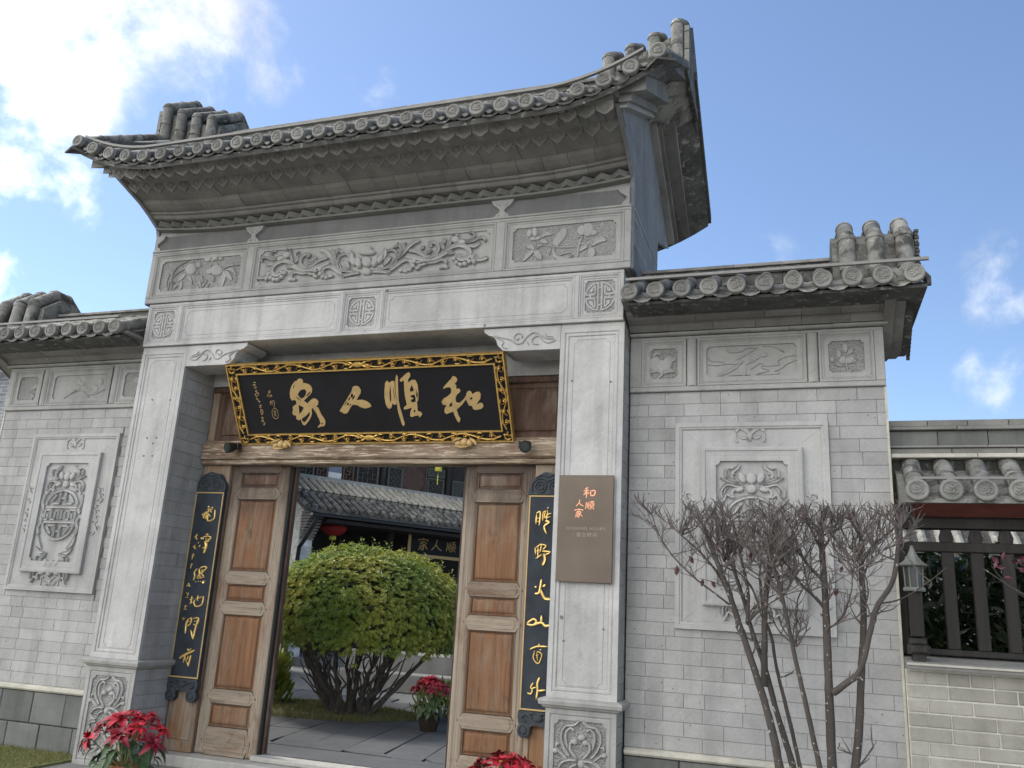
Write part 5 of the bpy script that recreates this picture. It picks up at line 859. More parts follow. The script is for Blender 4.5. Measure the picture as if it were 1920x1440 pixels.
# light strip clipped along the eaves
LS = MB(); X = [-2.93+5.86*i/44 for i in range(45)]
for a_, b_ in zip(X, X[1:]):
    vs = []
    for x in (a_, b_):
        z = ze(x)+.078; vs += [(x,-.985,z),(x,-.955,z),(x,-.955,z+.024),(x,-.985,z+.024)]
    LS.add(vs, [(0,1,5,4),(1,2,6,5),(2,3,7,6),(3,0,4,7)])
ls = LS.build('light_strip', 'lightstrip'); tag(ls, 'thin pale light strip along the swept eaves of the tall gateway roof', 'light strip', 'light strips along the eaves')

# ------------------------------------------------------------------ flanking walls
def sh(items, f):   # move (u,v) pairs of a relief by a function
    out = []
    for it in items:
        q = []
        for i in range(0, len(it[1]), 2): q += [round(c) for c in f(it[1][i], it[1][i+1])]
        out.append([it[0], q]+it[2:])
    return out
def swirls(cx, cz, s, seed, n=6, tall=1.0, w_=.012):
    rr = random.Random(seed); out = []
    for q in range(n):
        x = cx+rr.uniform(-s,s)*.6; z = cz+(q-(n-1)/2)*s*1.3*tall/(max(1,n-1))*2
        k = rr.choice((-1,1)); r = s*rr.uniform(.45,.7)
        out.append(st([(x+k*r*(1-t/9)*math.cos(t*.85+rr.random()*.1), z+r*(1-t/9)*math.sin(t*.85)) for t in range(8)], w_, 'L'))
        out.append(st([(x, z), (x-k*r*1.1, z+r*.5), (x-k*r*.8, z+r*1.2)], w_*1.1, 'L'))
    return out
def bat(cx, cz, s, k=1):
    I_ = [st([(cx-s,cz+.35*s*k),(cx-.75*s,cz+.62*s*k),(cx-.35*s,cz+.45*s*k),(cx,cz+.12*s*k)], s*.26), st([(cx-s,cz+.35*s*k),(cx-1.02*s,cz-.35*s*k),(cx-.8*s,cz-.42*s*k)], s*.18,'L'), st([(cx-.8*s,cz+.1*s*k),(cx-.5*s,cz-.12*s*k),(cx-.15*s,cz-.1*s*k)], s*.26,'L')]
    I_ += [[a[0], [(round(2000*cx)-v if i%2==0 else v) for i, v in enumerate(a[1])]]+a[2:] for a in I_]
    I_.append(['b', [round(1000*c) for i in range(8) for c in (cx+.2*s*math.cos(i*PI/4), cz+.3*s*math.sin(i*PI/4))]])
    return I_
def flank(sg, root, seed):
    global DEP
    random.seed(seed)
    def X(a, b): return (a, b) if sg > 0 else (-b, -a)
    c = MB(); x0, x1 = X(2.634, 4.728); c.box(x0, x1, .2815, .75, -.17, 4.0); W = c.build('wall_core', 'joint', root)
    # blocks
    zt = 3.388; zb = .455; nC = 27; h = (zt-zb)/nC; pz0, pz1 = 1.388, 3.102; px0, px1 = (3.038, 4.282) if sg > 0 else (2.963, 4.187)
    def blk(a, b, z0, z1):
        xx = X(a+.0012, b-.0012); MB().bbox(xx[0], xx[1], .27+random.uniform(0,.0015), .283, z0+.0012, z1-.0012, .0018).build('stone_block', 'block', root)
    for k in range(nC):
        z0 = zb+k*h; z1 = z0+h; x = 2.634; first = .165 if k%2 else .31; s_ = [first]
        while x < 4.734:
            w_ = s_.pop() if s_ else random.choice((.31,.31,.31,.165))*1.0
            e = min(4.734, x+w_)
            if 4.734-e < .06: e = 4.734
            if z1 <= pz0 or z0 >= pz1: blk(x, e, z0, z1)
            elif z0 < pz0 or z1 > pz1:      # course cut by the frame: keep the strip outside it
                if x < px0-.02: blk(x, min(e, px0), z0, z1)
                if e > px1+.02: blk(max(x, px1), e, z0, z1)
                a_, b_ = max(x, px0), min(e, px1)
                if b_-a_ > .02: blk(a_, b_, max(z0, pz1) if z1 > pz1 else z0, z1 if z1 > pz1 else min(z1, pz0))
            else:
                if x < px0-.02: blk(x, min(e, px0) if e < px1 else px0, z0, z1)
                if e > px1+.02: blk(max(x, px1), e, z0, z1)
                elif px0 < x and e > px1: blk(px1, e, z0, z1)
            x = e
    xx = X(4.722, 4.741); MB().box(xx[0], xx[1], .2635, .285, .40, 3.385).build('corner_bead', 'dado', root)
    # ledge and plinth
    xx = X(2.645, 4.76); MB().prism_x([(.285,.395),(.222,.398),(.205,.415),(.205,.438),(.235,.452),(.285,.454)], *xx).build('dado_ledge', 'dado', root)
    for k, (z0, z1) in enumerate(((-.17,.085),(.09,.392))):
        x = 2.64
        while x < 4.73:
            e = min(4.735, x+(.42 if x > 2.64 or k else .25)+random.uniform(-.02,.02)); xx = X(x+.004, e-.004)
            MB().bbox(xx[0], xx[1], .236+random.uniform(-.003,.003), .283, z0+.003, z1-.003, .006).build('plinth_block', 'plinthstone', root); x = e
    # big framed panel
    a0, a1 = (3.04, 4.28) if sg > 0 else (-4.185, -2.965)
    mb = MB().frame(a0, a1, 1.39, 3.10, [(0,-.02),(0,.034),(.034,.034),(.040,.026),(.050,.026),(.062,.010),(.066,.012),(.28,.012)], .27, fill=False)
    F = mb.build('framed_panel', 'framestone', root)
    lines = MB()
    for q, (ax, az) in enumerate(((a0,1.39),(a1,1.39),(a1,3.10),(a0,3.10))):
        sx = 1 if ax == a0 else -1; sz = 1 if az == 1.39 else -1
        relief(lines, [st([(ax+sx*.070, az+sz*.070),(ax+sx*.215, az+sz*.190)], .004)], planemap(.2578), .001)
    lines.build('mitre_joint', 'mid', F)
    b0, b1 = X(3.262, 4.072)
    if sg < 0: b0, b1 = -4.01, -3.16
    mb = MB().frame(b0, b1, 1.585, 2.885, [(0,-.02),(0,.046),(.012,.050),(.030,.050),(.036,.042),(.044,.042),(.060,.040),(.064,.042)], .262, fill=False)
    I_ = mb.build('inner_frame', 'framestone', F)
    i0, i1, j0, j1 = b0+.064, b1-.064, 1.649, 2.821; cx = (i0+i1)/2
    lot = sh(DATA['wall_lotus'], lambda u, v: ((u-3665)+cx*1000, v))
    lo = sh(lot, lambda u, v: (u, v-880-65))
    sc = (i1-i0)/.68
    its = lot+lo+shou_long(cx, 2.205, .215, .27)
    for q in (-1, 1):
        its += [st([(cx+q*.255,2.42),(cx+q*.272,2.33),(cx+q*.245,2.27),(cx+q*.262,2.22)], .030), st([(cx+q*.255,1.99),(cx+q*.272,2.06),(cx+q*.245,2.12),(cx+q*.262,2.17)], .030),
                st([(cx+q*.26,1.99),(cx+q*.235,1.90),(cx+q*.17,1.83)], .045,'L'), st([(cx+q*.25,1.86),(cx+q*.2,1.80),(cx+q*.12,1.80)], .035,'L')]
    DEP = .030
    carved_panel(I_, i0, i1, j0, j1, .262-.042, [(0,0),(.010,-.002)], its, ground='framestone', h=.012, inner=.044, notch=.034, mat='framestone', rmat='framestone', wscale=1.15)
    DEP = .014
    for cz_, k in ((2.985,1),(1.487,1)):
        relief(MB(), bat((a0+a1)/2, cz_, .115, k)+swirls((a0+a1)/2, cz_, .03, 3, 2, w_=.010), planemap(.2575), .012).build('bat_relief', 'framestone', F)
    for q in (-1, 1):
        xx = (a0+a1)/2+q*((a1-a0)/2-.132)
        relief(MB(), swirls(xx, 2.24, .052, 31+q, 9, 3.4, .016), planemap(.2575), .014).build('scroll_relief', 'framestone', F)
    # upper frieze with three small panels
    zz0, zz1 = 3.39, 3.895; c = MB(); xa, xb = X(2.634, 4.738); c.box(xa, xb, .276, .60, zz0+.002, zz1)
    for z0, z1 in ((zz0,3.435),(3.868,zz1)): c.bbox(xa, xb+(0), .240, .2755, z0, z1, .006)
    for s0, s1 in ((2.634,2.735),(4.665,4.738)): p, q = X(s0, s1); c.bbox(p, q, .241, .2755, 3.4355, 3.8675, .004)
    U = c.build('upper_frieze', 'mid', root)
    for s0 in (3.178, 4.182):
        p, q = X(s0-.046, s0+.046); pr = [(.263,p)]; mb = MB(); vs = []; nn = 8
        for z in (3.436, 3.867):
            for k in range(nn+1): an = PI*k/nn; vs.append(((p+q)/2-math.cos(an)*.046, .2615-math.sin(an)*.030, z))
        mb.add(vs, [(k,k+1,k+nn+2,k+nn+1) for k in range(nn)]).build('half_round_divider', 'mid', U, smooth=True)
    pc = [(0,.012),(.014,.010),(.024,-.002),(.034,.004),(.044,-.004)]
    cells = ((2.738,3.128,'a'),(3.228,4.132,'b'),(4.232,4.662,'c'))
    for s0, s1, k in cells:
        p, q = X(s0, s1)
        if sg > 0: d = {'a':('right_frieze_small_a','stipple'),'b':('right_frieze_swallows','mid'),'c':('right_frieze_small_b','stipple')}[k]
        else: d = {'a':('left_frieze_flower','stipple'),'b':('left_frieze_branch','mid'),'c':('left_frieze_orchid','stipple')}[k]
        if sg > 0 and False: pass
        carved_panel(U, p, q, 3.437, 3.866, .2525, pc, DATA[d[0]], ground=d[1], h=.007 if k != 'b' else .002, inner=.032, notch=.022, wscale=1 if k != 'b' else .62, rmat='mid')
    # cornice
    xe = X(2.634, 4.79); ends = 4.90
    def rw(name, w_, prof, mat, hi, jit=.002):
        x = 2.634; m = len(prof)
        while x < hi-.01:
            e = min(hi, x+w_*(1+random.uniform(-.08,.08)))
            if hi-e < w_*.3: e = hi
            p, q = X(x+.0015, e-.0015); j = random.uniform(-jit, jit)
            MB().prism_x([(y, z+j) for y, z in prof], p, q).build(name, mat, root); x = e
    rw('moulding_brick', .36, [(.30,3.900),(.215,3.900),(.200,3.908),(.200,3.924),(.215,3.930),(.30,3.930)], 'mid', 4.775)
    rw('moulding_brick', .36, [(.30,3.932),(.19,3.932),(.165,3.955),(.150,3.975),(.125,3.985),(.30,3.985)], 'cornice', 4.80)
    rw('cove_block', .30, [(.30,3.988),(.118,3.988),(.060,4.004),(.010,4.034),(-.015,4.062),(.30,4.062)], 'cornice', 4.84, .003)
    rw('soffit_slab', .45, [(.30,4.064),(-.020,4.064),(-.235,4.078),(-.245,4.10),(.30,4.10)], 'cornice', 4.90, .002)
    # verge: curved return under the outer end of the roof
    vg = MB(); outl = [(.20,3.92),(.05,3.98),(-.12,4.05),(-.25,4.08),(-.25,4.12),(.5,4.55),(1.25,4.12),(1.25,4.0),(.95,3.80),(.60,3.74),(.42,3.80)]
    for k, (xa_, xb_, dz) in enumerate(((4.74,4.82,0),(4.82,4.90,.02),(4.90,4.97,.04))):
        p, q = X(xa_, xb_); MB().prism_x([(y, z+dz) for y, z in outl], p, q-.0 if sg > 0 else q).build('verge_slab', 'cornice' if k < 2 else 'tiledark', root)
    # roof of the wall
    p, q = X(2.70, 5.02); dk = MB().prism_x([(-.28,4.045),(.5,4.045+.78*.48),(1.28,4.045),(1.28,4.02),(-.28,4.02)], p, q); RO = dk.build('roof', 'tiledark', root)
    sa = math.atan(.48)
    for i in range(11):
        x = sg*(2.722+i*.2208)
        if sg < 0 and i == 0: x -= .02
        dup(DS, RO, (x, -.332, 4.125), (R(random.uniform(-4,2)), R(random.uniform(-30,30)), R(random.uniform(-3,3))), 1.08)
        lim = .22 if i < 8 else .12; y = -.30; zz = 4.125
        while y < lim: dup(TS, RO, (x, y, zz), (sa, 0, random.uniform(-.015,.015)), 1.08); y += .324*math.cos(sa); zz += .324*math.sin(sa)
    for i in range(10):
        x = sg*(2.722+(i+.5)*.2208); n = 8; vs = []; fs = []
        for rep in range(3):
            b = len(vs)
            for (y, zo) in ((-.318+rep*.03, 0), (-.318+.25+rep*.03, .15)):
                for k in range(n+1): an = PI+PI*k/n; vs.append((x+.100*math.cos(an), y, 4.118+rep*.022+zo+.080*math.sin(an)))
                for k in range(n+1): an = PI+PI*k/n; vs.append((x+.100*math.cos(an), y, 4.105+rep*.022+zo+.082*math.sin(an)))
            m = n+1
            for k in range(n): fs += [(b+k,b+k+1,b+2*m+k+1,b+2*m+k),(b+m+k,b+3*m+k,b+3*m+k+1,b+m+k+1),(b+k,b+m+k,b+m+k+1,b+k+1)]
        MB().add(vs, fs).build('pan_tile', 'tile', RO)
    for z0, z1, o, mt in ((4.40,4.505,0,'tiledark'),(4.505,4.525,-.03,'tile'),(4.525,4.575,.0,'tiledark'),(4.575,4.605,-.02,'disc')):
        x = 2.70
        while x < 4.36: e = min(4.36, x+.42); p, q = X(x+.001, e-.001); MB().bbox(p, q, .40+o, .60-o, z0, z1, .004).build('ridge_tile', mt, RO); x = e
    # raised saddle end with three rows
    p, q = X(4.37, 5.015); MB().prism_x([(.19,4.30),(.19,4.62),(.42,4.80),(.58,4.80),(.81,4.62),(.81,4.30)], p, q).build('saddle_end', 'tile', RO)
    for j in range(3):
        x = sg*(4.93-j*.2208); r = .070
        pts = [(x,.12,4.36),(x,.15,4.665),(x,.41,4.865),(x,.59,4.865),(x,.85,4.665),(x,.88,4.36)]
        for a_, b_ in zip(pts, pts[1:]):
            A0, B0 = Vector(a_), Vector(b_); d = B0-A0
            MB().tube([A0-d*.02, A0+d*.9, A0+d*.9, B0+d*.02], [r*.95, r*.95, r*1.05, r*1.05], 16).build('roof_tile', 'tile', RO, smooth=True)
        for pt in pts[1:-1]:
            s = MB(); k = 12; vs = []; fs = []
            for a in range(k+1):
                th = PI*a/k
                for b in range(k): ph = 2*PI*b/k; vs.append((pt[0]+r*math.sin(th)*math.cos(ph), pt[1]+r*math.sin(th)*math.sin(ph), pt[2]+r*math.cos(th)))
            for a in range(k):
                for b in range(k): fs.append((a*k+b, a*k+(b+1)%k, (a+1)*k+(b+1)%k, (a+1)*k+b))
            s.add(vs, fs).build('elbow_tile', 'tilemoss', RO, smooth=True)
    # serrated edge tiles on the outer side of the raised end
    for k in range(14):
        z = 4.30+k*.030; p, q = X(5.016, 5.045+(.006 if k%2 else 0)); MB().box(p, q, .17, .83, z, z+.022).build('edge_tile', 'tiledark', RO)
    for k in range(12):
        t = k/12; y = -.28+t*.5; z = 4.06+.60*t*.5; p, q = X(5.021, 5.05); MB().box(p, q, y, y+.035, z-.02, z+.05).build('edge_tile', 'tiledark', RO)
    for k in range(12):
        t = k/12; y = 1.28-t*.5; z = 4.06+.60*t*.5-.0; p, q = X(5.021, 5.05); MB().box(p, q, y-.035, y, z-.16, z+.03).build('edge_tile', 'tiledark', RO)
FRt = thing('flanking_wall', 'grey block wall right of the gateway, with swallow frieze and bare tree before it', 'wall', (3.68,.5,-.17), 'flanking walls beside the gateway'); flank(1, FRt, 41)
FLt = thing('flanking_wall', 'grey block wall left of the gateway, cut by the left edge of the view', 'wall', (-3.68,.5,-.17), 'flanking walls beside the gateway'); flank(-1, FLt, 57)
for sg, nm in ((1, 'right'), (-1, 'left')):
    x0, x1 = (2.70, 5.03) if sg > 0 else (-5.03, -2.66)
    s = MB().box(x0, x1, -.385, -.358, 4.205, 4.228).build('light_strip', 'lightstrip')
    tag(s, 'straight light strip along the low roof eaves on the %s of the gateway' % nm, 'light strip', 'light strips along the eaves')

# ------------------------------------------------------------------ timber door frame, fixed leaves
def cell_panel(parent, x0, x1, z0, z1, y, mat='wpanel', raised=.012, name='panel'):
    mb = MB().frame(x0, x1, z0, z1, [(0,.0),(.010,.004),(.016,-.008),(.024,-.008),(.030,.002),(.040,raised-.006),(.052,raised-.004)], y)
    return mb.build(name, mat, parent)
DF = thing('door_frame', 'weathered timber door frame with fanlight panels and peeling lintel beam in the gateway', 'door frame', (0,.6,0))
mb = MB().bbox(-2.04, 2.04, .44, .66, 2.845, 3.015, .016); mb.bbox(-2.04, 2.04, .47, .66, 2.795, 2.843, .010); mb.box(-2.04, 2.04, .50, .66, 3.016, 3.05)
mb.build('lintel', 'wlintel', DF)
mb = MB().bbox(-2.04, 2.04, .51, .64, 3.595, 3.658, .01); mb.build('top_rail', 'wtop', DF)
for k, (a_, b_) in enumerate(((-2.04,-1.955),(-1.07,-1.00),(-.04,.04),(1.00,1.07),(1.955,2.04))):
    MB().bbox(a_, b_, .515, .64, 3.051, 3.594, .01).build('post', 'worange' if k == 0 else 'wtop', DF)
for a_, b_ in ((-1.954,-1.071),(-.999,-.041),(.041,.999),(1.071,1.954)):
    MB().frame(a_, b_, 3.051, 3.594, [(0,0),(.045,.0),(.055,-.010),(.065,-.010),(.075,.004),(.10,.010)], .545).build('fanlight_panel', 'wtop', DF)
for sg in (-1, 1):
    xx = sorted((sg*1.70, sg*2.04)); MB().bbox(xx[0], xx[1], .53, .66, -.06, 2.794, .008).build('side_post', 'worange', DF)
    MB().frame(xx[0]+.04, xx[1]-.03, .05, .50, [(0,0),(.012,.01),(.022,.0),(.03,.0)], .529).build('post_panel', 'worange', DF)
TH = thing('threshold', 'pale stone threshold step between the timber door leaves', 'threshold', (0,.5,-.17))
MB().bbox(-2.04, 2.04, .36, 1.19, -.17, -.062, .01).build('step', 'threshold', TH)
MB().bbox(-1.0, 1.0, .50, .70, -.060, -.012, .01).build('sill_bar', 'threshold', TH)
for sg in (-1, 1):
    D = thing('door_leaf', '%s timber door leaf with four recessed brown panels, %s' % (('left','beside the couplet board reading from the dragon pool') if False else ('left','its lower half bleached pale') if sg < 0 else ('right','browner, its lower end behind red poinsettias')), 'door', (sg*1.35,.62,-.06), 'door leaves in the timber frame')
    x0, x1 = sorted((sg*.985, sg*1.695)); y = .575
    # stiles and rails
    MB().box(x0+.02, x1-.02, y+.022, y+.06, -.05, 2.79).build('backing', 'wpanel', D)
    for a_, b_ in ((x0, x0+.125), (x1-.125, x1)):
        MB().frame(a_, b_, -.055, 2.793, [(0,-.05),(0,-.006),(.012,.004),(.035,.010),(.050,.004),(.0575,.006)], y).build('stile', 'wframe', D)
    zc = [(.20,.42),(.55,1.27),(1.40,1.57),(1.70,2.44),(2.56,2.72)]
    edges = [-.055]+[v for c in zc for v in c]+[2.793]
    for k in range(0, len(edges), 2):
        z0, z1 = edges[k], edges[k+1]; m_ = (z0+z1)/2; h = (z1-z0)/2
        # bow-ended rail, mitred into the stiles
        pts = [(x0+.128,z0),(x1-.128,z0),(x1-.128+min(.05,h),m_),(x1-.128,z1),(x0+.128,z1),(x0+.128-min(.05,h),m_)]
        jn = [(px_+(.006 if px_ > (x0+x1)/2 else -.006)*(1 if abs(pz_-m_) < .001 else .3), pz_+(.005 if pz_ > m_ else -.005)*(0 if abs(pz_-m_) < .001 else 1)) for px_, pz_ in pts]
        MB().prism_y(jn, y-.0074, y+.015).build('rail_shadow_line', 'wdark', D)  # dark outline behind the rail, a shadow line put in as colour
        b = MB(); b.prism_y(pts, y-.0085, y+.02)
        q = [(x0+.145,z0+h*.35),(x1-.145,z0+h*.35),(x1-.130,m_),(x1-.145,z1-h*.35),(x0+.145,z1-h*.35),(x0+.130,m_)]
        b.prism_y(q, y-.014, y-.0085); b.build('rail', 'wrail', D)
    e0, e1 = sorted((sg*.984, sg*.966)); MB().box(e0, e1, .60, .66, -.05, 2.785).build('meeting_edge', 'wdark', D)
    e0, e1 = sorted((sg*.965, sg*.945)); MB().box(e0, e1, .645, .70, -.05, 2.785).build('meeting_edge', 'wtop', D)
    for k, (z0, z1) in enumerate(zc):
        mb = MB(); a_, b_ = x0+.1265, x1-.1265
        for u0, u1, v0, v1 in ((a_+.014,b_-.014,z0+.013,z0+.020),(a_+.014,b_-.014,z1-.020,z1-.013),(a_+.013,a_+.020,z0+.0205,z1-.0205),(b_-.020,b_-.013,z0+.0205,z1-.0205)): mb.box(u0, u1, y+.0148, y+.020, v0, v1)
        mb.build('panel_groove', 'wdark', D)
        cell_panel(D, x0+.127, x1-.127, z0+.002, z1-.002, y+.008, 'wtop' if k == 4 else 'wpanel')
# ------------------------------------------------------------------ couplet boards
def couplet(sg, items, label):
    cxx = (-1.867 if sg < 0 else 1.845); hw = .178
    C_ = thing('couplet_board', label, 'board', (cxx,.5,.4), 'couplet boards beside the doorway'); yb = .478
    MB().bbox(cxx-hw, cxx+hw, yb, .526, .628, 2.50, .006).build('board', 'navy', C_)
    bd = MB()
    for a_, b_, c_, d_ in ((cxx-hw+.004,cxx-hw+.016,.632,2.496),(cxx+hw-.016,cxx+hw-.004,.632,2.496),(cxx-hw+.016,cxx+hw-.016,.632,.646),(cxx-hw+.016,cxx+hw-.016,2.484,2.496)): bd.box(a_, b_, yb-.004, yb+.002, c_, d_)
    bd.build('gold_border', 'goldpaint', C_)
    for cl in clusters(items, .010): relief(MB(), cl, planemap(yb-.001), .012, 1.2).build('character', 'goldbright', C_)
    # cloud top
    P = []
    for k in range(37):
        a = PI*k/36; r = .178+.012*abs(math.sin(a*4.5)); P.append((cxx+r*math.cos(a), 2.502+r*1.12*math.sin(a)))
    T = MB().prism_y(P[::-1], yb-.006, .526); T = T.build('cloud_top', 'navycarve', C_)
    it = []
    for q in (-1, 1):
        for rr in (.052, .026): it.append(st([(cxx+q*.068+rr*math.cos(t*2*PI/12), 2.575+rr*math.sin(t*2*PI/12)) for t in range(13)], .014))
        it.append(st([(cxx+q*.150,2.53),(cxx+q*.148,2.60),(cxx+q*.105,2.645),(cxx+q*.055,2.650),(cxx,2.625)], .013)); it.append(st([(cxx+q*.120,2.655),(cxx+q*.06,2.685),(cxx,2.665)], .011))
    relief(MB(), it, planemap(yb-.0065), .012).build('cloud_scroll', 'navycarve', T)
    # carved foot
    f = [(cxx-hw,.625),(cxx-hw-.008,.58),(cxx-hw+.004,.52),(cxx-.075,.475),(cxx-.06,.505),(cxx,.520),(cxx+.06,.505),(cxx+.075,.475),(cxx+hw-.004,.52),(cxx+hw+.008,.58),(cxx+hw,.625)]
    Ff = MB().prism_y(f, yb-.01, .526).build('carved_foot', 'navycarve', C_)
    for q in (-1, 1):
        MB().tube([(cxx+q*.128,.435 if sg > 0 else .425,yb-.02+.01),(cxx+q*.128,.435,yb)], .01, 4)
        rd = MB(); rd.add([(cxx+q*.125+r*math.cos(2*PI*k/20), y, .468+r*math.sin(2*PI*k/20)) for r, y in ((.060,.528),(.062,.47),(.052,.462),(.040,.462),(.036,.470),(.030,.470),(.024,.458),(.001,.456)) for k in range(20)],
                          [(a*20+k, a*20+(k+1)%20, (a+1)*20+(k+1)%20, (a+1)*20+k) for a in range(7) for k in range(20)])
        rd.build('scroll_foot', 'navycarve', C_, smooth=True)
    it = [['b', [round(1000*c) for i in range(10) for c in (cxx+.05*math.cos(i*PI/5), .575+.032*math.sin(i*PI/5))]]]+swirls(cxx, .575, .030, 5, 3, .2, .012)
    for q in (-1, 1): it += [st([(cxx+q*.05,.575),(cxx+q*.11,.60),(cxx+q*.15,.565),(cxx+q*.11,.54)], .016), st([(cxx+q*.02,.60),(cxx+q*.06,.612),(cxx+q*.09,.59)], .012)]
    relief(MB(), it, planemap(yb-.0105), .014).build('flower_relief', 'navycarve', Ff)
couplet(-1, DATA['couplet_left'], 'tall dark blue board with gold characters left of the doorway, whole width in view')
couplet(1, DATA['couplet_right'], 'tall dark blue board with gold characters right of the doorway, partly behind the pilaster')

# ------------------------------------------------------------------ big name board, leaning forward at the top
BP = Vector((0,.44,3.0)); BV = Vector((0,-.44,.745)).normalized(); BN = Vector((0,-BV.z,BV.y)); BLn = .865
bmap = lambda u, v, h: tuple(Vector((u,0,0))+Vector((0,BP.y,BP.z))+BV*v+BN*h)
NB = thing('name_board', 'large black name board with four gold characters, leaning over the doorway', 'sign', (0,.44,3.0))
bx0, bx1 = -1.525, 1.505
def bbx(mb, u0, u1, v0, v1, h0, h1):
    return mb.add([bmap(u,v,h) for h in (h0,h1) for u,v in ((u0,v0),(u1,v0),(u1,v1),(u0,v1))], [(0,3,2,1),(4,5,6,7),(0,1,5,4),(1,2,6,5),(2,3,7,6),(3,0,4,7)])
bbx(MB(), bx0+.01, bx1-.01, .01, BLn-.01, -.045, -.006).build('panel', 'lacquer', NB)
fw_ = .112
mb = MB()
for u0, u1, v0, v1 in ((bx0,bx1,0,.012),(bx0,bx1,BLn-.012,BLn),(bx0,bx0+.012,.012,BLn-.012),(bx1-.012,bx1,.012,BLn-.012)): bbx(mb, u0, u1, v0, v1, -.05, .020)
for u0, u1, v0, v1 in ((bx0+fw_-.014,bx1-fw_+.014,fw_-.014,fw_),(bx0+fw_-.014,bx1-fw_+.014,BLn-fw_,BLn-fw_+.014),(bx0+fw_-.014,bx0+fw_,fw_,BLn-fw_),(bx1-fw_,bx1-fw_+.014,fw_,BLn-fw_)): bbx(mb, u0, u1, v0, v1, -.006, .012)
FRM = mb.build('gilded_frame', 'gold', NB)
def vine(u0, v0, du, dv, L, n):
    it = []; nxv, nyv = -dv, du
    def T(a, b): return (u0+du*a*L+nxv*b, v0+dv*a*L+nyv*b)
    pts = [T(k/(n*6), .030*math.sin(k*PI/6*1.0)) for k in range(n*6+1)]
    it.append(st(pts, .014))
    for k in range(n):
        a0 = (k+.25)/n; q = 1 if k%2 == 0 else -1
        for t in (.0, .5):
            a = (k+t+.25)/n; s_ = 1 if t == 0 else -1
            it.append(st([T(a-.10/n, .026*s_), T(a, -.004*s_), T(a+.14/n, -.022*s_), T(a+.20/n, .000), T(a+.12/n, .010*s_)], .012, 'L'))
            it.append(st([T(a-.05/n, .030*s_), T(a+.08/n, .036*s_), T(a+.18/n, .026*s_)], .015, 'L'))
            it.append(st([T(a+.02/n, -.026*s_), T(a+.12/n, -.036*s_), T(a+.20/n, -.030*s_)], .013, 'L'))
            it.append(['b', [round(1000*c) for i in range(6) for c in (lambda p: (p[0]+.011*math.cos(i*PI/3), p[1]+.011*math.sin(i*PI/3)))(T(a+.10/n, -.004*s_))]])
    return it
hf = fw_/2+.0
VN = []
mid_ = (bx0+bx1)/2
for v in (hf, BLn-hf):
    VN += vine(bx0+.12, v, 1, 0, (mid_-bx0)-.20, 5); VN += vine(bx1-.12, v, -1, 0, (bx1-mid_)-.20, 5)
    VN += [['b', [round(1000*c) for i in range(12) for c in (mid_+.060*math.cos(i*PI/6), v+.030*math.sin(i*PI/6))]]]
    for q in (-1,1):
        for z_ in (-1,1): VN.append(st([(mid_+q*.04, v), (mid_+q*.075, v+z_*.02), (mid_+q*.10, v+z_*.030)], .022, 'L'))
for u in (bx0+hf, bx1-hf): VN += vine(u, .12, 0, 1, BLn-.24, 3)
for u in (bx0+hf, bx1-hf):
    for v in (hf, BLn-hf):
        VN += [st([(u+r*math.cos(t*.8), v+r*math.sin(t*.8)) for t, r in ((0,.008),(1,.012),(2,.016),(3,.021),(4,.026),(5,.031),(6,.036),(7,.040),(8,.042))], .012)]
        for k in range(5): a = 2*PI*k/5; VN.append(st([(u+.02*math.cos(a), v+.02*math.sin(a)), (u+.046*math.cos(a+.3), v+.046*math.sin(a+.3))], .016, 'L'))
relief(MB(), VN, lambda u,v,h: bmap(u,v,h-.006), .024).build('vine_carving', 'gold', FRM)
for k in ('he','shun','ren','jia'): flatglyph('character', DATA['board_char_'+k] if k != 'zz' else [], lambda u,v,h: bmap(u,v,h-.006), .004, 'goldpaint', NB)
for cl in clusters(DATA['board_small'], .004): relief(MB(), cl, lambda u,v,h: bmap(u,v,h-.006), .004, 1.0).build('small_character', 'goldpaint', NB)
# little gilded peach brackets under the board
for k, (x, lb) in enumerate(((-1.0,'left'),(1.03,'right'))):
    T = thing('board_bracket', 'small gilded peach and leaf bracket under the %s part of the name board' % lb, 'bracket', (x,.40,2.96), 'gilded brackets under the name board')
    for q, (dx, r) in enumerate(((-.07,.036),(-.01,.042),(.05,.036))):
        s = MB(); kk = 12; vs = []; fs = []
        for a in range(kk+1):
            th = PI*a/kk
            for b in range(kk): ph = 2*PI*b/kk; vs.append((x+dx+r*math.sin(th)*math.cos(ph), .385+r*.8*math.sin(th)*math.sin(ph), 2.975+.01*(q==1)+r*math.cos(th)))
        for a in range(kk):
            for b in range(kk): fs.append((a*kk+b, a*kk+(b+1)%kk, (a+1)*kk+(b+1)%kk, (a+1)*kk+b))
        s.add(vs, fs).build('peach', 'goldpaint', T, smooth=True)
    relief(MB(), [st([(x-.12,2.985),(x-.08,3.01),(x-.02,3.02)], .026,'L'), st([(x+.05,3.02),(x+.1,2.99),(x+.13,2.95)], .03,'L'), st([(x-.10,2.95),(x-.03,2.935),(x+.06,2.94)], .024,'L')], planemap(.362), .02).build('leaf', 'goldpaint', T)
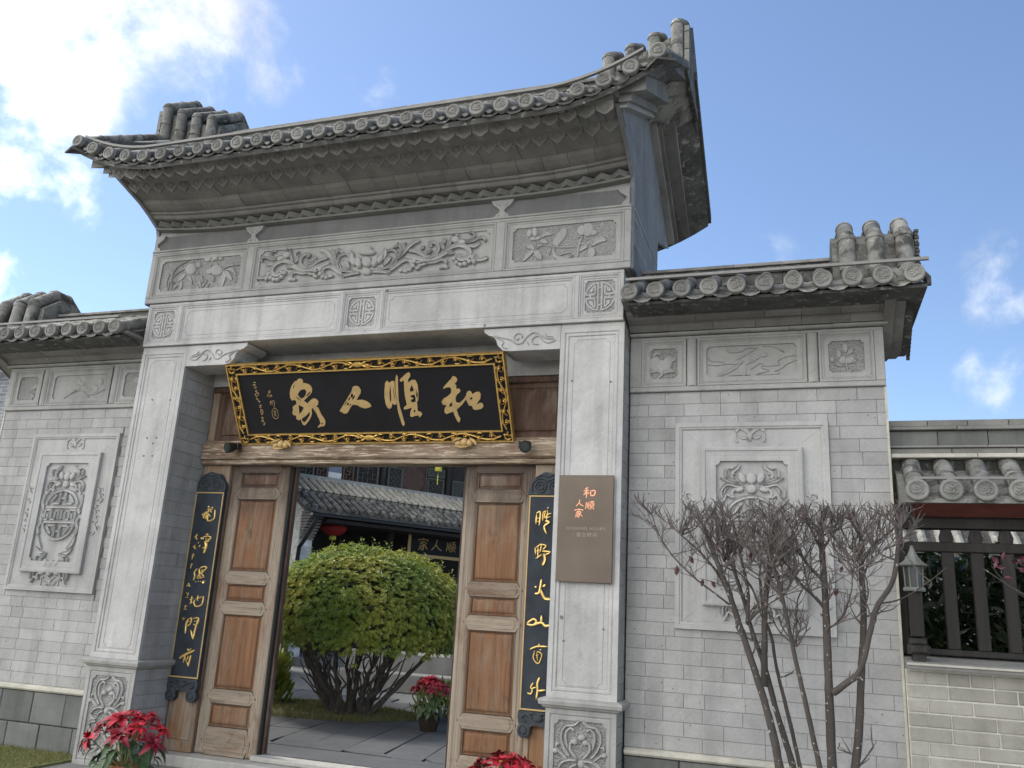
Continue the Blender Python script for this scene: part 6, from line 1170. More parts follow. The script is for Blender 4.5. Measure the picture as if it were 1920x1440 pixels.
# spotlights
for x, z, lb in ((-1.545,2.955,'left'),(1.635,2.942,'right')):
    T = thing('spotlight', 'small black spotlight on the timber lintel at the %s end of the name board' % lb, 'spotlight', (x,.44,z), 'spotlights on the lintel')
    q = 1 if x < 0 else -1
    MB().tube([(x,.40,z+.02),(x-q*.02,.32,z-.01),(x-q*.035,.275,z-.028),(x-q*.035,.275,z-.028),(x-q*.037,.270,z-.030)], [.030,.052,.056,.050,.030], 18).build('lamp_head', 'blackmetal', T, smooth=True)
    MB().tube([(x-q*.037,.2695,z-.030),(x-q*.038,.267,z-.031)], .040, 16).build('lens', 'glass', T)
    MB().box(x-.012, x+.012, .38, .445, z-.01, z+.045).box(x-.05, x-.042, .33, .40, z-.03, z+.04).box(x+.042, x+.05, .33, .40, z-.03, z+.04).build('mounting_bracket', 'blackmetal', T)

# ------------------------------------------------------------------ bronze sign
SG = thing('bronze_sign', 'rectangular brushed bronze sign with copper characters and opening hours on the right pilaster', 'sign', (2.33,-.02,1.71))
MB().bbox(2.093, 2.568, -.040, -.022, 1.712, 2.600, .003).box(2.11, 2.55, -.021, -.0005, 1.74, 2.58).build('plate', 'bronze', SG)
sm = lambda u, v, h: (u, -.0402-h, v)
# sign lettering, positions measured on the plate
def tx(t, size, u, v, mat, sp=1.0): return textglyph('letter', t, size, sm, .0008, mat, SG, u, v, sp)
def brush(gl, cx, cz, s, w_):
    S = []
    for P in gl: S.append(st([(cx+(p[0]-.5)*s, cz+(.5-p[1])*s) for p in P], w_, 'r'))
    return S
G_he = [[(.40,.08),(.15,.22)],[(.02,.38),(.5,.30)],[(.28,.18),(.27,.95)],[(.27,.42),(.03,.70)],[(.30,.45),(.48,.60)],[(.60,.38),(.62,.78)],[(.60,.38),(.98,.34),(.92,.74)],[(.62,.76),(.95,.72)]]
G_shun = [[(.10,.15),(.10,.55),(.02,.92)],[(.25,.20),(.25,.80)],[(.40,.10),(.40,.95)],[(.52,.12),(.98,.08)],[(.72,.12),(.68,.26)],[(.58,.28),(.58,.70)],[(.58,.28),(.90,.26),(.90,.70)],[(.75,.36),(.72,.62),(.52,.95)],[(.78,.72),(.98,.92)]]
G_ren = [[(.48,.05),(.40,.45),(.02,.90)],[(.42,.45),(.65,.72),(.98,.85)]]
G_jia = [[(.48,.02),(.52,.12)],[(.08,.30),(.12,.18),(.90,.14),(.84,.28)],[(.25,.34),(.75,.32)],[(.50,.34),(.15,.55)],[(.42,.44),(.56,.65),(.50,.95),(.36,.90)],[(.50,.56),(.10,.76)],[(.52,.68),(.08,.96)],[(.82,.40),(.58,.56)],[(.58,.50),(.92,.90)]]
for L in (brush(G_he, 2.360, 2.452, .105, .0115), brush(G_shun, 2.368, 2.345, .080, .0085), brush(G_ren, 2.282, 2.362, .070, .0085), brush(G_jia, 2.275, 2.280, .078, .008)): relief(MB(), L, sm, .0012).build('character', 'copper', SG)
u_ = 2.335-.168
for ch, adv in zip('OPENING HOURS', (.030,.027,.025,.030,.015,.030,.030,.014,.030,.030,.029,.027,.025)):
    if ch != ' ': tx(ch, .034, u_+adv/2, 2.150, 'bronzelight')
    u_ += adv
for k, ch in enumerate('营业时间'): tx(ch, .040, 2.348+(k-1.5)*.046, 2.098, 'bronzelight')

# ------------------------------------------------------------------ garden wall on the right
GA = thing('garden_wall', 'low cream brick garden wall with tiled coping and dark slatted window, right of the gateway', 'wall', (6.2,.4,-.17))
random.seed(9); gx0, gx1 = 4.745, 8.2
GC = MB().box(gx0, gx1, .212, .55, -.17, 1.20).build('mortar_bed', 'mortar', GA)
r = 0; z = 1.186
while z > -.12:
    h = .098; x = gx0-.02+(.0 if r%2 else -.15)
    while x < gx1-.02:
        w_ = .305*random.uniform(.95,1.05) if random.random() > .12 else .15; a_, b_ = max(x, gx0+.004), min(x+w_-.012, gx1)
        if b_-a_ > .04 and (b_ < 6.6 or r < 12): MB().bbox(a_, b_, .198+random.uniform(-.004,.004), .214, z-h+.011+random.uniform(-.002,.002), z-.001, .004).build('brick', 'brick', GA)
        x += w_
    z -= h; r += 1
MB().prism_x([(.10,1.205),(.10,1.252),(.115,1.258),(.45,1.303),(.45,1.205)], gx0, gx1).build('sill', 'sill', GA)
MB().prism_x([(.085,1.232),(.085,1.246),(.099,1.246),(.099,1.232)], gx0, gx1).build('sill_edge', 'dado', GA)
# window timber
MB().bbox(gx0, gx1, .34, .46, 1.306, 1.350, .006).build('bottom_rail', 'wdark', GA)
MB().bbox(gx0, gx1, .365, .43, 2.075, 2.150, .006).build('middle_rail', 'wshop', GA)
MB().box(gx0, gx1, .34, .50, 2.255, 2.42).build('top_beam', 'wshop', GA)
for i in range(16):
    x = 4.905+i*.2055
    if i == 0: continue
    mb = MB().bbox(x-.044, x+.044, .375, .42, 1.351, 2.074, .006); mb.prism_y([(x-.044,2.151),(x+.044,2.151),(x+.050,2.19),(x+.03,2.25),(x-.03,2.25),(x-.050,2.19)], .375, .42)
    mb.build('slat', 'wdark', GA)
MB().prism_x([(.04,2.425),(.06,2.455),(.30,2.375),(.28,2.335)], gx0+.13, gx1).build('eaves_board', 'redboard', GA)
MB().box(gx0, gx0+.05, .30, .55, 1.306, 2.42).build('side_jamb', 'wshop', GA)
# coping
MB().prism_x([(.03,2.44),(.50,2.79),(.97,2.44),(.97,2.41),(.03,2.41)], gx0+.03, gx1).build('coping_bed', 'tile', GA)
sa = math.atan(.74)
for i in range(15):
    x = 4.888+i*.2300
    dup(DS, GA, (x, .012, 2.505), (R(random.uniform(-3,3)), R(random.uniform(-12,12)), 0), 1.18)
    y, zz = .045, 2.51
    for k in range(3): dup(TS, GA, (x, y, zz), (sa+.02, 0, random.uniform(-.03,.03)), 1.13, ); y += .19*math.cos(sa)*.85; zz += .19*math.sin(sa)*.85
    for rep in range(3):
        n = 8; vs = []; fs = []; xm = x+.115
        for (yy, zo) in ((.035+rep*.035, 0), (.035+rep*.035+.20, .148)):
            for k in range(n+1): an = PI+PI*k/n; vs.append((xm+.10*math.cos(an), yy, 2.497+rep*.028+zo+.055*math.sin(an)))
            for k in range(n+1): an = PI+PI*k/n; vs.append((xm+.10*math.cos(an), yy, 2.482+rep*.028+zo+.057*math.sin(an)))
        m = n+1
        for k in range(n): fs += [(k,k+1,2*m+k+1,2*m+k),(m+k,3*m+k,3*m+k+1,m+k+1),(k,m+k,m+k+1,k+1)]
        MB().add(vs, fs).build('pan_tile', 'tile', GA)
MB().bbox(gx0+.12, gx1, .012, .030, 2.583, 2.606, .003).build('light_strip', 'lightstrip', GA)
for z0, z1, yo, mt, L_ in ((2.80,2.835,.29,'dado',.62),(2.835,2.885,.34,'cornice',.45),(2.885,2.905,.32,'sill',.7),(2.905,3.035,.38,'plinthstone',.36),(3.035,3.065,.34,'cornice',.5),(3.065,3.12,.36,'cornice',.29)):
    x = gx0
    while x < gx1-.01: e = min(gx1, x+L_); MB().bbox(x+.002, e-.002, yo, 1-yo, z0+.001+random.uniform(-.002,.002), z1-.001, .005).build('ridge_block', mt, GA); x = e
MB().box(gx0, gx1, .40, .60, 2.42, 2.80).build('coping_core', 'tiledark', GA)

# lantern on its post
LP = thing('lantern', 'grey green lantern with flared roof on a dark timber post by the garden wall', 'lantern', (4.835,.15,1.25))
c = (4.835,.15,0)
def ngon(mb, prof, n=6, rot=0.26):
    vs = []; fs = []
    for r_, z in prof:
        for k in range(n): a = 2*PI*k/n+rot; vs.append((c[0]+r_*math.cos(a), c[1]+r_*math.sin(a), z))
    for i in range(len(prof)-1):
        for k in range(n): fs.append((i*n+k, i*n+(k+1)%n, (i+1)*n+(k+1)%n, (i+1)*n+k))
    fs += [tuple(range(n-1,-1,-1)), tuple(range((len(prof)-1)*n, len(prof)*n))]
    return mb.add(vs, fs)
ngon(MB(), [(.090,1.940),(.106,1.946),(.108,1.952),(.070,1.978),(.042,2.015),(.022,2.060),(.012,2.085),(.014,2.092),(.003,2.10)], 8).build('lantern_roof', 'lampgrey', LP)
ngon(MB(), [(.060,1.785),(.066,1.938)], 8).build('glass_body', 'glass', LP)
fr = MB()
for k in range(8):
    a = 2*PI*k/8+.26; fr.tube([(c[0]+.064*math.cos(a), c[1]+.064*math.sin(a), 1.78),(c[0]+.070*math.cos(a), c[1]+.070*math.sin(a), 1.94)], .006, 5)
fr.build('glazing_bars', 'lampgrey', LP)
ngon(MB(), [(.080,1.758),(.084,1.770),(.080,1.784),(.068,1.788)], 8).build('lantern_base', 'lampgrey', LP)
s = MB(); s.tube([(c[0],c[1],1.80),(c[0],c[1],1.86),(c[0],c[1],1.90)], [.015,.026,.012], 10); s.build('bulb', 'white', LP)
MB().bbox(4.790, 4.882, .105, .195, 1.43, 1.757, .008).build('post', 'wdark', LP)
MB().bbox(4.765, 4.905, .09, .21, 1.305, 1.375, .02).bbox(4.775, 4.892, .095, .205, 1.376, 1.42, .01).box(4.79, 4.88, .11, .20, 1.255, 1.304).build('post_foot', 'wdark', LP)

# bamboo and a roof behind the window
random.seed(12)
def leafcloud(n, f, size, mb=None, droop=.4):
    mb = mb or MB()
    for i in range(n):
        p, d = f(); d = Vector(d).normalized(); L_ = size*random.uniform(.6,1.3); w_ = L_*.13
        s = d.cross(Vector((random.uniform(-1,1),random.uniform(-1,1),random.uniform(-.3,1)))).normalized()*w_; p = Vector(p)
        m_ = p+d*L_*.45; e = p+d*L_-Vector((0,0,L_*droop*random.random()))
        mb.add([p, m_+s, e, m_-s], [(0,1,2,3)])
    return mb
def bam():
    x = random.uniform(4.4, 8.5); y = random.uniform(.95, 1.9); z = random.uniform(.2, 2.15)
    return (x,y,z), (random.uniform(-1,1), random.uniform(-1,.6), random.uniform(-.9,.5))
bmb = leafcloud(17000, bam, .17).build('foliage', 'bamboo', None, recalc=False)
BT = thing('bamboo_hedge', 'dark bamboo hedge seen through the slats of the garden wall window', 'hedge', (6.2,1.4,-.17))
bmb.parent = BT; bmb.matrix_parent_inverse = Matrix.Translation(-wl(BT)); bmb['kind'] = 'stuff'
for k in range(14):
    x = 4.6+k*.27; y = random.uniform(1.1,1.8); MB().tube([(x,y,-.15),(x+random.uniform(-.1,.1),y,1.2),(x+random.uniform(-.3,.3),y,2.1)], [.014,.011,.006], 6).build('cane', 'leafgreen', BT)
def little_house(name, label, x0, x1, y, zt, zb, depth, wallmat, wall_z0):
    T = thing(name, label, 'building', ((x0+x1)/2,y+depth/2,-.17))
    MB().box(x0+.2, x1-.2, y+.5, y+depth, wall_z0, zb+.05).build('wall', wallmat, T)
    MB().prism_x([(y,zb),(y+depth/2+.25,zt),(y+depth+.5,zb),(y+depth+.5,zb-.08),(y,zb-.08)], x0, x1).build('roof', 'tiledark', T)
    sl = (zt-zb)/(depth/2+.25); n = int((x1-x0)/.24)
    mb = MB()
    for i in range(n): x = x0+.12+i*(x1-x0-.1)/n; mb.tube([(x,y-.03,zb+.04),(x,y+depth/2+.25,zt+.04)], .062, 8)
    o = mb.build('tile_rows', 'tile', T, smooth=True); o['kind'] = 'stuff'
    return T
little_house('neighbour_house', 'tiled grey roof seen over the bamboo through the garden wall window', 3.2, 12, 6.6, 4.5, 2.55, 4.6, 'farbrick', -.17)

# ------------------------------------------------------------------ left background: brick house, low wall, climbing plant
T = thing('brick_house', 'blue grey thin brick house at the far left behind the flanking wall', 'building', (-12,7,-.17))
MB().box(-17, -7.2, 5, 10, -.17, 5.42).build('wall', 'farbrick', T)
MB().bbox(-17.2, -7.0, 4.86, 5.0, 5.42, 5.53, .02).build('eaves_course', 'white', T)
MB().prism_x([(4.7,5.53),(7.5,6.35),(10.3,5.53),(10.3,5.45),(4.7,5.45)], -17.3, -6.9).build('roof', 'tiledark', T)
mb = MB()
for i in range(40): mb.tube([(-17.1+i*.255,4.65,5.60),(-17.1+i*.255,7.5,6.42)], .07, 8)
o = mb.build('tile_rows', 'tile', T, smooth=True); o['kind'] = 'stuff'
T = thing('rendered_wall', 'low rendered wall with pale coping running off the left edge of the view', 'wall', (-6.5,.55,-.17))
MB().box(-9, -4.745, .47, .75, -.17, 2.98).build('wall', 'cornice', T)
MB().bbox(-9, -4.745, .42, .80, 3.0, 3.10, .01).bbox(-9, -4.745, .45, .77, 2.985, 2.999, .003).build('coping', 'dado', T)
T = thing('climbing_plant', 'small leafy climbing plant with dry leaves at the left edge of the view', 'plant', (-4.95,.3,-.15))
random.seed(2)
def ivf():
    a = random.random()**.6; return (-4.78-random.random()*.9+.12*random.uniform(-1,1), random.uniform(.05,.44), random.uniform(2.42, 2.93)), (random.uniform(-1,1), random.uniform(-1,.2), random.uniform(-1,.6))
leafcloud(900, ivf, .06).build('foliage', 'bushleaf', T, recalc=False)
for k in range(9):
    MB().tube([(-4.9-k*.08,.35,2.3),(-4.86-k*.08,.3,2.6),(-4.8-k*.07+.05*math.sin(k),.22,2.86)], .006, 5).build('stem', 'barkdark', T)
MB().tube([(-5.1,.4,-.15),(-5.15,.38,1.3),(-5.1,.36,2.5)], [.02,.016,.01], 7).build('stem', 'barkdark', T)
for k, (x, z) in enumerate(((-4.66,2.36),(-4.62,2.27),(-4.70,2.62))):
    MB().add([(x-.025,.20,z),(x,.19,z+.03),(x+.028,.20,z),(x,.21,z-.028)], [(0,1,2,3)]).build('dry_leaf', 'leafyellow', T, recalc=False)
MB().tube([(-4.80,.24,2.60),(-4.70,.21,2.45),(-4.62,.20,2.27)], .003, 4).build('stem', 'twig', T)

# ------------------------------------------------------------------ the house across the courtyard
HU = Vector((.545,.839,0)).normalized(); HN = Vector((HU.y,-HU.x,0)); H0 = Vector((-6.8,10.28,0))
hm = lambda s, d, z: tuple(H0+HU*s-HN*d+Vector((0,0,z)))
def hbox(mb, s0, s1, d0, d1, z0, z1):
    return mb.add([hm(s,d,z) for z in (z0,z1) for s,d in ((s0,d0),(s1,d0),(s1,d1),(s0,d1))], [(0,3,2,1),(4,5,6,7),(0,1,5,4),(1,2,6,5),(2,3,7,6),(3,0,4,7)])
HS = thing('courtyard_house', 'two storey timber house with tiled veranda roof and whitewashed gable across the courtyard', 'house', H0+HU*4-HN*3)
hbox(MB(), -.0+.22, .57, .80, 6.0, -.02, 3.50).build('gable_wall', 'white brick', HS)
gz = MB(); gz.add([hm(.22,.35,3.50),hm(.22,6,3.50),hm(.22,6,5.2),hm(.22,1.9,4.45),hm(.57,.35,3.50),hm(.57,6,3.50),hm(.57,6,5.2),hm(.57,1.9,4.45)], [(0,1,2,3),(7,6,5,4),(0,3,7,4),(0,4,5,1),(2,6,7,3)]); gz.build('gable_top', 'white brick', HS)
for k in range(10):
    z = 2.86+k*.068; d = .80-.062*(k+1)
    hbox(MB(), .215, .575, d, .79, z, z+.050).build('corbel_brick', 'sill', HS)
hbox(MB(), .5, 9.5, -.01, .10, 3.37, 3.43).build('gutter', 'blackmetal', HS)
hbox(MB(), .12, .5, -.01, .10, 3.37, 3.43).build('gutter', 'blackmetal', HS)
MB().tube([hm(.30,.06,3.40),hm(.24,.10,3.2),hm(.16,.45,2.75),hm(.16,.60,2.65),hm(.16,.66,1.9),hm(.16,.66,0)], .05, 10).build('drainpipe', 'wdark', HS)
# veranda roof
MAT['limewash'] = stone('limewashed tile', (.46,.43,.36), .12, .1, .5, tool=0)
rf = MB(); rf.add([hm(-.1,-.05,3.50),hm(9.6,-.05,3.50),hm(9.6,1.85,4.44),hm(-.1,1.85,4.44),hm(-.1,-.05,3.44),hm(9.6,-.05,3.44),hm(9.6,1.85,4.34),hm(-.1,1.85,4.34)], [(0,1,2,3),(7,6,5,4),(0,4,5,1),(2,6,7,3),(1,5,6,2),(0,3,7,4)])
RV = rf.build('veranda_roof', 'tiledark', HS)
random.seed(8)
hang = math.atan2(HN.x, -HN.y)   # rotates local +Y (up the slope) to -HN
slope_v = math.atan(.94/1.9)
first_row = None
for i in range(46):
    s_ = -.05+i*.21
    if s_ > 9.4: break
    A0 = Vector(hm(s_, -.08, 3.55)); B0 = Vector(hm(s_, 1.80, 4.48)); seg = MB(); K = 9
    P = []; Rr = []
    for k in range(K):
        u0, u1 = k/K, (k+1)/K; P += [A0.lerp(B0,u0), A0.lerp(B0,u1)]; Rr += [.066, .056]
    MB().tube(P[:9], Rr[:9], 8).build('tile_row', 'tile', RV); MB().tube(P[9:], Rr[9:], 8).build('limewashed_row', 'limewash', RV)
hbox(MB(), -.1, 9.6, 1.72, 1.9, 4.44, 4.56).build('flashing', 'mid', HS)
MB().add([hm(.0,-.10,3.52),hm(.0,-.10,3.46),hm(.2,-.10,3.46),hm(.2,-.10,3.62)], [(0,1,2,3)]).build('corner_tile', 'tiledark', HS)
# dark recess of the ground floor
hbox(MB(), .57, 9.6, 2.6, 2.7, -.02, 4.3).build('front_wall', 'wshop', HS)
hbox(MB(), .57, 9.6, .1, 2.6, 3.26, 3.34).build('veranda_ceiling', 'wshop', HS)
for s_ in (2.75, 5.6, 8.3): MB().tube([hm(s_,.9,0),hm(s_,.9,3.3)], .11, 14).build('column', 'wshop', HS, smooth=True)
hbox(MB(), .4, 9.6, .45, 2.6, -.02, .16).build('veranda_step', 'sill', HS)
# upper storey
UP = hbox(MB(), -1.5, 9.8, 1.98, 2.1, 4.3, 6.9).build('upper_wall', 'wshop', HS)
hbox(MB(), -2, 10, .9, 3, 6.9, 7.0).build('upper_eaves', 'tiledark', HS)
def hm2(d): return lambda u, v, h: hm(u, d-h, v)
def lattice(s0, s1, z0, z1, step, ang, mat, name='lattice', wd=.02, clip=None):
    F = MB(); w_ = .035
    for a_, b_, c_, d_ in ((s0,s1,z0,z0+w_),(s0,s1,z1-w_,z1),(s0,s0+w_,z0+w_,z1-w_),(s1-w_,s1,z0+w_,z1-w_)): hbox(F, a_, b_, 1.93, 1.98, c_, d_)
    L_ = MB()
    if ang:
        n = int(((s1-s0)+(z1-z0))/step)
        for q in (1,-1):
            for i in range(n+1):
                t = i*step; pts = []
                for k in range(25):
                    zz = z0+(z1-z0)*k/24; ss = (s0+t-(zz-z0)) if q > 0 else (s1-t+(zz-z0))
                    ok = s0+.03 < ss < s1-.03 and (clip is None or (ss-clip[0])**2+(zz-clip[1])**2 < clip[2]**2)
                    if ok: pts.append((ss, zz))
                if len(pts) > 1: relief(L_, [st([pts[0], pts[-1]], wd)], hm2(1.96+.004*q), .012)
    else:
        nx_ = max(1, int((s1-s0)/step)); nz_ = max(1, int((z1-z0)/step))
        for i in range(nx_+1):
            for j in range(nz_):
                if (i+j)%3: s_ = s0+.03+(s1-s0-.06)*i/nx_; relief(L_, [st([(s_, z0+(z1-z0)*j/nz_), (s_, z0+(z1-z0)*(j+1)/nz_)], wd)], hm2(1.96), .012)
        for j in range(nz_+1):
            for i in range(nx_):
                if (i+2*j)%3: z_ = z0+.02+(z1-z0-.04)*j/nz_; relief(L_, [st([(s0+(s1-s0)*i/nx_, z_), (s0+(s1-s0)*(i+1)/nx_, z_)], wd)], hm2(1.964), .012)
    P = F.build('window', mat, UP); L_.build(name, mat, P); return P
MAT['lat'] = simple('grey green window timber', (.085,.095,.09), .7, 0, .3, 8)
MAT['latred'] = simple('dark red brown timber', (.045,.024,.020), .7, 0, .3, 8)
MAT['latbrown'] = simple('brown lattice timber', (.10,.065,.05), .7, 0, .3, 8)
lattice(.30, .95, 4.56, 6.3, .10, 0, 'lat'); lattice(1.02, 1.33, 4.56, 6.3, .085, 0, 'latbrown', wd=.026)
hbox(MB(), 1.36, 1.74, 1.955, 1.979, 4.75, 6.3).build('curtain', 'blue', UP); hbox(MB(), 1.36, 1.74, 1.95, 1.979, 4.60, 4.748).build('white_panel', 'white', UP)
MB().add([hm(1.55+.13*math.cos(2*PI*k/20),1.952,5.06+.13*math.sin(2*PI*k/20)) for k in range(20)], [tuple(range(20))]).build('round_emblem', simple('dull pink disc', (.30,.20,.22), .7), UP)
lattice(1.78, 2.10, 4.56, 6.3, .085, 0, 'latbrown', wd=.026); lattice(2.2, 2.85, 4.56, 6.3, .14, 0, 'lat', wd=.014)
lattice(3.15, 3.62, 4.50, 5.16, .052, 0, 'lat', wd=.013); lattice(3.15, 3.62, 5.22, 5.45, .075, 1, 'lat', wd=.02)
hbox(MB(), 3.66, 4.38, 1.955, 1.979, 4.45, 6.0).build('round_window_board', 'latred', UP)
lattice(3.64, 4.42, 4.42, 5.40, .062, 1, 'latbrown', 'round_lattice', .018, clip=(3.99,4.90,.36))
lattice(4.46, 5.02, 4.46, 5.02, .052, 0, 'lat', wd=.013); lattice(4.46, 5.02, 5.06, 5.30, .075, 1, 'lat', wd=.022)
for s_ in (3.0, 5.15): MB().tube([hm(s_,1.93,4.4),hm(s_,1.93,6.9)], .07, 12).build('post', 'wdark', UP, smooth=True)
lattice(5.32, 5.85, 4.44, 5.05, .08, 1, 'lat', wd=.02); lattice(5.95, 6.5, 4.44, 5.4, .09, 0, 'lat'); lattice(6.6, 7.4, 4.44, 5.4, .09, 0, 'lat')
# house name board
HB = thing('house_name_board', 'dim black name board with gold border and characters under the veranda across the courtyard', 'sign', hm(4.4,.85,2.7))
hbox(MB(), 3.30, 5.75, .86, .90, 2.70, 3.42).build('panel', 'lacquer', HB)
fr = MB()
for a_, b_, c_, d_ in ((3.30,5.75,2.70,2.78),(3.30,5.75,3.34,3.42),(3.30,3.39,2.78,3.34),(5.66,5.75,2.78,3.34)): hbox(fr, a_, b_, .84, .859, c_, d_)
fr.build('frame', 'goldpaint', HB)
for gl, cx, s_ in ((G_jia,3.78,.34),(G_ren,4.22,.36),(G_shun,4.68,.32),(G_he,5.15,.34)): relief(MB(), brush(gl, cx, 3.05, s_, .030), hm2(.859), .01).build('character', 'goldpaint', HB)
# red lantern under the veranda and the yellow tag of another upstairs
def lathe_obj(name, cpos, prof, mat, parent, n=20): return MB().lathe(cpos, prof, n).build(name, mat, parent, smooth=True)
T = thing('red_lantern', 'large red lantern with yellow tassel hanging in the dark veranda', 'lantern', hm(1.15,.9,3.0))
cpos = hm(1.15,.9,3.22); lathe_obj('lantern_body', cpos, [(.06,-.20),(.20,-.17),(.30,-.08),(.33,0),(.30,.08),(.20,.13),(.06,.15)], 'redlantern', T)
lathe_obj('tassel_collar', cpos, [(.06,-.20),(.085,-.22),(.085,-.30),(.07,-.30)], 'yellow', T); MB().tube([(cpos[0],cpos[1],cpos[2]-.30),(cpos[0],cpos[1],cpos[2]-.42)], .012, 6).build('tassel', 'yellow', T)
T = thing('paper_lantern', 'bright yellow lantern tag and tassel hanging before the upstairs windows', 'lantern', hm(4.17,1.0,5.1))
cpos = hm(4.17,1.0,5.12); lathe_obj('tag', cpos, [(.02,-.06),(.095,-.055),(.10,.06),(.02,.07)], 'yellow', T); MB().tube([(cpos[0],cpos[1],cpos[2]-.17),(cpos[0],cpos[1],cpos[2]-.42)], .018, 6).build('tassel', 'yellow', T)
MB().tube([(cpos[0],cpos[1],cpos[2]+.07),(cpos[0],cpos[1],cpos[2]+.9)], .006, 5).tube([(cpos[0],cpos[1],cpos[2]-.06),(cpos[0],cpos[1],cpos[2]-.17)], .006, 5).build('cord', 'yellow', T)
lathe_obj('lantern_body', (cpos[0],cpos[1],cpos[2]+.42), [(.06,-.24),(.2,-.2),(.28,0),(.2,.2),(.06,.24)], 'redlantern', T)

# low terrace walls behind the bush
T = thing('terrace_step', 'low grey stone step and kerb behind the clipped bush in the courtyard', 'step', (1.0,7.6,-.02))
MB().bbox(-4.0, 4.2, 7.2, 7.6, -.022, .30, .02).build('lower_step', 'sill', T); MB().bbox(-4.0, 4.2, 7.61, 8.2, -.022, .62, .02).build('upper_step', 'sill', T)

T = thing('courtyard_wall', 'whitewashed courtyard back wall with tiled coping, right of the courtyard house', 'wall', (6.5,12.2,-.02))
MB().box(-.6, 14, 12, 12.4, -.02, 3.0).build('wall', 'white brick', T); MB().prism_x([(11.7,3.0),(12.2,3.35),(12.7,3.0),(12.7,2.94),(11.7,2.94)], -.7, 14).build('coping', 'tiledark', T)

# ------------------------------------------------------------------ planting in the courtyard
def blade_patch(name, label, cx, cy, rx, ry, n, h, mat, seed, cat, z0=-.02, kind='stuff', wd=.006, mound=0):
    random.seed(seed); mb = MB()
    for i in range(n):
        a = random.uniform(0, 2*PI); r_ = math.sqrt(random.random()); x = cx+rx*r_*math.cos(a); y = cy+ry*r_*math.sin(a)
        hh = h*random.uniform(.4,1.2); b = random.uniform(0, PI); dx, dy = math.cos(b)*wd, math.sin(b)*wd; lx, ly = random.uniform(-.5,.5)*hh, random.uniform(-.5,.5)*hh
        zb = z0+mound*(1-r_*r_)
        mb.add([(x-dx,y-dy,zb),(x+dx,y+dy,zb),(x+lx,y+ly,zb+hh)], [(0,1,2)])
    o = mb.build(name, mat, None, recalc=False); o['kind'] = kind; return tag(o, label, cat)
so_ = MB(); so_.add([(-2.35+1.55*(1+.06*math.sin(k*2.3))*math.cos(2*PI*k/36), 3.95+.98*(1+.05*math.sin(k*3.1))*math.sin(2*PI*k/36), -.018) for k in range(36)]+[(-2.35+1.2*math.cos(2*PI*k/36), 3.95+.7*math.sin(2*PI*k/36), .03) for k in range(36)]+[(-2.35,3.95,.04)],
    [(k,(k+1)%36,36+(k+1)%36,36+k) for k in range(36)]+[(36+k,36+(k+1)%36,72) for k in range(36)])
MAT['drysoil'] = simple('dry leafy soil', (.15,.125,.06), .95, 0, .45, 16, .8, 40)
bed = so_.build('planting_bed', 'drysoil', recalc=False); bed['kind'] = 'structure'
blade_patch('bed_grass', 'dry yellow green grass round the foot of the clipped bush', -2.35, 3.95, 1.5, .95, 9000, .055, 'grass', 6, 'grass', .0, mound=.03)
# clipped dome bush
BU = thing('clipped_bush', 'large dome shaped clipped bush with glossy yellow green leaves seen through the doorway', 'bush', (-1.75,3.85,0))
random.seed(14); BC = Vector((-1.80,4.05,1.30)); rx_, rz_ = 1.46, .92; mb = MB()
def rad(d): return 1+.05*noise.noise(Vector(d)*2.2)+.03*noise.noise(Vector(d)*6)
for i in range(8200):
    t = random.uniform(-.46, 1); a = random.uniform(0, 2*PI); s_ = math.sqrt(1-min(1, t*t)); d = (s_*math.cos(a), s_*math.sin(a), t)
    if d[1] > .7: continue
    k = rad(d)*random.uniform(.88,1.01); p = BC+Vector((d[0]*rx_*k, d[1]*rx_*k, d[2]*rz_*k))
    if t < 0: p.z = BC.z+t*.92+random.gauss(0,.05)
    nrm = Vector((d[0]/rx_, d[1]/rx_, d[2]/rz_)).normalized(); tip = (nrm+Vector((random.uniform(-.4,.4),random.uniform(-.4,.4),.45+random.uniform(-.2,.3)))).normalized()
    sx = tip.cross(Vector((.3,.1,1))).normalized(); sy = tip.cross(sx)
    nl = random.randint(7,9)
    for q in range(nl):
        an = 2*PI*q/nl+random.random()*.5; od = (sx*math.cos(an)+sy*math.sin(an)); dirv = (tip*random.uniform(.35,1.0)+od*.9).normalized()
        L_ = random.uniform(.040,.066); w_ = od.cross(tip).normalized()*L_*.17; m_ = p+dirv*L_*.5; e = p+dirv*L_-Vector((0,0,L_*.22))
        mb.add([p, m_+w_, e, m_-w_, m_-dirv.cross(w_).normalized()*L_*.0], [(0,1,2,3)])
for i in range(130):      # stray shoots that break the clipped outline
    t = random.uniform(-.1, 1); a = random.uniform(0, 2*PI); s_ = math.sqrt(1-t*t); d = Vector((s_*math.cos(a), s_*math.sin(a), t)); p = BC+Vector((d.x*rx_, d.y*rx_, d.z*rz_))
    g_ = (d+Vector((0,0,.6))).normalized(); n_ = random.randint(4,8)
    for q in range(n_):
        b_ = p+g_*.018*q; an = q*2.4; o_ = Vector((math.cos(an), math.sin(an), .5)).normalized(); L_ = .055; w_ = o_.cross(Vector((0,0,1))).normalized()*.010
        mb.add([b_, b_+o_*L_*.5+w_, b_+o_*L_, b_+o_*L_*.5-w_], [(0,1,2,3)])
cr = mb.build('crown', 'bushleaf', BU, recalc=False)
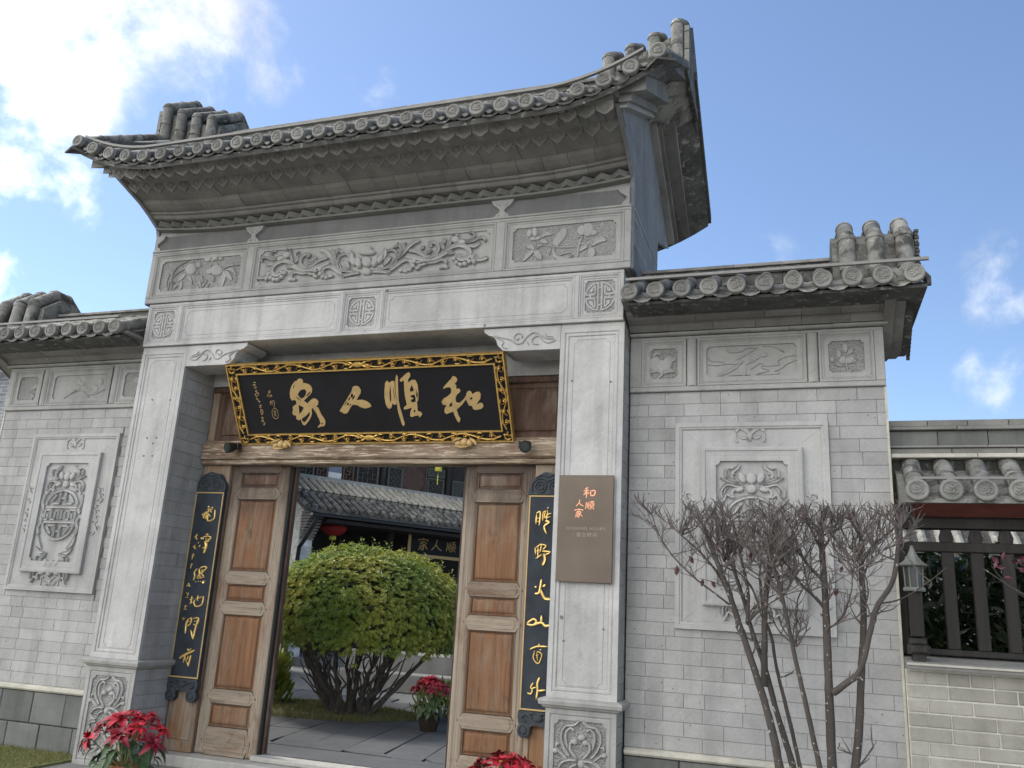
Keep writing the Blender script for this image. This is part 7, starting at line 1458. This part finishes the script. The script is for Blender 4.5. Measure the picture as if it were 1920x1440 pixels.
# dark inner mass of twigs so that gaps read as depth
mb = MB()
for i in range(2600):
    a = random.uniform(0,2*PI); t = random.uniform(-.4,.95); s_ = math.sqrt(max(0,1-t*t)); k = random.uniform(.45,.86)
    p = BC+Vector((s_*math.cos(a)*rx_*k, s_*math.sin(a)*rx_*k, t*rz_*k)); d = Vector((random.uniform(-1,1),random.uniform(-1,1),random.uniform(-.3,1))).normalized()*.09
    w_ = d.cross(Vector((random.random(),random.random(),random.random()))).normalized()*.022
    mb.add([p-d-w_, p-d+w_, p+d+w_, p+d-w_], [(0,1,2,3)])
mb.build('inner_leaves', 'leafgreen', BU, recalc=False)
def limb(base, tip, r0, r1, wob, mb, n=7, rise=0):
    P = []; Q = []
    for i in range(n+1):
        t = i/n; p = Vector(base).lerp(Vector(tip), t); p += Vector((random.uniform(-wob,wob), random.uniform(-wob,wob), random.uniform(-wob,wob)*.5+rise*math.sin(PI*t)))*(0 if i in (0,n) else 1)
        P.append(p); Q.append(r0+(r1-r0)*t)
    mb.tube(P, Q, 7); return P
random.seed(15)
for k in range(17):
    a = 2*PI*k/17+random.uniform(-.15,.15); base = (-1.72+.16*math.cos(a), 3.75+.14*math.sin(a), -.02)
    rr = random.uniform(.55,1.15); tip = (-1.8+rr*math.cos(a), 3.95+rr*.95*math.sin(a), random.uniform(.85,1.25)); b = MB()
    P = limb(base, tip, random.uniform(.035,.055), .014, .05, b, 8, -.10)
    for q in range(5):
        s0 = P[random.randint(2,7)]; an = a+random.uniform(-1.0,1.0); limb(s0, s0+Vector((math.cos(an)*.35, math.sin(an)*.35, random.uniform(.3,.6))), .016, .006, .04, b, 5)
    b.build('branch', 'barkdark', BU, smooth=True)
# shrubs at the back left and low plants
for nm, lb, cx, cy_, rr, hh, n, sz, sd in (('spiky_shrub','upright dark green shrub left of the clipped bush, partly behind the door leaf',-3.35,4.1,.42,.62,1500,.16,3),('low_shrub','low dark shrub between the bush and the potted red plant',-.75,4.6,.45,.42,900,.10,4)):
    random.seed(sd); T = thing(nm, lb, 'shrub', (cx,cy_,0))
    def ff():
        a = random.uniform(0,2*PI); k = random.random()**.5*rr; z = random.uniform(0,1)**.8*hh
        return (cx+k*math.cos(a)*(1-.3*z/hh), cy_+k*math.sin(a)*(1-.3*z/hh), z), (math.cos(a)*.5, math.sin(a)*.5, 1.1)
    leafcloud(n, ff, sz, droop=.15).build('foliage', 'bushleaf', T, recalc=False)
    for k in range(8): a = k*.8; MB().tube([(cx+.05*math.cos(a),cy_+.05*math.sin(a),-.02),(cx+rr*.7*math.cos(a),cy_+rr*.7*math.sin(a),hh*.9)], [.012,.005], 5).build('stem', 'barkdark', T)

# ------------------------------------------------------------------ poinsettias
def bract(mb, base, d, up_, L_, w_, bend=.25):
    d = d.normalized(); s = d.cross(up_).normalized(); u = s.cross(d).normalized(); vs = []; prof = [(0,.05),(.2,.55),(.42,1),(.6,.78),(.8,.42),(1,.0)]
    for t, k in prof:
        c = base+d*L_*t+u*(L_*.12*math.sin(PI*t)-bend*L_*t*t); vs += [c-s*w_*k*.5+u*w_*.10*k, c, c+s*w_*k*.5+u*w_*.10*k]
    fs = []
    for i in range(len(prof)-1): fs += [(i*3,i*3+1,i*3+4,i*3+3),(i*3+1,i*3+2,i*3+5,i*3+4)]
    mb.add(vs, fs)
def flower(size, rs):
    mb = MB(); rr = random.Random(rs)
    for ring, n, el, Ls in ((0,6,R(8),1.0),(1,6,R(32),.74),(2,5,R(58),.48)):
        for k in range(n):
            a = 2*PI*(k+.5*(ring%2))/n+rr.uniform(-.25,.25); e = el+rr.uniform(-.22,.22)
            bract(mb, Vector((0,0,.004*ring)), Vector((math.cos(a)*math.cos(e), math.sin(a)*math.cos(e), math.sin(e))), Vector((0,0,1)), size*Ls*rr.uniform(.82,1.12), size*.46*Ls, rr.uniform(.1,.55))
    return mb
protoF = [flower(.150, 3).build('flower_head', 'leafred', None, loc=(0,0,0), recalc=False), flower(.145, 8).build('flower_head', 'leafred2', None, loc=(0,0,0), recalc=False), flower(.15, 12).build('flower_head', 'leafred', None, loc=(0,0,0), recalc=False)]
usedF = [False]*3
lf = MB(); bract(lf, Vector((0,0,0)), Vector((0,1,0)), Vector((0,0,1)), .15, .075, .4); protoL = lf.build('leaf', 'leafgreen', None, loc=(0,0,0), recalc=False); usedL = [False]
cyat = MB()
def use(proto, flag, i, parent, L_, rot, sc):
    if not flag[i]:
        flag[i] = True; proto.location = Vector(L_); proto.rotation_euler = rot; proto.scale = (sc,)*3; WL[proto.name] = Vector(L_); proto.parent = parent; proto.matrix_parent_inverse = Matrix.Translation(-wl(parent)); return proto
    return dup(proto, parent, L_, rot, sc)
def poinsettia(label, cx, cy_, zb, ztop, rad_, nf, nl, seed, potr, sc=1.0, glaze='terracotta'):
    random.seed(seed); T = thing('poinsettia', label, 'potted plant', (cx,cy_,zb), 'potted red poinsettias'); ph = potr*1.5
    MB().lathe((cx,cy_,zb), [(.001,.0),(potr*.72,0),(potr*.76,potr*.12),(potr*.95,ph*.6),(potr,ph*.92),(potr*1.06,ph*.93),(potr*1.06,ph),(potr*.95,ph),(potr*.93,ph*.9),(.001,ph*.88)], 26).build('pot', glaze, T, smooth=True)
    zc = ztop-rad_*.75
    for k in range(nf):
        a = 2.399*k; q = math.sqrt((k+.4)/nf); x = cx+rad_*q*math.cos(a); y = cy_+rad_*q*math.sin(a); z = ztop-.62*rad_*q*q+random.uniform(-.025,.02)
        tilt = q*.85; rot = Euler((0, tilt+random.uniform(-.25,.25), a), 'XYZ')
        use(protoF[k%3], usedF, k%3, T, (x,y,z), rot, sc*random.uniform(.78,1.1))
        for i in range(3): pass
        MB().tube([(cx+(x-cx)*.15,cy_+(y-cy_)*.15,zb+ph*.9),(cx+(x-cx)*.6,cy_+(y-cy_)*.6,(zb+ph+z)/2),(x,y,z)], [.006,.005,.005], 5).build('stem', 'stemgreen', T)
        cb = MB()
        for i in range(5): b_ = Vector((x,y,z+.014))+Vector((random.uniform(-.012,.012),random.uniform(-.012,.012),random.uniform(0,.006))); cb.tube([b_, b_+Vector((0,0,.010))], .004, 5)
        cb.build('flower_centre', 'yellow', T)
    for k in range(nl):
        a = 2.399*k+.5; q = random.uniform(.35,.95); z = ztop-.50*rad_-random.uniform(0,.95)*rad_*1.3
        c = use(protoL, usedL, 0, T, (cx+rad_*q*.8*math.cos(a), cy_+rad_*q*.8*math.sin(a), z), Euler((random.uniform(-.9,-.1), random.uniform(-.3,.3), a-PI/2), 'XYZ'), sc*random.uniform(.7,1.15))
    return T
poinsettia('big red poinsettia in a pot before the left pilaster at the bottom of the view', -1.47, -.62, -.17, .41, .335, 15, 110, 4, .13)
poinsettia('red poinsettia at the bottom edge beside the right pilaster, only its top in view', 1.93, -.62, -.17, .41, .32, 14, 70, 9, .13)
T = poinsettia('small red poinsettia in a dark glazed pot in the courtyard behind the doorway', -.30, 3.12, .0, .60, .23, 15, 60, 13, .135, .78, 'glaze')
MB().lathe((-.30,3.12,-.02), [(.001,0),(.088,0),(.092,.02),(.092,.045),(.001,.045)], 20).build('pot_foot', 'terracotta', T, smooth=True)

# ------------------------------------------------------------------ the bare tree before the right wall
TR = thing('bare_tree', 'bare many stemmed tree with flat clipped top and lichen spots before the right wall', 'tree', (4.05,-.8,-.17))
SC, X0, Z0 = TREE
def tw(px, pz): return (X0+(px-800)*SC[0], Z0-(pz-1000)*SC[1])
random.seed(33)
def stem(P, r0, r1, dy=0, name='stem', mat='bark'):
    pts = []; m = len(P)
    for i, p in enumerate(P):
        x, z = tw(*p); pts.append((x, z))
    q = catmull(pts, 6); n_ = len(q); out = []
    for i, (x, z) in enumerate(q):
        t = i/(n_-1); out.append(Vector((x+.004*noise.noise(Vector((z*6,i,0))), -.8+dy*(t if name == 'branch' else .25+t*.9)+.02*noise.noise(Vector((z*3,dy*9,1))), z)))
    rr = [(r0+(r1-r0)*i/(n_-1))*(1+.14*noise.noise(Vector((i*.7,r0*99,0)))) for i in range(n_)]
    MB().tube(out, rr, 9).build(name, mat, TR, smooth=True); return out, rr
ends = []
stems = [([(640,1640),(615,1440),(590,1300),(545,1130),(480,930),(430,780),(370,620),(330,520)],.031,.013,-.10),([(700,1640),(665,1440),(610,1250),(560,1060),(515,930),(480,800),(430,650)],.024,.011,.15),([(720,1640),(690,1440),(650,1250),(610,1080),(590,950),(560,860),(545,700)],.016,.008,.25),
 ([(790,1640),(765,1440),(720,1200),(680,1000),(640,780),(610,680)],.020,.010,-.2),([(805,1640),(805,1440),(805,1200),(805,1000),(805,800),(800,600),(795,520)],.033,.018,0),([(870,1640),(885,1440),(908,1280),(930,1050),(948,850),(950,640),(955,540)],.031,.016,.1),
 ([(820,1142),(870,1100),(920,1050),(965,900),(990,815),(1050,720),(1075,600),(1090,520)],.022,.013,-.15),([(562,1140),(565,1000),(570,850),(590,680),(605,560),(610,480)],.024,.013,.05)]
for P, r0, r1, dy in stems:
    o_, q_ = stem(P, r0*1.0, r1, dy); ends.append((o_, q_))
brs = [([(805,830),(760,780),(715,740),(680,690),(640,640)],.013,.007,-.15),([(800,720),(745,660),(710,600),(690,520),(650,450)],.012,.006,.15),([(430,790),(380,700),(310,620),(240,560)],.011,.005,-.1),([(430,830),(360,780),(280,720),(200,640),(150,560),(120,480)],.007,.003,-.18),
 ([(500,900),(505,780),(480,650),(450,520),(430,470)],.013,.007,.1),([(590,715),(680,700),(690,620),(680,560)],.009,.005,.1),([(560,870),(520,760),(470,700),(400,650)],.008,.004,.2),([(950,640),(1000,570),(1060,520),(1110,470)],.012,.005,.05),([(800,600),(840,540),(870,470)],.011,.005,.1),([(800,610),(770,540),(740,480)],.010,.005,-.1),
 ([(948,650),(910,580),(880,500)],.010,.005,.15),([(610,480),(640,440),(660,420)],.009,.005,0),([(330,520),(290,470),(250,430)],.008,.004,.1),([(370,620),(400,540),(410,460)],.009,.004,-.1),([(1000,800),(1080,780),(1170,720),(1240,660)],.006,.003,-.15),([(720,760),(700,800),(690,900),(690,980)],.005,.004,.1),([(500,905),(540,860),(580,830),(640,790)],.007,.004,-.15),([(820,900),(870,850),(900,760),(905,700)],.006,.003,-.2),([(940,850),(970,760),(965,680)],.006,.003,.2)]
for P, r0, r1, dy in brs:
    o_, q_ = stem(P, r0, r1, dy, 'branch'); ends.append((o_, q_))
TWG = MB(); ZT = 2.27; count = 0
def twig(p, d, L_, r0, depth):
    global count
    n_ = 4; P = [p]; q = p.copy(); dd = d.normalized()
    for i in range(n_):
        dd = (dd+Vector((random.uniform(-.32,.32), random.uniform(-.32,.32), random.uniform(-.12,.26)))).normalized(); q = q+dd*L_/n_
        if q.z > ZT+random.uniform(-.05,.06): break
        P.append(q.copy())
    if len(P) < 2 or P[-1].x > 4.94 or (P[-1].x > 4.72 and P[-1].z < 2.08): return
    TWG.tube(P, [r0*(1-.55*i/(len(P)-1)) for i in range(len(P))], 4, cap=False); count += 1
    if depth > 0:
        for i in range(1, len(P)):
            for _ in range(random.choice((0,1,1,1,2))):
                nd_ = (dd+Vector((random.uniform(-1,1), random.uniform(-1,1), random.uniform(-.2,.7)))).normalized(); twig(P[i], nd_, L_*random.uniform(.45,.8), r0*.62, depth-1)
for o_, q_ in ends:
    m = len(o_)
    for i in range(2, m):
        p = o_[i]
        if p.z < 1.42: pr = .06; 
        elif p.z < 1.75: pr = .35
        else: pr = .40
        k = int(pr)+(1 if random.random() < pr-int(pr) else 0)
        for _ in range(k):
            twig(p, Vector((random.uniform(-1,1), random.uniform(-1,1), random.uniform(.1,1.0))), random.uniform(.14,.30) if p.z > 1.6 else random.uniform(.06,.2), max(.0036, min(.0075, q_[i]*.6)), 2 if p.z > 1.8 else 1)
    p = o_[-1]
    for _ in range(5): twig(p, Vector((random.uniform(-1,1), random.uniform(-1,1), random.uniform(.3,1.2))), random.uniform(.16,.30), .0075, 2)
tg = TWG.build('twigs', 'twig', TR, recalc=False); tg['kind'] = 'stuff'
for k, (px_, pz_, s_) in enumerate(((275,655,.032),(222,705,.036),(322,748,.028),(372,755,.028),(520,630,.026),(865,645,.024),(870,675,.024),(847,765,.028))):
    x, z = tw(px_, pz_); a = random.uniform(-.6,.6); y = -.86+random.uniform(-.1,.1)
    c, s2 = math.cos(a), math.sin(a); pt = lambda u, v, w: (x+u*c-v*s2, y+w, z+u*s2+v*c)
    MB().add([pt(0,s_,0),pt(s_*.5,s_*.2,.008),pt(s_*.35,-s_*.6,.0),pt(0,-s_,0),pt(-s_*.35,-s_*.6,.0),pt(-s_*.5,s_*.2,.008),pt(0,0,-.004)], [(0,1,6),(1,2,6),(2,3,6),(3,4,6),(4,5,6),(5,0,6)]).build('dry_leaf', 'deadleaf', TR, recalc=False)
# neighbour shrub poking in at the right edge
T = thing('red_leaved_shrub', 'bare pale twigs with dark purple leaves entering at the right edge of the view', 'shrub', (5.75,-.5,-.17))
random.seed(44)
MB().tube([(5.95,-.5,-.17),(5.9,-.52,.8),(5.78,-.5,1.45)], [.03,.02,.012], 8).build('stem', 'bark', T, smooth=True)
def q3(P, r, nm='branch'): MB().tube([Vector(p) for p in P], r, 6).build(nm, 'bark', T, smooth=True)
q3([(5.78,-.5,1.45),(5.55,-.5,1.66),(5.35,-.5,1.78),(5.19,-.5,1.90)], [.009,.006,.005,.003]); q3([(5.6,-.5,1.62),(5.45,-.48,1.70),(5.32,-.5,1.80),(5.24,-.5,1.92)], [.006,.004,.003,.003]); q3([(5.78,-.5,1.45),(5.62,-.5,1.70),(5.5,-.5,1.84)], [.008,.005,.003]); q3([(5.7,-.5,1.55),(5.50,-.52,1.60),(5.46,-.52,1.72)], [.005,.004,.003])
for k in range(46):
    x, z = random.gauss(5.50,.10), random.gauss(1.92,.045); y = -.5+random.uniform(-.12,.12); s_ = random.uniform(.022,.036); a = random.uniform(0,PI); c, s2 = math.cos(a), math.sin(a)
    w_ = random.uniform(-.015,.015); pt = lambda u, v, ww=0: (x+u*c-v*s2, y+ww, z+u*s2+v*c)
    MB().add([pt(0,s_),pt(s_*.55,0,w_),pt(0,-s_),pt(-s_*.55,0,w_),pt(0,0,-w_)], [(0,1,4),(1,2,4),(2,3,4),(3,0,4)]).build('leaf', MAT.setdefault('purple', simple('dark purple leaf', (.10,.03,.04), .5, 0, .4, 9)), T, recalc=False)
for o in (DS, TS): pass
